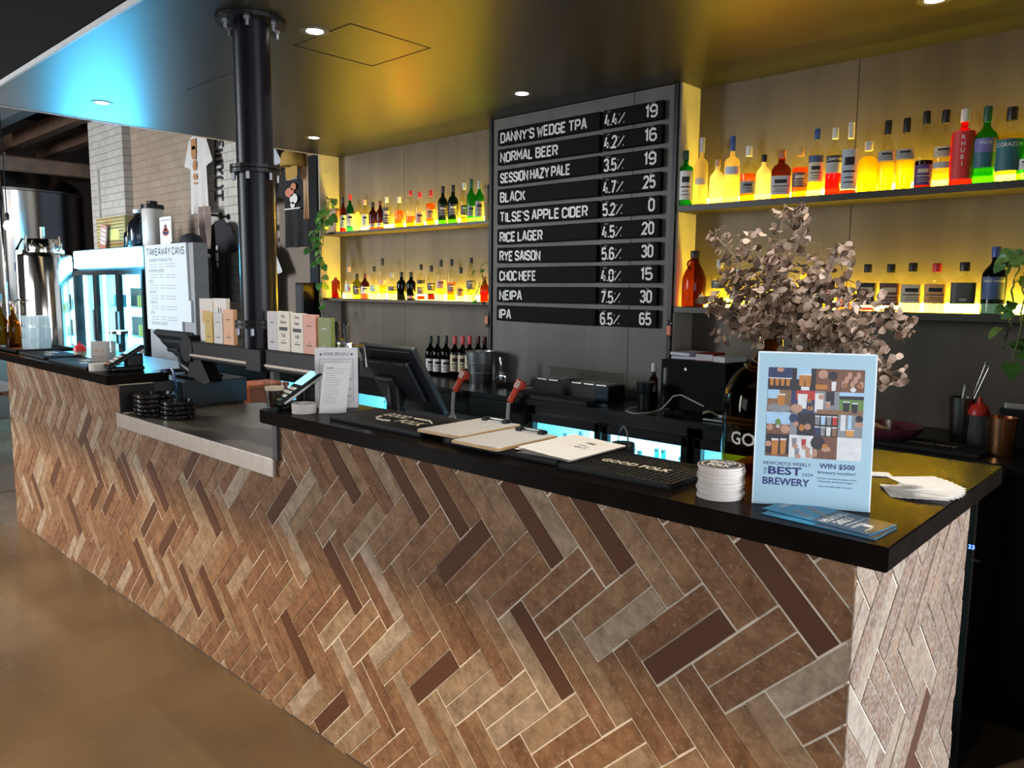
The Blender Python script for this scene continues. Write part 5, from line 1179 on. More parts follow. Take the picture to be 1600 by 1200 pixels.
BR = [('tallest dried eucalyptus branch, reaching up to the upper shelf', [(1200, 470, 0), (1215, 390, .02), (1226, 318, .03)], 26, .0125),
 ('dried eucalyptus branch reaching far up to the left', [(1178, 470, -.02), (1150, 405, -.03), (1108, 360, -.03)], 30, .0125),
 ('dried eucalyptus branch rising left of the tallest one', [(1190, 470, 0), (1178, 410, .0), (1172, 365, .0)], 32, .0145),
 ('dried eucalyptus branch curving over right of the tallest one', [(1215, 470, .02), (1240, 400, .03), (1252, 350, .04), (1243, 338, .05)], 34, .0145),
 ('dried eucalyptus branch with a separate tuft at upper right', [(1230, 480, .02), (1285, 410, .02), (1320, 385, .02)], 18, .013),
 ('dried eucalyptus branch ending at the upper right, lower tuft', [(1230, 490, .0), (1290, 420, .0), (1332, 405, .0)], 22, .013),
 ('leafy dried branch filling the upper middle', [(1200, 490, -.05), (1215, 440, -.07), (1210, 400, -.06)], 60, .0150),
 ('leafy dried branch filling the left middle', [(1180, 500, -.04), (1160, 460, -.07), (1140, 430, -.05)], 58, .0150),
 ('leafy dried branch filling the right middle', [(1225, 490, -.03), (1260, 455, -.04), (1285, 430, -.02)], 58, .0150),
 ('drooping dried branch at lower left', [(1170, 505, -.03), (1130, 480, -.06), (1102, 475, -.05)], 38, .0135),
 ('short dried branch with a hanging tip at far lower left', [(1185, 515, -.02), (1155, 505, -.05), (1124, 532, -.05)], 16, .0125),
 ('dense dried branch around the demijohn neck', [(1195, 520, -.05), (1180, 490, -.08), (1165, 500, -.09)], 66, .0145),
 ('second dense dried branch around the demijohn neck', [(1215, 515, -.04), (1220, 480, -.06), (1240, 490, -.08)], 66, .0145),
 ('dried branch arching out to the far right tip', [(1250, 480, -.02), (1340, 480, -.03), (1388, 495, -.03), (1422, 522, -.03)], 40, .0135),
 ('dried branch bending right and down over the poster', [(1250, 490, -.05), (1310, 500, -.08), (1345, 545, -.09), (1350, 590, -.08)], 66, .0140),
 ('dried branch hanging down right beside the poster', [(1255, 490, -.02), (1340, 510, -.02), (1385, 570, -.02), (1395, 600, -.02)], 58, .0135),
 ('dried branch filling the right above the poster', [(1250, 500, -.06), (1290, 520, -.07), (1325, 520, -.05)], 62, .0140),
 ('dried branch filling low behind the poster top', [(1240, 510, -.01), (1280, 545, -.02), (1300, 535, .02)], 44, .0140),
 ('dried branch rising right of centre behind the others', [(1240, 480, .03), (1310, 450, .03), (1350, 470, .03)], 38, .0135)]
for lab, way, n, rl in BR: branch(lab, way, int(n*1.9), rl*.80)

# the poster in its acrylic stand
t = thing('poster_stand', 'pale blue best brewery poster in a clear upright acrylic stand', 'poster', (-.580, 1.478, ZTT), R(27))
lean = Matrix.Rotation(R(-5), 4, 'X')
MB().b2((-.106, -.0015, .0), (.106, .0015, .300), mtx=lean).build('sheet', M('poster_pale_blue', (.345, .51, .59), .35, var=.02), t)
MB().b2((-.108, -.004, 0), (.108, -.0028, .303), mtx=lean).b2((-.108, -.004, 0), (.108, .07, .003)).build('acrylic_front', G('acrylic', (.97, .98, .99), .05, .05), t)
MB().b2((-.1085, -.0016, -.0), (-.106, .0016, .303), mtx=lean).b2((.106, -.0016, 0), (.1085, .0016, .303), mtx=lean).b2((-.1085, -.0016, .300), (.1085, .0016, .303), mtx=lean).build('acrylic_edge', M('acrylic_edge', (.72, .78, .80), .3), t)
fm = lean @ FRONT; z0 = .0019
def pm(n, c): return M('collage_'+n, c, .45, var=.12, scale=60)
PC = dict(navy=pm('navy', (.03, .04, .10)), brown=pm('brown', (.16, .07, .04)), amber=pm('amber', (.45, .17, .03)), dark=pm('dark', (.025, .02, .025)), white=pm('white', (.65, .64, .62)), sky=pm('sky', (.35, .52, .68)), green=pm('green', (.12, .22, .05)),
          skin=pm('skin', (.45, .24, .16)), red=pm('red', (.45, .04, .03)), grey=pm('grey', (.22, .22, .23)), wood=pm('wood', (.22, .12, .06)), orange=pm('orange', (.55, .25, .05)))
CB = {k: MB() for k in PC}
cx0, cy0, cs, gy = -.0875, .272, .0438, .0438
def cell(i, j): return cx0+i*cs, cy0-(j+1)*gy
def fill(i, j, c, x0=0, y0=0, x1=1, y1=1, dz=0):
    x, y = cell(i, j); CB[c].rect(x+x0*cs, y+y0*gy, x+x1*cs, y+y1*gy, fm, z0+.00012*dz)
def glassy(i, j, c, x, y, w_, h_, head=True, dz=3):
    X, Y = cell(i, j); CB[c]._geo([(X+(x-w_*.40)*cs, Y+y*gy, z0+.00012*dz), (X+(x+w_*.40)*cs, Y+y*gy, z0+.00012*dz), (X+(x+w_*.5)*cs, Y+(y+h_)*gy, z0+.00012*dz), (X+(x-w_*.5)*cs, Y+(y+h_)*gy, z0+.00012*dz)], [(0, 1, 2, 3)], fm)
    if head: CB['white'].rect(X+(x-w_*.5)*cs, Y+(y+h_*.88)*gy, X+(x+w_*.5)*cs, Y+(y+h_)*gy, fm, z0+.00012*(dz+1))
def blob(i, j, c, x, y, r, ry=None, dz=2):
    X, Y = cell(i, j); CB[c].disc(X+x*cs, Y+y*gy, r*cs, fm, z0+.00012*dz, 12, (ry or r)*gy)
BG = ['navy', 'dark', 'brown', 'brown', 'wood', 'navy', 'grey', 'green', 'sky', 'grey', 'dark', 'grey', 'dark', 'white', 'brown', 'white']
for j in range(4):
    for i in range(4): fill(i, j, BG[j*4+i])
blob(0, 0, 'skin', .5, .9, .16, .1); fill(0, 0, 'dark', 0, 0, 1, .5, 1); [glassy(0, 0, 'amber', .15+.23*k, .18, .17, .36) for k in range(4)]; fill(0, 0, 'white', 0, .5, 1, .54, 2)
fill(1, 0, 'sky', .2, .5, .8, 1, 1); glassy(1, 0, 'amber', .42, .2, .26, .55); glassy(1, 0, 'amber', .68, .2, .26, .55); fill(1, 0, 'white', .4, .02, .75, .18, 2)
blob(2, 0, 'skin', .3, .75, .2); blob(2, 0, 'dark', .7, .7, .2); fill(2, 0, 'amber', 0, .1, .5, .3, 2); glassy(2, 0, 'white', .75, .05, .2, .4, False)
for k in range(7): blob(3, 0, 'skin', .15+.12*k, .35+.2*(k % 3), .09, .16)
blob(3, 0, 'amber', .2, .3, .1); blob(3, 0, 'white', .55, .12, .12, .1); blob(3, 0, 'amber', .8, .3, .1)
fill(0, 1, 'sky', 0, .6, .5, 1, 1); blob(0, 1, 'grey', .5, .18, .5, .2); glassy(0, 1, 'amber', .58, .3, .34, .52)
fill(1, 1, 'red', .2, .6, 1, 1, 1); glassy(1, 1, 'white', .48, .2, .42, .65, False); blob(1, 1, 'skin', .25, .2, .26, .2, 5); CB['orange'].text('n', cell(1, 1)[0]+.031, cell(1, 1)[1]+.020, .010, fm, z=z0+.0008, bold=.03).text('ni', cell(1, 1)[0]+.031, cell(1, 1)[1]+.006, .010, fm, z=z0+.0008, bold=.03)
fill(2, 1, 'white', 0, .1, .35, .9, 1); blob(2, 1, 'skin', .25, .75, .12); fill(2, 1, 'dark', .45, .4, .8, 1, 1); glassy(2, 1, 'skin', .55, .25, .2, .3); fill(2, 1, 'wood', .1, 0, 1, .2, 2)
fill(3, 1, 'sky', 0, .82, 1, 1, 1); fill(3, 1, 'dark', 0, .68, 1, .84, 1); fill(3, 1, 'wood', 0, 0, 1, .22, 1); glassy(3, 1, 'dark', .3, .15, .28, .45); glassy(3, 1, 'dark', .65, .1, .26, .45)
fill(0, 2, 'brown', 0, 0, 1, .45, 1); blob(0, 2, 'green', .5, .5, .12, .2); blob(0, 2, 'skin', .15, .3, .14); blob(0, 2, 'skin', .8, .25, .2); blob(0, 2, 'white', .5, .35, .08)
fill(1, 2, 'dark', .3, 0, 1, 1, 1); blob(1, 2, 'navy', .15, .75, .2); blob(1, 2, 'skin', .25, .5, .12); blob(1, 2, 'amber', .5, .35, .12, .15); blob(1, 2, 'skin', .75, .4, .14)
for k, c in enumerate(['dark', 'sky', 'dark', 'red']): glassy(2, 2, c if c != 'dark' else 'grey', .14+.24*k, .52, .2, .40, True)
for k, c in enumerate(['navy', 'grey', 'white', 'wood']): glassy(2, 2, c, .14+.24*k, .04, .2, .40, True)
fill(3, 2, 'white', .1, .3, .3, 1, 1); fill(3, 2, 'sky', .4, .4, .55, 1, 1); glassy(3, 2, 'orange', .5, .06, .36, .3); blob(3, 2, 'skin', .85, .6, .18, .12); blob(3, 2, 'dark', .85, .85, .16)
glassy(0, 3, 'amber', .4, .05, .3, .75); glassy(0, 3, 'amber', .75, .12, .26, .7); blob(0, 3, 'skin', .12, .55, .13); fill(0, 3, 'brown', 0, 0, 1, .12, 1)
for x, y, c in ((.22, .75, 'grey'), (.62, .72, 'red'), (.35, .3, 'grey'), (.8, .35, 'skin')): glassy(1, 3, c, x, y-.2, .2, .36, True); blob(1, 3, 'skin', x+.05, y-.25, .12, .1, 5)
blob(2, 3, 'dark', .2, .7, .3); blob(2, 3, 'skin', .55, .45, .2, .12); blob(2, 3, 'amber', .5, .58, .12, .1, 4); blob(2, 3, 'skin', .1, .25, .1, .2)
for k, mb in CB.items(): mb.build('photo_collage', PC[k], t)
p = MB()
p.text('NEWCASTLE WEEKLY', -.0895, .0795, .0066, fm, z=z0, w=.088).text('BEST', -.080, .0605, .0150, fm, z=z0, bold=.025, w=.062).text('BREWERY', -.0895, .0400, .0140, fm, z=z0, bold=.02, w=.087)
p.text('23/24', -.017, .0605, .006, fm, z=z0, w=.020)
mv = fm @ Matrix.Translation((-.083, .060, 0)) @ Matrix.Rotation(PI/2, 4, 'Z'); p.text('THE', 0, 0, .0055, mv, z=z0, w=.0135)
p.text('WIN $500', .014, .077, .0095, fm, z=z0, bold=.015, w=.064).text('brewery voucher!', .012, .066, .0062, fm, z=z0, w=.068)
p.text('Vote for the best brewery in the', .010, .0565, .0034, fm, z=z0, w=.072).text('Newcastle & Hunter Region', .014, .0505, .0034, fm, z=z0, w=.062).text('Scan the QR code to enter', .014, .0415, .0034, fm, z=z0, w=.060)
p.build('lettering', NAVY, t)

# brochures under the poster
def brochure(lab, loc, rz, dark=True, words=True):
    t = thing('brochure', lab, 'brochure', loc, rz, 'brochures below the poster')
    MB().b2((-.105, -.05, 0), (.105, .05, .0016)).build('sheet', M('brochure_blue', (.02, .20, .36), .3, var=.1, scale=8), t)
    mt = FLAT(.0018)
    MB().rect(-.005, -.0498, .1048, .0498, mt).build('dark_panel', M('brochure_slate', (.03, .035, .06), .3, var=.2), t)
    if words:
        mb = MB()
        for k in range(5): mb.disc(-.045+.022*(k % 3), .022-.014*k, .012, mt, .0002, 8, .004)
        mb.build('figures', M('brochure_figures', (.42, .20, .10), .4, var=.3, scale=70), t)
        mr = Matrix.Translation((.022, -.040, .002)) @ Matrix.Rotation(PI/2, 4, 'Z'); l = MB()
        l.text('HURRAL', 0, 0, .016, mr, w=.078, bold=.03); MB().text('2023', .006, -.022, .016, mr, w=.056, bold=.03).build('year', LETTER, t)
        for x, h_ in ((.052, .07), (.062, .04), (.066, .044), (.088, .03)): l.rect(x, -.034, x+.0022, -.034+h_, mt, .0002)
        l.rect(.070, -.008, .086, .006, mt, .0002).rect(-.092, -.02, -.089, .03, mt, .0002).rect(-.086, -.015, -.083, .02, mt, .0002)
        l.build('lettering', LETTER, t)
    return t
brochure('lower blue and slate brochure poking out below the poster', (-.520, 1.412, ZTT), R(-3), words=False)
brochure('upper brochure with white sideways lettering and the year 2023 below the poster', (-.528, 1.432, ZTT+.0022), R(-8))
# fanned napkins
nc = (-.480, 1.792)
for k in range(14):
    lab = 'white paper napkin in the fan behind the poster' if k < 13 else 'topmost white paper napkin of the fan behind the poster'
    a = R(-62+8.4*k)
    o = MB().sheet(lambda u, v: (-.055+.110*u, -.055+.110*v, .0002+.0002*math.sin(6*u+k)), 4, 4).build('paper_napkin', M('napkin_white', (.80, .76, .72), .8, var=.03))
    o.location = (nc[0]+.034*math.cos(a)-.005, nc[1]+.034*math.sin(a)-.012, ZTT+.0006+.00095*k); o.rotation_euler = (0, 0, a)
    so = o.modifiers.new('thick', 'SOLIDIFY'); so.thickness = .0006
    tag(o, lab, 'napkin', 'fanned paper napkins')
t2 = MB().b2((-.04, -.02, 0), (.04, .02, .002)).build('folded_card', WHITE); t2.location = (-.59, 1.86, ZTT); t2.rotation_euler = (0, 0, R(30)); tag(t2, 'small white folded card peeking out right of the poster, above the napkins', 'card')

# ================================================================== STEEL WELL: CASH DRAWER, BOWLS
WZ = .9205
t = thing('cash_drawer', 'wide black cash drawer at the left end of the steel service well', 'cash drawer', (-3.79, 1.80, WZ))
MB().b2((-.30, -.16, .012), (.06, .175, .135), bev=.004).build('case', M('drawer_black', (.012, .016, .022), .34), t)
MB().b2((.06, -.15, .022), (.064, .165, .125), bev=.001).build('drawer_front', M('drawer_front', (.012, .018, .026), .3), t)
MB().b2((-.28, -.14, 0), (-.24, -.1, .012)).b2((.0, .12, 0), (.05, .16, .012)).b2((.0, -.14, 0), (.05, -.1, .012)).b2((-.28, .12, 0), (-.24, .16, .012)).build('foot', RUBBER, t)
MB().cyl((.02, -.02, .135), .016, .004, 14).cyl((-.08, -.05, .135), .012, .006, 12).build('lock', CHROME, t)
for i, (x, y, r_, nb, lab) in enumerate([(-3.66, 1.475, .088, 5, 'stack of black studded drip bowls at the left of the steel well'), (-3.50, 1.515, .072, 4, 'smaller stack of black drip bowls in front of the cash drawer')]):
    for k in range(nb):
        t = thing('drip_bowl', 'black studded bowl within the '+lab.split('stack')[0].strip()+' stack '+lab.split('bowls')[1].strip() if i else 'black studded bowl within the large stack at the left of the steel well', 'bowl', (x, y, WZ+.021*k), .3*k, 'black bowls stacked on the steel well')
        MB().lathe([(r_*.8, 0), (r_*.97, .004), (r_, .012), (r_, .0195), (r_*.94, .0195), (r_*.9, .006), (0, .005)], 26).build('bowl', M('gloss_black_bowl', (.008, .009, .012), .14), t, True)
        mb = MB()
        for q in range(16):
            a = 2*PI*q/16; mb.cyl((r_*1.0*math.cos(a), r_*1.0*math.sin(a), .010), .004, .006, 6)
        mb.build('stud', M('gloss_black_stud', (.05, .05, .055), .12, .3), t)
t = thing('power_cable', 'dark blue power cable drooping beside the cash drawer', 'cable', (0, 0, 0))
MB().tube([(-3.88, 1.60, 1.085+.02), (-3.82, 1.625, 1.12), (-3.79, 1.625, 1.10), (-3.77, 1.625, 1.03), (-3.78, 1.615, .96), (-3.80, 1.60, .932)], .006, 8).build('cable', M('blue_cable', (.03, .07, .22), .3), t, True)
# left sale screen on its stand above the cash drawer
a = on_y(232, 516, 1.80); b = on_y(312, 522, 1.80); b.z = a.z
pos_screen('small black sale screen on a pedestal above the cash drawer at the left', (b.x-.44, 1.74, a.z+.0), (b.x, 1.74, a.z+.0), (b.x, 1.89, a.z-.16), (-3.92, 1.80, WZ+.1365), 'sale screens')

# things on the back bench shelf seen under the beer beam
t = thing('orange_crate', 'orange lidded crate seen under the beer beam', 'crate', (on_y(405, 615, 2.62).x, 2.62, 0), 0)
MB().b2((-.11, -.14, .0), (.13, .14, .86), bev=.004).build('crate', M('orange_plastic', (.42, .09, .015), .45), t); MB().b2((-.118, -.148, .86), (.138, .148, .885), bev=.004).build('lid', M('orange_lid', (.50, .12, .02), .45), t)
p = on_y(375, 590, 3.15); t = thing('cream_box', 'cream cardboard box on the back bench under the beer beam', 'box', (p.x, 3.2, ZB+.0005), R(25))
MB().b2((-.16, -.11, 0), (.16, .11, .10), bev=.003).build('box', M('cream_card', (.55, .44, .34), .7), t); MB().b2((-.162, -.112, .075), (.162, .112, .103), bev=.003).build('lid', M('cream_card_lid', (.62, .52, .42), .7), t)
for i, (px, r_, n) in enumerate([(355, .11, 8), (378, .10, 6)]):
    p = on_y(px, 575, 3.42)
    for k in range(n):
        o = MB().lathe([(r_*.5, 0), (r_, .010), (r_, .013), (r_*.5, .004), (0, .004)], 20).build('plate', M('dark_plate', (.07, .06, .045), .4), None, True)
        o.location = (p.x, 3.45, ZB+.0005+.0135*k); tag(o, 'dark brown plate in the %s stack under the beer beam' % ('left' if i == 0 else 'right'), 'plate', 'stacked plates under the beer beam')
for i, (px, col, lab) in enumerate([(283, (.55, .20, .07), 'copper coloured jar under the beer beam'), (298, (.70, .62, .50), 'cream jar under the beer beam'), (312, (.40, .50, .56), 'pale blue striped jar under the beer beam')]):
    p = on_y(px, 585, 3.0); t = thing('storage_jar', lab, 'jar', (p.x, 3.14, ZB+.0005), 0, 'jars under the beer beam')
    lath('jar', [(.045, 0), (.05, .01), (.05, .10), (.04, .115), (0, .116)], M('jar_%d' % i, col, .25, .3 if i == 0 else 0), t); lath('lid', [(.043, .117), (.043, .13), (0, .131)], BLACKP, t)
for i, (px, col, lab) in enumerate([(325, (.45, .06, .03), 'red cloth bundle on the bench behind the beer beam'), (338, (.55, .55, .58), 'white grey cloth bundle on the bench behind the beer beam'), (350, (.35, .16, .06), 'tan cloth bundle on the bench behind the beer beam')]):
    p = on_y(px, 560, 3.3); t = thing('cloth_bundle', lab, 'cloth', (p.x-.05+.05*i, 3.45-.12*i, ZB+.0005), i, 'cloths behind the beer beam')
    MB().lathe([(.07, 0), (.09, .05), (.075, .11), (.04, .15), (0, .16)], 9).build('cloth', M('cloth_%d' % i, col, .9, bump=.5, bscale=30), t, True)
t = thing('paper_towels', 'stack of white folded paper towels on a high rail behind the wine list', 'paper towels', (on_y(468, 568, 3.2).x, 3.25, ZB+.0005))
MB().b2((-.2, -.08, 0), (.2, .08, .03), bev=.006).build('towels', WHITE, t)
t = thing('steel_post', 'slim brown steel post standing under the beer beam', 'post', (on_y(430, 600, 2.9).x, 2.9, 0))
MB().b2((-.025, -.025, 0), (.025, .025, 1.12)).build('post', M('post_brown', (.10, .085, .07), .5), t)

# ================================================================== ON THE LEFT BAR TOP
def let4(lb, h): lb.text('GOOD', -.13, .0, .05, Matrix.Translation((0, 0, h+.0008)), bold=.03, th=.003, w=.14).text('FOLK', .03, -.05, .04, Matrix.Translation((0, 0, h+.0008)), bold=.02, th=.003, w=.12)
bar_mat('bar_mat', 'black rubber bar mat with cream letters, farther one on the left bar top', (-5.18, 1.485, ZTT), .50, .20, R(-1), 'rubber bar mats on the left bar top', let4, (24, 10))
bar_mat('bar_mat', 'black rubber bar mat with cream letters, nearer one on the left bar top', (-4.50, 1.455, ZTT), .62, .18, R(-1), 'rubber bar mats on the left bar top', let4, (28, 9))
terminal('black payment terminal at the corner of the left bar top', (-4.02, 1.485, ZTT), R(-6), M('black_band', (.03, .03, .035), .35), 1.15)
for k in range(7):
    o = MB().cyl((0, 0, 0), .048, .0048, 24).build('coaster', CARD); o.location = (-4.125+.002*math.sin(k*2), 1.40, ZTT+.005*k); tag(o, 'white coaster in the stack by the payment terminal on the left bar top', 'coaster', 'coasters on the left bar top')
p = on_z(205, 572, ZT); t = thing('glass_jar', 'clear glass jar with silver lid on the left bar top', 'jar', (-4.36, 1.585, ZTT))
lath('jar', [(.05, 0), (.055, .01), (.055, .13), (.042, .15), (.042, .165)], G('jar_glass', (.85, .93, .97), .25), t, 24); lath('lid', [(.046, .165), (.046, .182), (0, .184)], CHROME, t, 24)
t = thing('counter_card', 'white card with faint orange words leaning on the clear glass jar', 'sign', (-4.43, 1.525, ZTT), R(55))
lean = Matrix.Rotation(R(-6), 4, 'X')
MB().b2((-.062, -.001, 0), (.062, .001, .125), mtx=lean).build('card', M('card_white', (.72, .68, .64), .6), t)
MB().text('NICE', -.052, .062, .020, lean @ FRONT, z=.0016, w=.058).text('CANS', -.052, .030, .020, lean @ FRONT, z=.0016, w=.058).build('lettering', M('orange_print', (.72, .42, .26), .6), t)
p = MB()
for z_ in (.028, .060, .092): frame(p, .018, z_, .048, z_+.022, .002, lean @ FRONT, .0016)
p.build('print', GREYINK, t)
p = on_z(122, 556, ZT); t = thing('salt_pot', 'small pot with round red lid on the left bar top', 'pot', (-5.02, 1.60, ZTT))
lath('pot', [(.030, 0), (.034, .01), (.036, .03), (0, .03)], M('ivory_pot', (.6, .52, .46), .4), t); lath('lid', [(.036, .0305), (.036, .045), (.024, .066), (.007, .072), (.007, .086), (0, .087)], M('red_lid', (.50, .02, .03), .35), t)
t = thing('menu_sheet', 'white paper sheet lying in the light on the left bar top', 'paper', (-4.62, 1.575, ZTT), R(-2))
MB().b2((-.28, -.03, 0), (.10, .03, .0012)).build('sheet', WHITE, t)
t = thing('glass_tray', 'black tray at the far end of the left bar top', 'tray', (-5.72, 1.545, ZTT))
MB().b2((-.22, -.16, 0), (.25, .16, .006)).b2((-.22, -.16, 0), (.25, -.153, .022)).b2((.243, -.16, 0), (.25, .16, .022)).b2((-.22, .153, 0), (.25, .16, .022)).build('tray', BLACKP, t)
def swing_bottle(px, lab):
    p = on_y(px, 540, 1.50)
    t = thing('swing_top_bottle', lab, 'bottle', (p.x, 1.50, ZTT+.0065), 0, 'swing top bottles on the black tray')
    lath('glass_body', [(.040, 0), (.044, .006), (.044, .135), (.038, .165), (.022, .205), (.014, .225), (.013, .27), (.016, .272), (.016, .285), (.013, .286)], G('swing_amber', (.62, .33, .05), .2), t, 22)
    lath('stopper', [(.015, .287), (.016, .294), (.014, .306), (0, .308)], M('ceramic_stopper', (.66, .55, .52), .3), t)
    MB().tube([(.017, 0, .25), (.026, 0, .265), (.024, 0, .288), (0, 0, .301), (-.024, 0, .288), (-.026, 0, .265), (-.017, 0, .25)], .0025, 6).build('wire_bail', CHROME, t)
swing_bottle(5, 'amber swing top bottle cut by the left edge of the photo'); swing_bottle(23, 'amber swing top bottle beside the stacked glasses')
for lay in range(3):
    for i in range(3):
        for j in range(2):
            x = -5.70+.066*i+.01*lay; y = 1.50+.07*j
            tumbler((x+.035, y, ZTT+.007+.0735*lay), .032, .072, 'clear tumbler in the three high stack on the black tray', 0, 'stacked tumblers on the black tray', G('sparkle_white_tumbler', (.93, .97, .98), .35, .05, .3, (.85, .9, .92)))  # milky white put into the clear glass for its sparkle

# timber table and stool beyond the far end of the bar
t = thing('timber_table', 'rough timber slat table beyond the far end of the bar', 'table', (-7.25, 1.42, 0), R(3))
mb = MB()
for k in range(6): mb.b2((-.62, -.36+.12*k, .70), (.62, -.255+.12*k, .735), bev=.004)
mb.build('top', M('weathered_plank', (.28, .16, .10), .6, var=.3, scale=8), t)
for sx in (-.55, .55):
    for sy in (-.3, .3): MB().b2((sx-.02, sy-.02, 0), (sx+.02, sy+.02, .70)).build('leg', BLACKM, t)
t = thing('timber_bench', 'low timber slat bench beside the rough timber table', 'bench', (-7.3, .78, 0), R(3))
mb = MB()
for k in range(3): mb.b2((-.6, -.16+.11*k, .42), (.6, -.06+.11*k, .455), bev=.004)
mb.build('seat', M('weathered_plank', (.28, .16, .10), .6), t)
for sx in (-.5, .5):
    for sy in (-.12, .12): MB().b2((sx-.018, sy-.018, 0), (sx+.018, sy+.018, .42)).build('leg', BLACKM, t)

# ================================================================== TAKEAWAY FRIDGE AND LIST
FX0, FX1, FYF = -10.15, -8.14, 3.25
t = thing('display_fridge', 'tall three door drinks fridge with a glowing white header', 'fridge', ((FX0+FX1)/2, FYF, 0))
hw = (FX1-FX0)/2; FH = 1.93
mb = MB(); mb.b2((-hw, 0, .1), (-hw+.04, .60, FH)).b2((hw-.04, 0, .1), (hw, .60, FH)).b2((-hw, 0, 1.69), (hw, .60, FH)).b2((-hw, .56, .1), (hw, .60, FH)).b2((-hw, 0, .1), (hw, .60, .35)).b2((-hw, .04, 0), (hw, .56, .1))
mb.build('cabinet', BLACKP, t)
MB().b2((-hw+.01, -.03, 1.722), (hw-.06, .0, FH-.012), bev=.01).build('lit_header', E('header_light', (.07, .55, 1), 120), t)
MB().b2((-hw+.04, .53, .36), (hw-.04, .56, 1.69)).build('lit_back', E('display_light', (.30, .80, 1), 11), t)
for s in (-hw+.045, -hw/3, hw/3): MB().b2((s, .05, .38), (s+.025, .075, 1.66)).build('light_tube', E('display_tube', (.45, .85, 1), 14), t)
dw = 2*hw/3
MB().b2((-hw+.041, .06, .351), (-hw+.046, .53, 1.689)).build('liner', M('white_liner', (.75, .85, .88), .5), t); MB().b2((hw-.046, .06, .351), (hw-.041, .53, 1.689)).build('liner', M('white_liner', (.75, .85, .88), .5), t)
for z in (.66, .98, 1.30): MB().b2((-hw+.04, .08, z-.012), (hw-.04, .53, z)).build('shelf', M('lit_shelf', (.6, .75, .8), .5), t)
for k in range(3):
    a, b = -hw+k*dw, -hw+(k+1)*dw
    d = MB(); d.b2((a+.004, -.04, .35), (a+.048, -.001, 1.69)).b2((b-.048, -.04, .35), (b-.004, -.001, 1.69)).b2((a+.048, -.04, 1.64), (b-.048, -.001, 1.69)).b2((a+.048, -.04, .35), (b-.048, -.001, .42))
    dd = d.build('door_frame', BLACKP, t); MB().b2((a+.048, -.022, .42), (b-.048, -.016, 1.64)).build('glass_pane', G('display_pane', (.82, .96, 1), .10), dd)
    MB().b2((b-.045 if k < 2 else a+.02, -.065, .9), (b-.030 if k < 2 else a+.035, -.04, 1.25), bev=.004).build('handle', STEEL, dd)
CANC = {'yellow': M('can_yellow', (.75, .62, .10), .35), 'brown': M('can_brown', (.28, .16, .11), .4), 'white': M('can_white', (.75, .75, .75), .35), 'teal': M('can_teal', (.10, .45, .55), .35), 'red': M('can_red', (.42, .09, .05), .4)}
def can(x, y, z, c, lab, proto={}):
    if c not in proto:
        o = tag(MB().lathe([(.029, 0), (.033, .008), (.033, .112), (.027, .122), (.0, .122)], 14).build('drink_can', CANC[c], None, True), lab, 'can', 'cans in the display fridge'); proto[c] = o
    else:
        o = proto[c].copy(); COL.objects.link(o); o['label'] = lab
    o.location = (x, y, z+.0005)
cx = (FX0+FX1)/2
rows = [(2, 1.30, 'yellow', 7), (2, .98, 'yellow', 4), (2, .66, 'white', 7), (1, 1.30, 'teal', 4), (1, .66, 'teal', 4), (0, 1.30, 'white', 6), (0, .98, 'white', 6)]
onm = {0: 'left', 1: 'middle', 2: 'right'}; znm = {1.30: 'top', .98: 'second', .66: 'third'}
for dck, z, c, n in rows:
    for q in range(n): can(cx-hw+dck*dw+.10+.074*q, FYF+.16, z, c, '%s can on the %s shelf behind the %s door of the tall drinks fridge' % (c, znm[z], onm[dck]))
for z, c, lab in [(1.30, 'brown', 'taupe carton on the top shelf behind the middle door of the drinks fridge'), (.98, 'brown', 'brown carton on the second shelf behind the middle door of the drinks fridge'), (.66, 'red', 'red brown carton on the third shelf behind the middle door of the drinks fridge')]:
    t2 = MB().b2((-.13, -.1, 0), (.13, .1, .2), bev=.003).build('drinks_carton', CANC[c]); t2.location = (cx+.18, FYF+.30, z+.0005); tag(t2, lab, 'carton')

# list board hung beside the fridge
t = thing('takeaway_list', 'white hand lettered list headed Takeaway Cans beside the drinks fridge', 'sign', (-7.60, FYF-.022, 1.09))
bw, bh = .50, .835
MB().prism([(-.5, 0), (.30, 0), (.30, .10), (.50, .10), (.50, .30), (.46, .30), (.44, bh), (-.5, bh)], -.02, 0, mtx=FRONT).build('board', M('list_board_white', (.66, .72, .76), .5, var=.02), t)
p = MB(); zf = .0008
sign_text(p, 'TAKEAWAY CANS', -.44, .735, .062, .84, FRONT, zf, th=.010)
p.build('heading', INK, t)
y = .69
for nm in ["DANNY'S WEDGE TPA", 'NORMAL BEER', 'RED', 'BLACK', 'NEIPA', 'IPA', 'SESSION HAZY']:
    p = MB(); p.text(nm, -.40, y-.02, .032, FRONT, z=zf, maxw=.55, w=.032*len(nm)); y -= .043
    for q in range(2):
        if y < .03: break
        for x0_, l_ in ((-.38, .17), (-.16, .10), (-.02, .22)):
            p.rect(x0_, y-.004, x0_+l_*.45, y+.001, FRONT, zf).rect(x0_+l_*.5, y-.003, x0_+l_, y+.002, FRONT, zf)
        y -= .026
    y -= .008
    p.build('list_entry', GREYINK, t)
t = thing('grey_cabinet', 'tall slim grey cabinet beside the drinks fridge with the takeaway list on its front', 'cabinet', (-7.58, 3.25, 0))
MB().b2((-.515, 0, .06), (.52, .14, 1.925), bev=.004).b2((-.49, .02, 0), (.49, .12, .06)).build('cabinet', M('grey_cabinet_paint', (.30, .31, .32), .6), t)

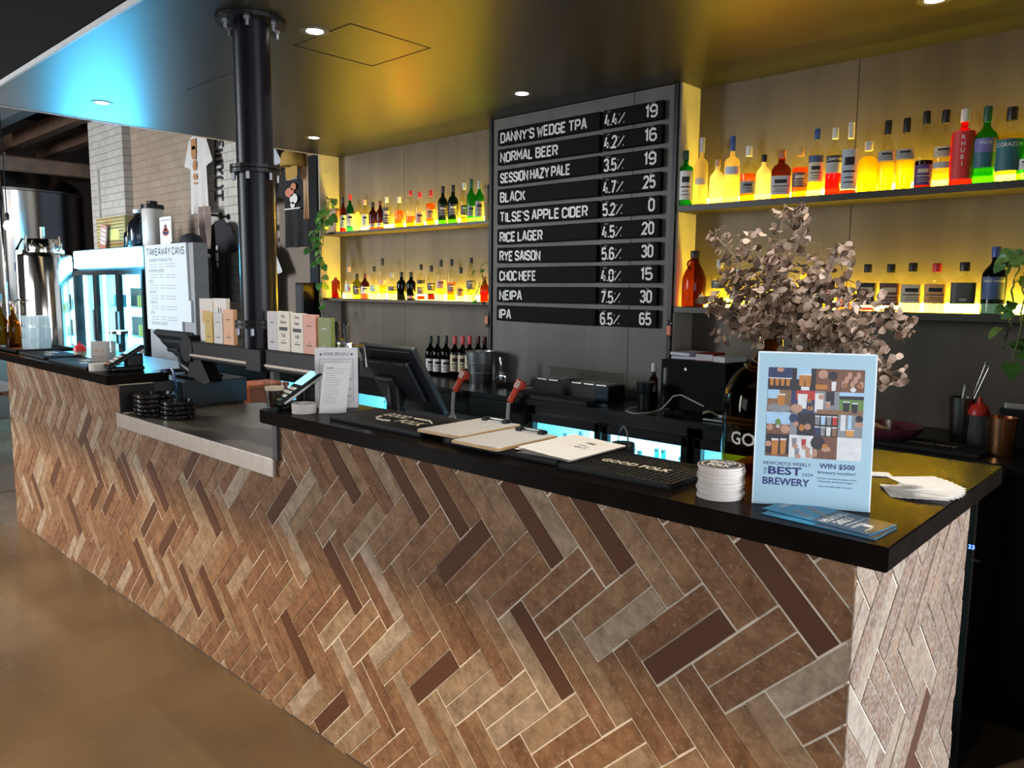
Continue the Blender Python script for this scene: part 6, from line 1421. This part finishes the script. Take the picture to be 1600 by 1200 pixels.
# things on top of the fridge
FT = FH+.0005
def onfr(px, y=3.45): return on_y(px, 350, y).x
x = onfr(182); t = thing('patterned_crate', 'crate with a black and yellow lattice front on top of the drinks fridge', 'crate', (x, 3.48, FT))
MB().b2((-.42, -.1, 0), (.42, .12, .36), bev=.004).build('crate', M('crate_mustard', (.50, .32, .10), .6), t)
LAT = bpy.data.materials.new('lattice_print'); LAT.use_nodes = True
_t = LAT.node_tree.nodes.new('ShaderNodeTexBrick'); _c = LAT.node_tree.nodes.new('ShaderNodeTexCoord'); _mp = LAT.node_tree.nodes.new('ShaderNodeMapping'); _mp.inputs['Rotation'].default_value = (PI/2, 0, 0)
for k_, v_ in (('Scale', 1), ('Brick Width', .046), ('Row Height', .036), ('Mortar Size', .0085)): _t.inputs[k_].default_value = v_
_t.inputs['Color1'].default_value = _t.inputs['Color2'].default_value = (.02, .016, .012, 1); _t.inputs['Mortar'].default_value = (.50, .32, .10, 1)
LAT.node_tree.links.new(_c.outputs['Object'], _mp.inputs[0]); LAT.node_tree.links.new(_mp.outputs[0], _t.inputs['Vector']); LAT.node_tree.links.new(_t.outputs['Color'], LAT.node_tree.nodes['Principled BSDF'].inputs['Base Color'])
MB().b2((-.41, -.1025, .01), (.41, -.1, .35)).build('lattice_front', LAT, t)
MB().rect(-.13, .10, .26, .22, FRONT, .1035).build('plaque', M('plaque_yellow', (.62, .40, .10), .6), t)
t = thing('tilted_card', 'reddish card with pale lines tilted against the lattice crate', 'card', (onfr(160, 3.33), 3.335, FT+.13), 0)
m = Matrix.Rotation(R(14), 4, 'Y')
MB().b2((-.085, -.006, -.13), (.085, .006, .15), mtx=m).build('card', M('card_red', (.45, .16, .10), .5), t)
mb = MB()
for k in range(4): mb.rect(-.06, .08-.05*k, .06, .10-.05*k, m @ FRONT, .0066)
mb.build('print', LETTER, t)
FLG = M('gloss_black_flagon', (.010, .010, .012), .15)
for i, (px, s, lab) in enumerate([(201, .8, 'smaller black flagon on the drinks fridge beside the lattice crate'), (217, 1.25, 'larger black flagon on the drinks fridge beside the white drum')]):
    t = thing('black_flagon', lab, 'flagon', (onfr(px, 3.36), 3.37-.02*i, FT), 0, 'black flagons on the drinks fridge')
    MB().lathe([(r*s, z*s) for r, z in [(.080, 0), (.085, .01), (.085, .15), (.07, .20), (.035, .24), (.028, .25), (.028, .28)]], 22).build('body', FLG, t, True)
    MB().lathe([(.034*s, .28*s), (.034*s, .31*s), (0, .31*s)], 16).build('cap', WHITE if i else BLACKP, t)
    MB().tube([(.03*s, 0, .24*s), (.06*s, 0, .255*s), (.07*s, 0, .225*s), (.062*s, 0, .20*s)], .008*s).build('handle', FLG, t)
t = thing('white_drum', 'white drum with black lid on top of the drinks fridge', 'drum', (onfr(233, 3.36), 3.40, FT))
lath('drum', [(.10, 0), (.105, .01), (.105, .36), (.095, .38)], M('drum_white', (.60, .58, .55), .4), t, 24); lath('lid', [(.112, .381), (.112, .42), (.05, .43), (.05, .46), (0, .46)], BLACKP, t, 24)
t = thing('picture_card', 'white card with a dark red emblem standing above the takeaway list', 'card', (onfr(259, 3.30), 3.30, 1.9255), 0)
MB().b2((-.13, -.004, 0), (.13, .004, .27)).b2((-.02, .0, 0), (.02, .06, .003)).build('card', WHITE, t)
mb = MB(); mb.disc(0, .12, .075, FRONT, .0046, 18, .035); mb.disc(0, .16, .04, FRONT, .0046, 12, .022); mb.build('emblem', M('emblem_red', (.32, .06, .05), .5), t)
MB().disc(0, .115, .06, FRONT, .0049, 14, .012).disc(-.0, .185, .03, FRONT, .0049, 12, .008).rect(-.10, .235, .10, .24, FRONT, .0046).build('emblem_ink', NAVY, t)
t = thing('baseball_hat', 'dark cap resting on the top corner of the takeaway list', 'cap', (-7.24, FYF+.07, 1.9255), R(10))
MB().lathe([(.10, 0), (.10, .03), (.075, .07), (.03, .09), (0, .092)], 18).build('crown', M('dark_felt', (.02, .02, .024), .8), t, True)
MB().b2((-.24, -.06, .0), (-.06, .06, .012), bev=.004).build('peak', M('dark_felt', (.02, .02, .024), .8), t)

# ================================================================== BREWERY TANKS
TANK = M('tank_stainless', (.52, .49, .46), .20, 1, var=.08, scale=3)
t = thing('fermenter_tank', 'huge stainless fermenting tank with domed top at the far left', 'tank', (-13.1, 3.36, 0))
MB().lathe([(.93, .7), (.95, .72), (.95, 2.80), (.952, 2.81)], 56, cap=False).build('shell', TANK, t, True)
MB().lathe([(.952, 2.81), (.90, 2.93), (.72, 3.06), (.45, 3.15), (.15, 3.19), (0, 3.19)], 56).build('dome', M('tank_dome', (.30, .28, .27), .3, 1), t, True)
MB().lathe([(.15, .30), (.95, .70)], 48).build('cone', TANK, t, True)
MB().lathe([(.948, 2.79), (.962, 2.80), (.962, 2.825), (.948, 2.835)], 56, cap=False).build('weld_band', STEEL, t, True)
for a in (.6, 2.2, 3.7, 5.3): MB().cyl((.75*math.cos(a), .75*math.sin(a), 0), .05, .75, 14).build('leg', STEEL, t)
MB().tube([(.97, -.35, .8), (1.0, -.36, 2.7), (.8, -.3, 3.05)], .025, 10).build('pipe', CHROME, t, True)
MB().cyl((.25, -.1, 3.15), .03, .22, 12).build('vent', CHROME, t)
t = thing('brite_tank', 'small polished steel tank with clamped lid in front of the huge tank', 'tank', (-9.0, 2.58, 0))
PT = M('polished_tank', (.66, .62, .57), .12, 1, var=.05, scale=3)
MB().lathe([(.22, .25), (.245, .3), (.25, .32), (.25, 1.80), (.24, 1.83), (.16, 1.855)], 44).build('shell', PT, t, True)
MB().lathe([(.17, 1.845), (.185, 1.85), (.185, 1.875), (.17, 1.88), (.17, 1.95), (.15, 1.985), (.06, 2.0), (0, 2.0)], 40).build('lid', PT, t, True)
for k in range(4):
    a = k*PI/2+.5
    MB().tube([(.19*math.cos(a), .19*math.sin(a), 1.86), (.215*math.cos(a), .215*math.sin(a), 1.93), (.20*math.cos(a), .20*math.sin(a), 2.01)], .012, 8).build('lid_clamp', CHROME, t)
MB().cyl((.0, .0, 2.0), .022, .11, 12).build('valve', M('valve_pale', (.6, .52, .42), .4), t)
MB().tube([(.10, -.28, .5), (.10, -.275, 1.2), (.10, -.27, 1.86), (.08, -.2, 1.98)], .014, 8).build('sight_pipe', CHROME, t, True)
MB().tube([(-.12, -.27, 1.15), (.12, -.30, 1.15)], .014, 8).tube([(.02, -.30, 1.35), (.16, -.28, 1.38)], .010, 8).build('cross_pipe', CHROME, t, True)
MB().lathe([(.05, 0), (.05, .03), (0, .032)], 20, mtx=Matrix.Translation((.0, -.262, 1.28)) @ Matrix.Rotation(PI/2, 4, 'X')).build('gauge', M('gauge_face', (.6, .6, .58), .3), t)
MB().b2((-.02, -.012, 0), (.09, .004, .09), mtx=Matrix.Translation((-.19, -.175, 1.66)) @ ZR(R(-35))).build('name_plate', NAVY, t)
for a in (.6, 2.2, 3.7, 5.3): MB().cyl((.20*math.cos(a), .20*math.sin(a), 0), .02, .32, 10).build('leg', STEEL, t)
t = thing('brown_cabinet', 'plain brown cabinet behind the swing top bottles', 'cabinet', (-10.4, 2.28, 0))
MB().b2((-.2, -.28, 0), (.2, .20, 1.42), bev=.005).build('cabinet', M('brown_board', (.15, .085, .06), .5), t)
t = thing('back_counter', 'dark counter unit behind the left bar top in front of the drinks fridge', 'counter', (-6.6, 2.10, 0))
MB().b2((-1.6, -.0, .0), (1.1, .5, .90)).build('cabinet', BLACKP, t); MB().b2((-1.62, -.02, .90), (1.12, .52, .94), bev=.003).build('top', BNM, t)
# bare bulb
bp = on_x(12, 352, -10.6)
t = thing('pendant_bulb', 'bare glowing bulb hanging on a black cord at the far left', 'lamp', bp)
lath('bulb', [(.012, .05), (.03, .03), (.045, -.01), (.03, -.045), (0, -.055)], E('bulb_glow', (1, .72, .42), 60), t)
lath('holder', [(.018, .05), (.022, .06), (.022, .13), (.006, .15)], BLACKP, t, 14)
MB().tube([(0, 0, .14), (0, 0, .9), (-.1, .0, 4.8-bp.z-.02)], .006, 6).build('cord', BLACKP, t)

# ================================================================== SHIRTS ON THE WALL
def shirt(lab, px, top, bot, Y, col, wd=None, dark=False, hang=True, sleeve=1.0, seed=1, prnt=None, grp='t-shirts hanging on the wall'):
    p = on_y(px, (top+bot)/2, Y); zt = on_y(px, top, Y).z; zb = on_y(px, bot, Y).z; H = zt-zb; W = wd or H*.62
    t = thing('t_shirt', lab, 't-shirt', (p.x, Y, zb), 0, grp); rn = random.Random(seed); ph = rn.uniform(0, 6)
    def hwid(v):   # half width from the hem v=0 to the neck v=1
        if v > .93: return W*(.17+.26*(1-v)/.07)
        if v > .62: return W*(.43+.30*sleeve*(.93-v)/.31)
        if v > .585: return W*(.43+.30*sleeve)*(1-(.62-v)/.035)+W*.42*((.62-v)/.035)
        return W*(.42+.02*math.sin(v*5+ph))
    def surf(sgn):
        def f(u, v):
            x = (2*u-1)*hwid(v); e = 1-abs(2*u-1)**4
            fold = .014*math.sin(x/W*16+ph+1.5*v)+.010*math.sin(x/W*31+ph*2)*(1-v)
            return (x, sgn*.018*e+fold*e*(1.1-v*.6), H*v)
        return f
    mb = MB(); mb.sheet(surf(-1), 20, 44).sheet(surf(1), 20, 44)
    bmesh.ops.remove_doubles(mb.bm, verts=mb.bm.verts, dist=.0012)
    mb.build('cloth', M('cotton_%s' % ('_'.join(str(int(c*100)) for c in col)), col, .85, var=.05), t, True)
    if prnt: prnt(t, W, H)
    MB().cyl((0, 0, 0), .028, .012, 14, mtx=Matrix.Translation((0, (3.80 if -8.12 < p.x < -6.72 else 3.84)-Y-.001, H*1.06)) @ Matrix.Rotation(PI/2, 4, 'X')).tube([(0, (3.80 if -8.12 < p.x < -6.72 else 3.84)-Y-.002, H*1.06), (0, -.03, H*1.06)], .009, 8).build('peg', BLACKM, t)
    MB().tube([(-W*.22, -.0, H*.965), (0, 0, H*1.01), (W*.22, 0, H*.965)], .006, 6).tube([(0, 0, H*1.01), (.012, 0, H*1.045), (.0, 0, H*1.06)], .004, 6).build('hanger', INK, t)
    return t
def peg(px, py, lab, Yw=3.80, L_=.16):
    p = on_y(px, py, Yw); t = thing('wall_peg', lab, 'peg', (p.x, Yw, p.z), 0, 'black pegs on the wall')
    MB().cyl((0, 0, 0), .032, .012, 16, mtx=Matrix.Rotation(PI/2, 4, 'X')).build('rose', BLACKM, t)
    MB().tube([(0, -.01, 0), (0, -L_, .0)], .011, 8).build('arm', BLACKM, t)
def print_front(t, W, H, sh, mat, name='print'):
    mb = MB()
    for kind, a in sh:
        if kind == 'r': mb.rect(a[0]*W, a[1]*H, a[2]*W, a[3]*H, FRONT, .036)
        elif kind == 'd': mb.disc(a[0]*W, a[1]*H, a[2]*W, FRONT, .036, 14, a[3]*W)
        else: mb.text(a[0], a[1]*W, a[2]*H, a[3]*H, FRONT, align='C', z=.036, maxw=a[4]*W)
    mb.build(name, mat, t)
def pr_white(t, W, H): print_front(t, W, H, [('r', (-.16, .80, .10, .93)), ('d', (-.03, .76, .13, .16)), ('d', (.0, .60, .10, .13)), ('d', (0, .46, .10, .08)), ('r', (-.1, .37, .1, .39))], M('rust_print', (.42, .19, .07), .7))
def pr_black(t, W, H): print_front(t, W, H, [('r', (-.06, .50, .06, .60)), ('d', (0, .66, .05, .05)), ('r', (-.03, .42, .04, .48))], LETTER)
def pr_cole(t, W, H):
    print_front(t, W, H, [('d', (.06, .56, .14, .10)), ('r', (-.28, .44, .28, .455)), ('d', (.02, .49, .08, .06))], LETTER)
    print_front(t, W, H, [('t', ('COLD BREWING', 0, .78, .030, .40))], LETTER, 'lettering')
    print_front(t, W, H, [('d', (-.08, .64, .16, .09)), ('d', (.06, .70, .10, .07))], M('coral_print', (.55, .20, .12), .7), 'coral_print')
shirt('long white t-shirt with a rust brown chest print hanging left of the merch letters', 310, 208, 334, 3.70, (.62, .60, .57), .44, seed=3, prnt=pr_white)
shirt('black t-shirt with small white chest print hanging below the merch letters', 345, 345, 469, 3.70, (.016, .015, .020), .50, seed=5, prnt=pr_black)
shirt('pale blue white t-shirt partly hidden behind the steel column, upper one', 411, 224, 318, 3.72, (.52, .55, .60), .46, seed=8)
shirt('white t-shirt partly hidden behind the steel column, lower one', 410, 380, 500, 3.72, (.60, .61, .62), .50, seed=9)
shirt('large black t-shirt with white lettering and coral emblem near the shelves', 462, 252, 386, 3.66, (.010, .010, .011), .44, seed=12, prnt=pr_cole)
shirt('cream peach t-shirt hanging sideways next to the shelf upright', 482, 236, 342, 3.60, (.60, .40, .24), .17, seed=14)
p = on_y(457, 255, 3.52); t = thing('baseball_hat', 'mustard yellow cap hanging above the black t-shirt', 'cap', (p.x+.01, 3.53, p.z-.03))
MB().lathe([(.0, .16), (.05, .15), (.10, .10), (.115, .0), (.10, 0)], 18).build('crown', M('mustard_cloth', (.42, .25, .05), .8), t, True)
MB().sheet(lambda u, v: (-.09+.18*u, -.03-.02*math.sin(u*PI), .02-.10*v-.03*math.sin(u*PI)), 10, 5).build('peak', M('mustard_cloth', (.42, .25, .05), .8), t, True)
p = on_y(324, 345, 3.66); t = thing('rag_bundle', 'dusty pink cloth draped on the peg by the black t-shirt', 'cloth', (p.x, 3.66, p.z-.28))
MB().sheet(lambda u, v: (-.09+.18*u*(1.15-.35*v), -.03*math.sin(u*9+v*2)-.02, .42*v), 12, 10).build('cloth', M('dusty_pink', (.36, .27, .24), .85), t, True)
peg(345, 337, 'black wall peg carrying the pink cloth'); peg(425, 355, 'black wall peg with nothing on it right of the steel column', 3.84, .22)
# painted letters down the pier
for i, ch in enumerate('MERCH'):
    p = on_y(343, 222+20.8*i, 3.80)
    t = tag(sign_text(MB(), ch, 0, 0, .105, .15, FRONT, .0, th=.030, align='C').build('wall_letter', INK), 'black letter %s of the word going down the white brick pier' % ch, 'letter', 'letters on the brick pier'); t.location = (p.x, 3.792, p.z-.06)
t = thing('black_speaker', 'upright black speaker box on the wall beside the pothos', 'speaker', (on_y(480, 475, 3.45).x, 3.44, 1.30))
MB().b2((-.06, -.06, 0), (.05, .055, .26), bev=.006).build('cabinet', BLACKP, t); MB().b2((-.05, -.064, .02), (.04, -.058, .24)).build('grille', INK, t)
tag(MB().b2((-5.52, 3.38, 0), (-5.42, 3.49, 1.30), bev=.003).build('speaker_plinth', BLACKM), 'slim black plinth under the speaker box', 'plinth')

# ================================================================== TRAILING POTHOS
LEAFG = M('pothos_leaf', (.045, .165, .030), .42, var=.45, scale=26, spec=.5)
LEAFY = M('pothos_leaf_variegated', (.12, .24, .05), .42, var=.6, scale=40, spec=.5)
VINE = M('pothos_vine', (.12, .16, .05), .6)
def heart(bm, p, d, n, s):
    d = d.normalized(); n = (n-d*n.dot(d)).normalized(); x = d.cross(n)
    out = [(0, 0), (.28, -.10), (.50, .12), (.46, .45), (.26, .78), (0, 1.05)]
    for top in (0, 1):
        off = n*(.0006 if top else 0); mid = []
        for yv, dz in ((0, 0), (.12, .02), (.45, .03), (.78, -.04), (1.05, -.16)): mid.append(bm.verts.new(p+off+d*(yv*s)+n*(dz*s)))
        for sg in (1, -1):
            e = [mid[0]]+[bm.verts.new(p+off+x*(sg*a*s)+d*(b*s)+n*((.16*a-.18*b*b)*s)) for a, b in out[1:-1]]+[mid[-1]]
            qs = [(mid[0], e[1], mid[1]), (mid[1], e[1], e[2], mid[2] if False else mid[1])]
            tri = [(mid[0], e[1], e[2]), (mid[0], e[2], mid[1]), (mid[1], e[2], e[3]), (mid[1], e[3], mid[2]), (mid[2], e[3], e[4]), (mid[2], e[4], mid[3]), (mid[3], e[4], mid[4])]
            for tr_ in tri:
                q = tr_ if (sg == 1) == bool(top) else tuple(reversed(tr_))
                try: f = bm.faces.new(q); f.smooth = True
                except ValueError: pass
def pothos(lab, vines, nl, s, seed, pot=None):
    t = thing('pothos_plant', lab, 'plant', vines[0][0]); rn = random.Random(seed); o0 = Vector(vines[0][0])
    st = MB(); bm = bmesh.new(); bm2 = bmesh.new()
    for vi, v in enumerate(vines):
        pts = [Vector(q)-o0 for q in v]; fine = []
        for i in range(len(pts)-1):
            for k in range(5): fine.append(pts[i].lerp(pts[i+1], k/5)+Vector((rn.uniform(-.006, .006), rn.uniform(-.006, .006), 0)))
        fine.append(pts[-1]); st.tube(fine, .0035, 6)
        for k in range(nl):
            f = (k+rn.random())/nl*(len(fine)-1.01); i = int(f); b = fine[i].lerp(fine[i+1], f-i)
            a = rn.uniform(0, 6.28); o = Vector((math.cos(a), math.sin(a)-.35, rn.uniform(-.2, .5))).normalized(); L_ = rn.uniform(.02, .055)
            e = b+o*L_; st.tube([b, b+o*L_*.6+Vector((0, 0, .008)), e], .0014, 4)
            d = Vector((o.x, o.y, -.9+rn.uniform(-.3, .6))); n = Vector((o.x*.5+rn.uniform(-.3, .5), -1+rn.uniform(-.2, .4), .5))
            heart(bm2 if rn.random() < .3 else bm, e, d, n, s*rn.uniform(.65, 1.15))
    st.build('vines', VINE, t, True)
    for b, mt, nm in ((bm, LEAFG, 'leaves'), (bm2, LEAFY, 'pale_leaves')):
        me = bpy.data.meshes.new(nm); b.to_mesh(me); b.free(); me.materials.append(mt); o = bpy.data.objects.new(nm, me); COL.objects.link(o); o.parent = t
def yy(px, py, Y): q = on_y(px, py, Y); return (q.x, q.y, q.z)
pothos('green pothos trailing down the left end of the bottle shelves', [
    [yy(515, 310, 3.44), yy(508, 335, 3.43), yy(505, 375, 3.43), yy(500, 405, 3.44), yy(502, 440, 3.44), yy(498, 470, 3.44), yy(505, 505, 3.44)],
    [yy(518, 312, 3.44), yy(506, 340, 3.43), yy(492, 365, 3.43), yy(488, 392, 3.44)],
    [yy(515, 318, 3.45), yy(508, 352, 3.44), yy(498, 385, 3.44), yy(504, 420, 3.44)]], 17, .062, 3)
t = thing('vine_bracket', 'small black hook holding the pothos on the shelf upright', 'hook', yy(517, 311, 3.46)); MB().tube([(0, .02, 0), (0, -.03, 0), (0, -.035, .015)], .005, 6).build('hook', BLACKM, t)
pothos('green pothos trailing from the right edge of the photo in front of the lower shelf', [
    [yy(1612, 385, 3.42), yy(1585, 430, 3.40), yy(1582, 470, 3.40), yy(1578, 510, 3.40), yy(1565, 545, 3.40)],
    [yy(1615, 400, 3.42), yy(1600, 440, 3.40), yy(1596, 500, 3.40), yy(1588, 540, 3.40), yy(1575, 580, 3.40)],
    [yy(1618, 395, 3.40), yy(1590, 400, 3.38), yy(1570, 420, 3.38)]], 9, .060, 5)
pothos('short pothos sprig rising from the amber flask by the menu board', [
    [yy(757, 440, 3.56), yy(752, 425, 3.54), yy(754, 412, 3.53)], [yy(757, 442, 3.56), yy(748, 450, 3.50), yy(742, 462, 3.49), yy(738, 474, 3.48)]], 4, .045, 8)

# ================================================================== DOWNLIGHTS IN THE LOW CEILING
for i, (x, y, lab, pw) in enumerate([(-4.86, 1.74, 'round ceiling downlight in the blue lit corner at the left', 75), (-2.86, 1.86, 'round ceiling downlight just right of the steel column', 75), (-4.82, 3.11, 'round ceiling downlight above the left shelves', 4), (-2.90, 3.16, 'round ceiling downlight above the menu board', 4), (-.89, 3.14, 'round ceiling downlight at the top edge of the photo above the right shelves', 3), (-.92, 1.80, 'round ceiling downlight over the poster end of the bar', 75)]):
    t = thing('downlight', lab, 'ceiling light', (x, y, ZC), 0, 'downlights in the low ceiling')
    MB().lathe([(.040, -.0025), (.060, -.0025), (.060, 0), (.040, 0), (.040, -.0025)], 28, cap=False).build('rim', M('satin_rim', (.12, .12, .12), .4), t)
    MB().lathe([(.034, .0), (.034, -.002), (.0, -.002)], 24).build('lamp_face', E('downlight_face', (1, .93, .82), 14), t)
    d = bpy.data.lights.new('downlight_beam', 'SPOT'); d.energy = pw; d.spot_size = R(84); d.spot_blend = .6; d.color = (1, .93, .82); d.shadow_soft_size = .03
    o = bpy.data.objects.new('downlight_beam', d); COL.objects.link(o); o.parent = t; o.location = (0, 0, -.012)
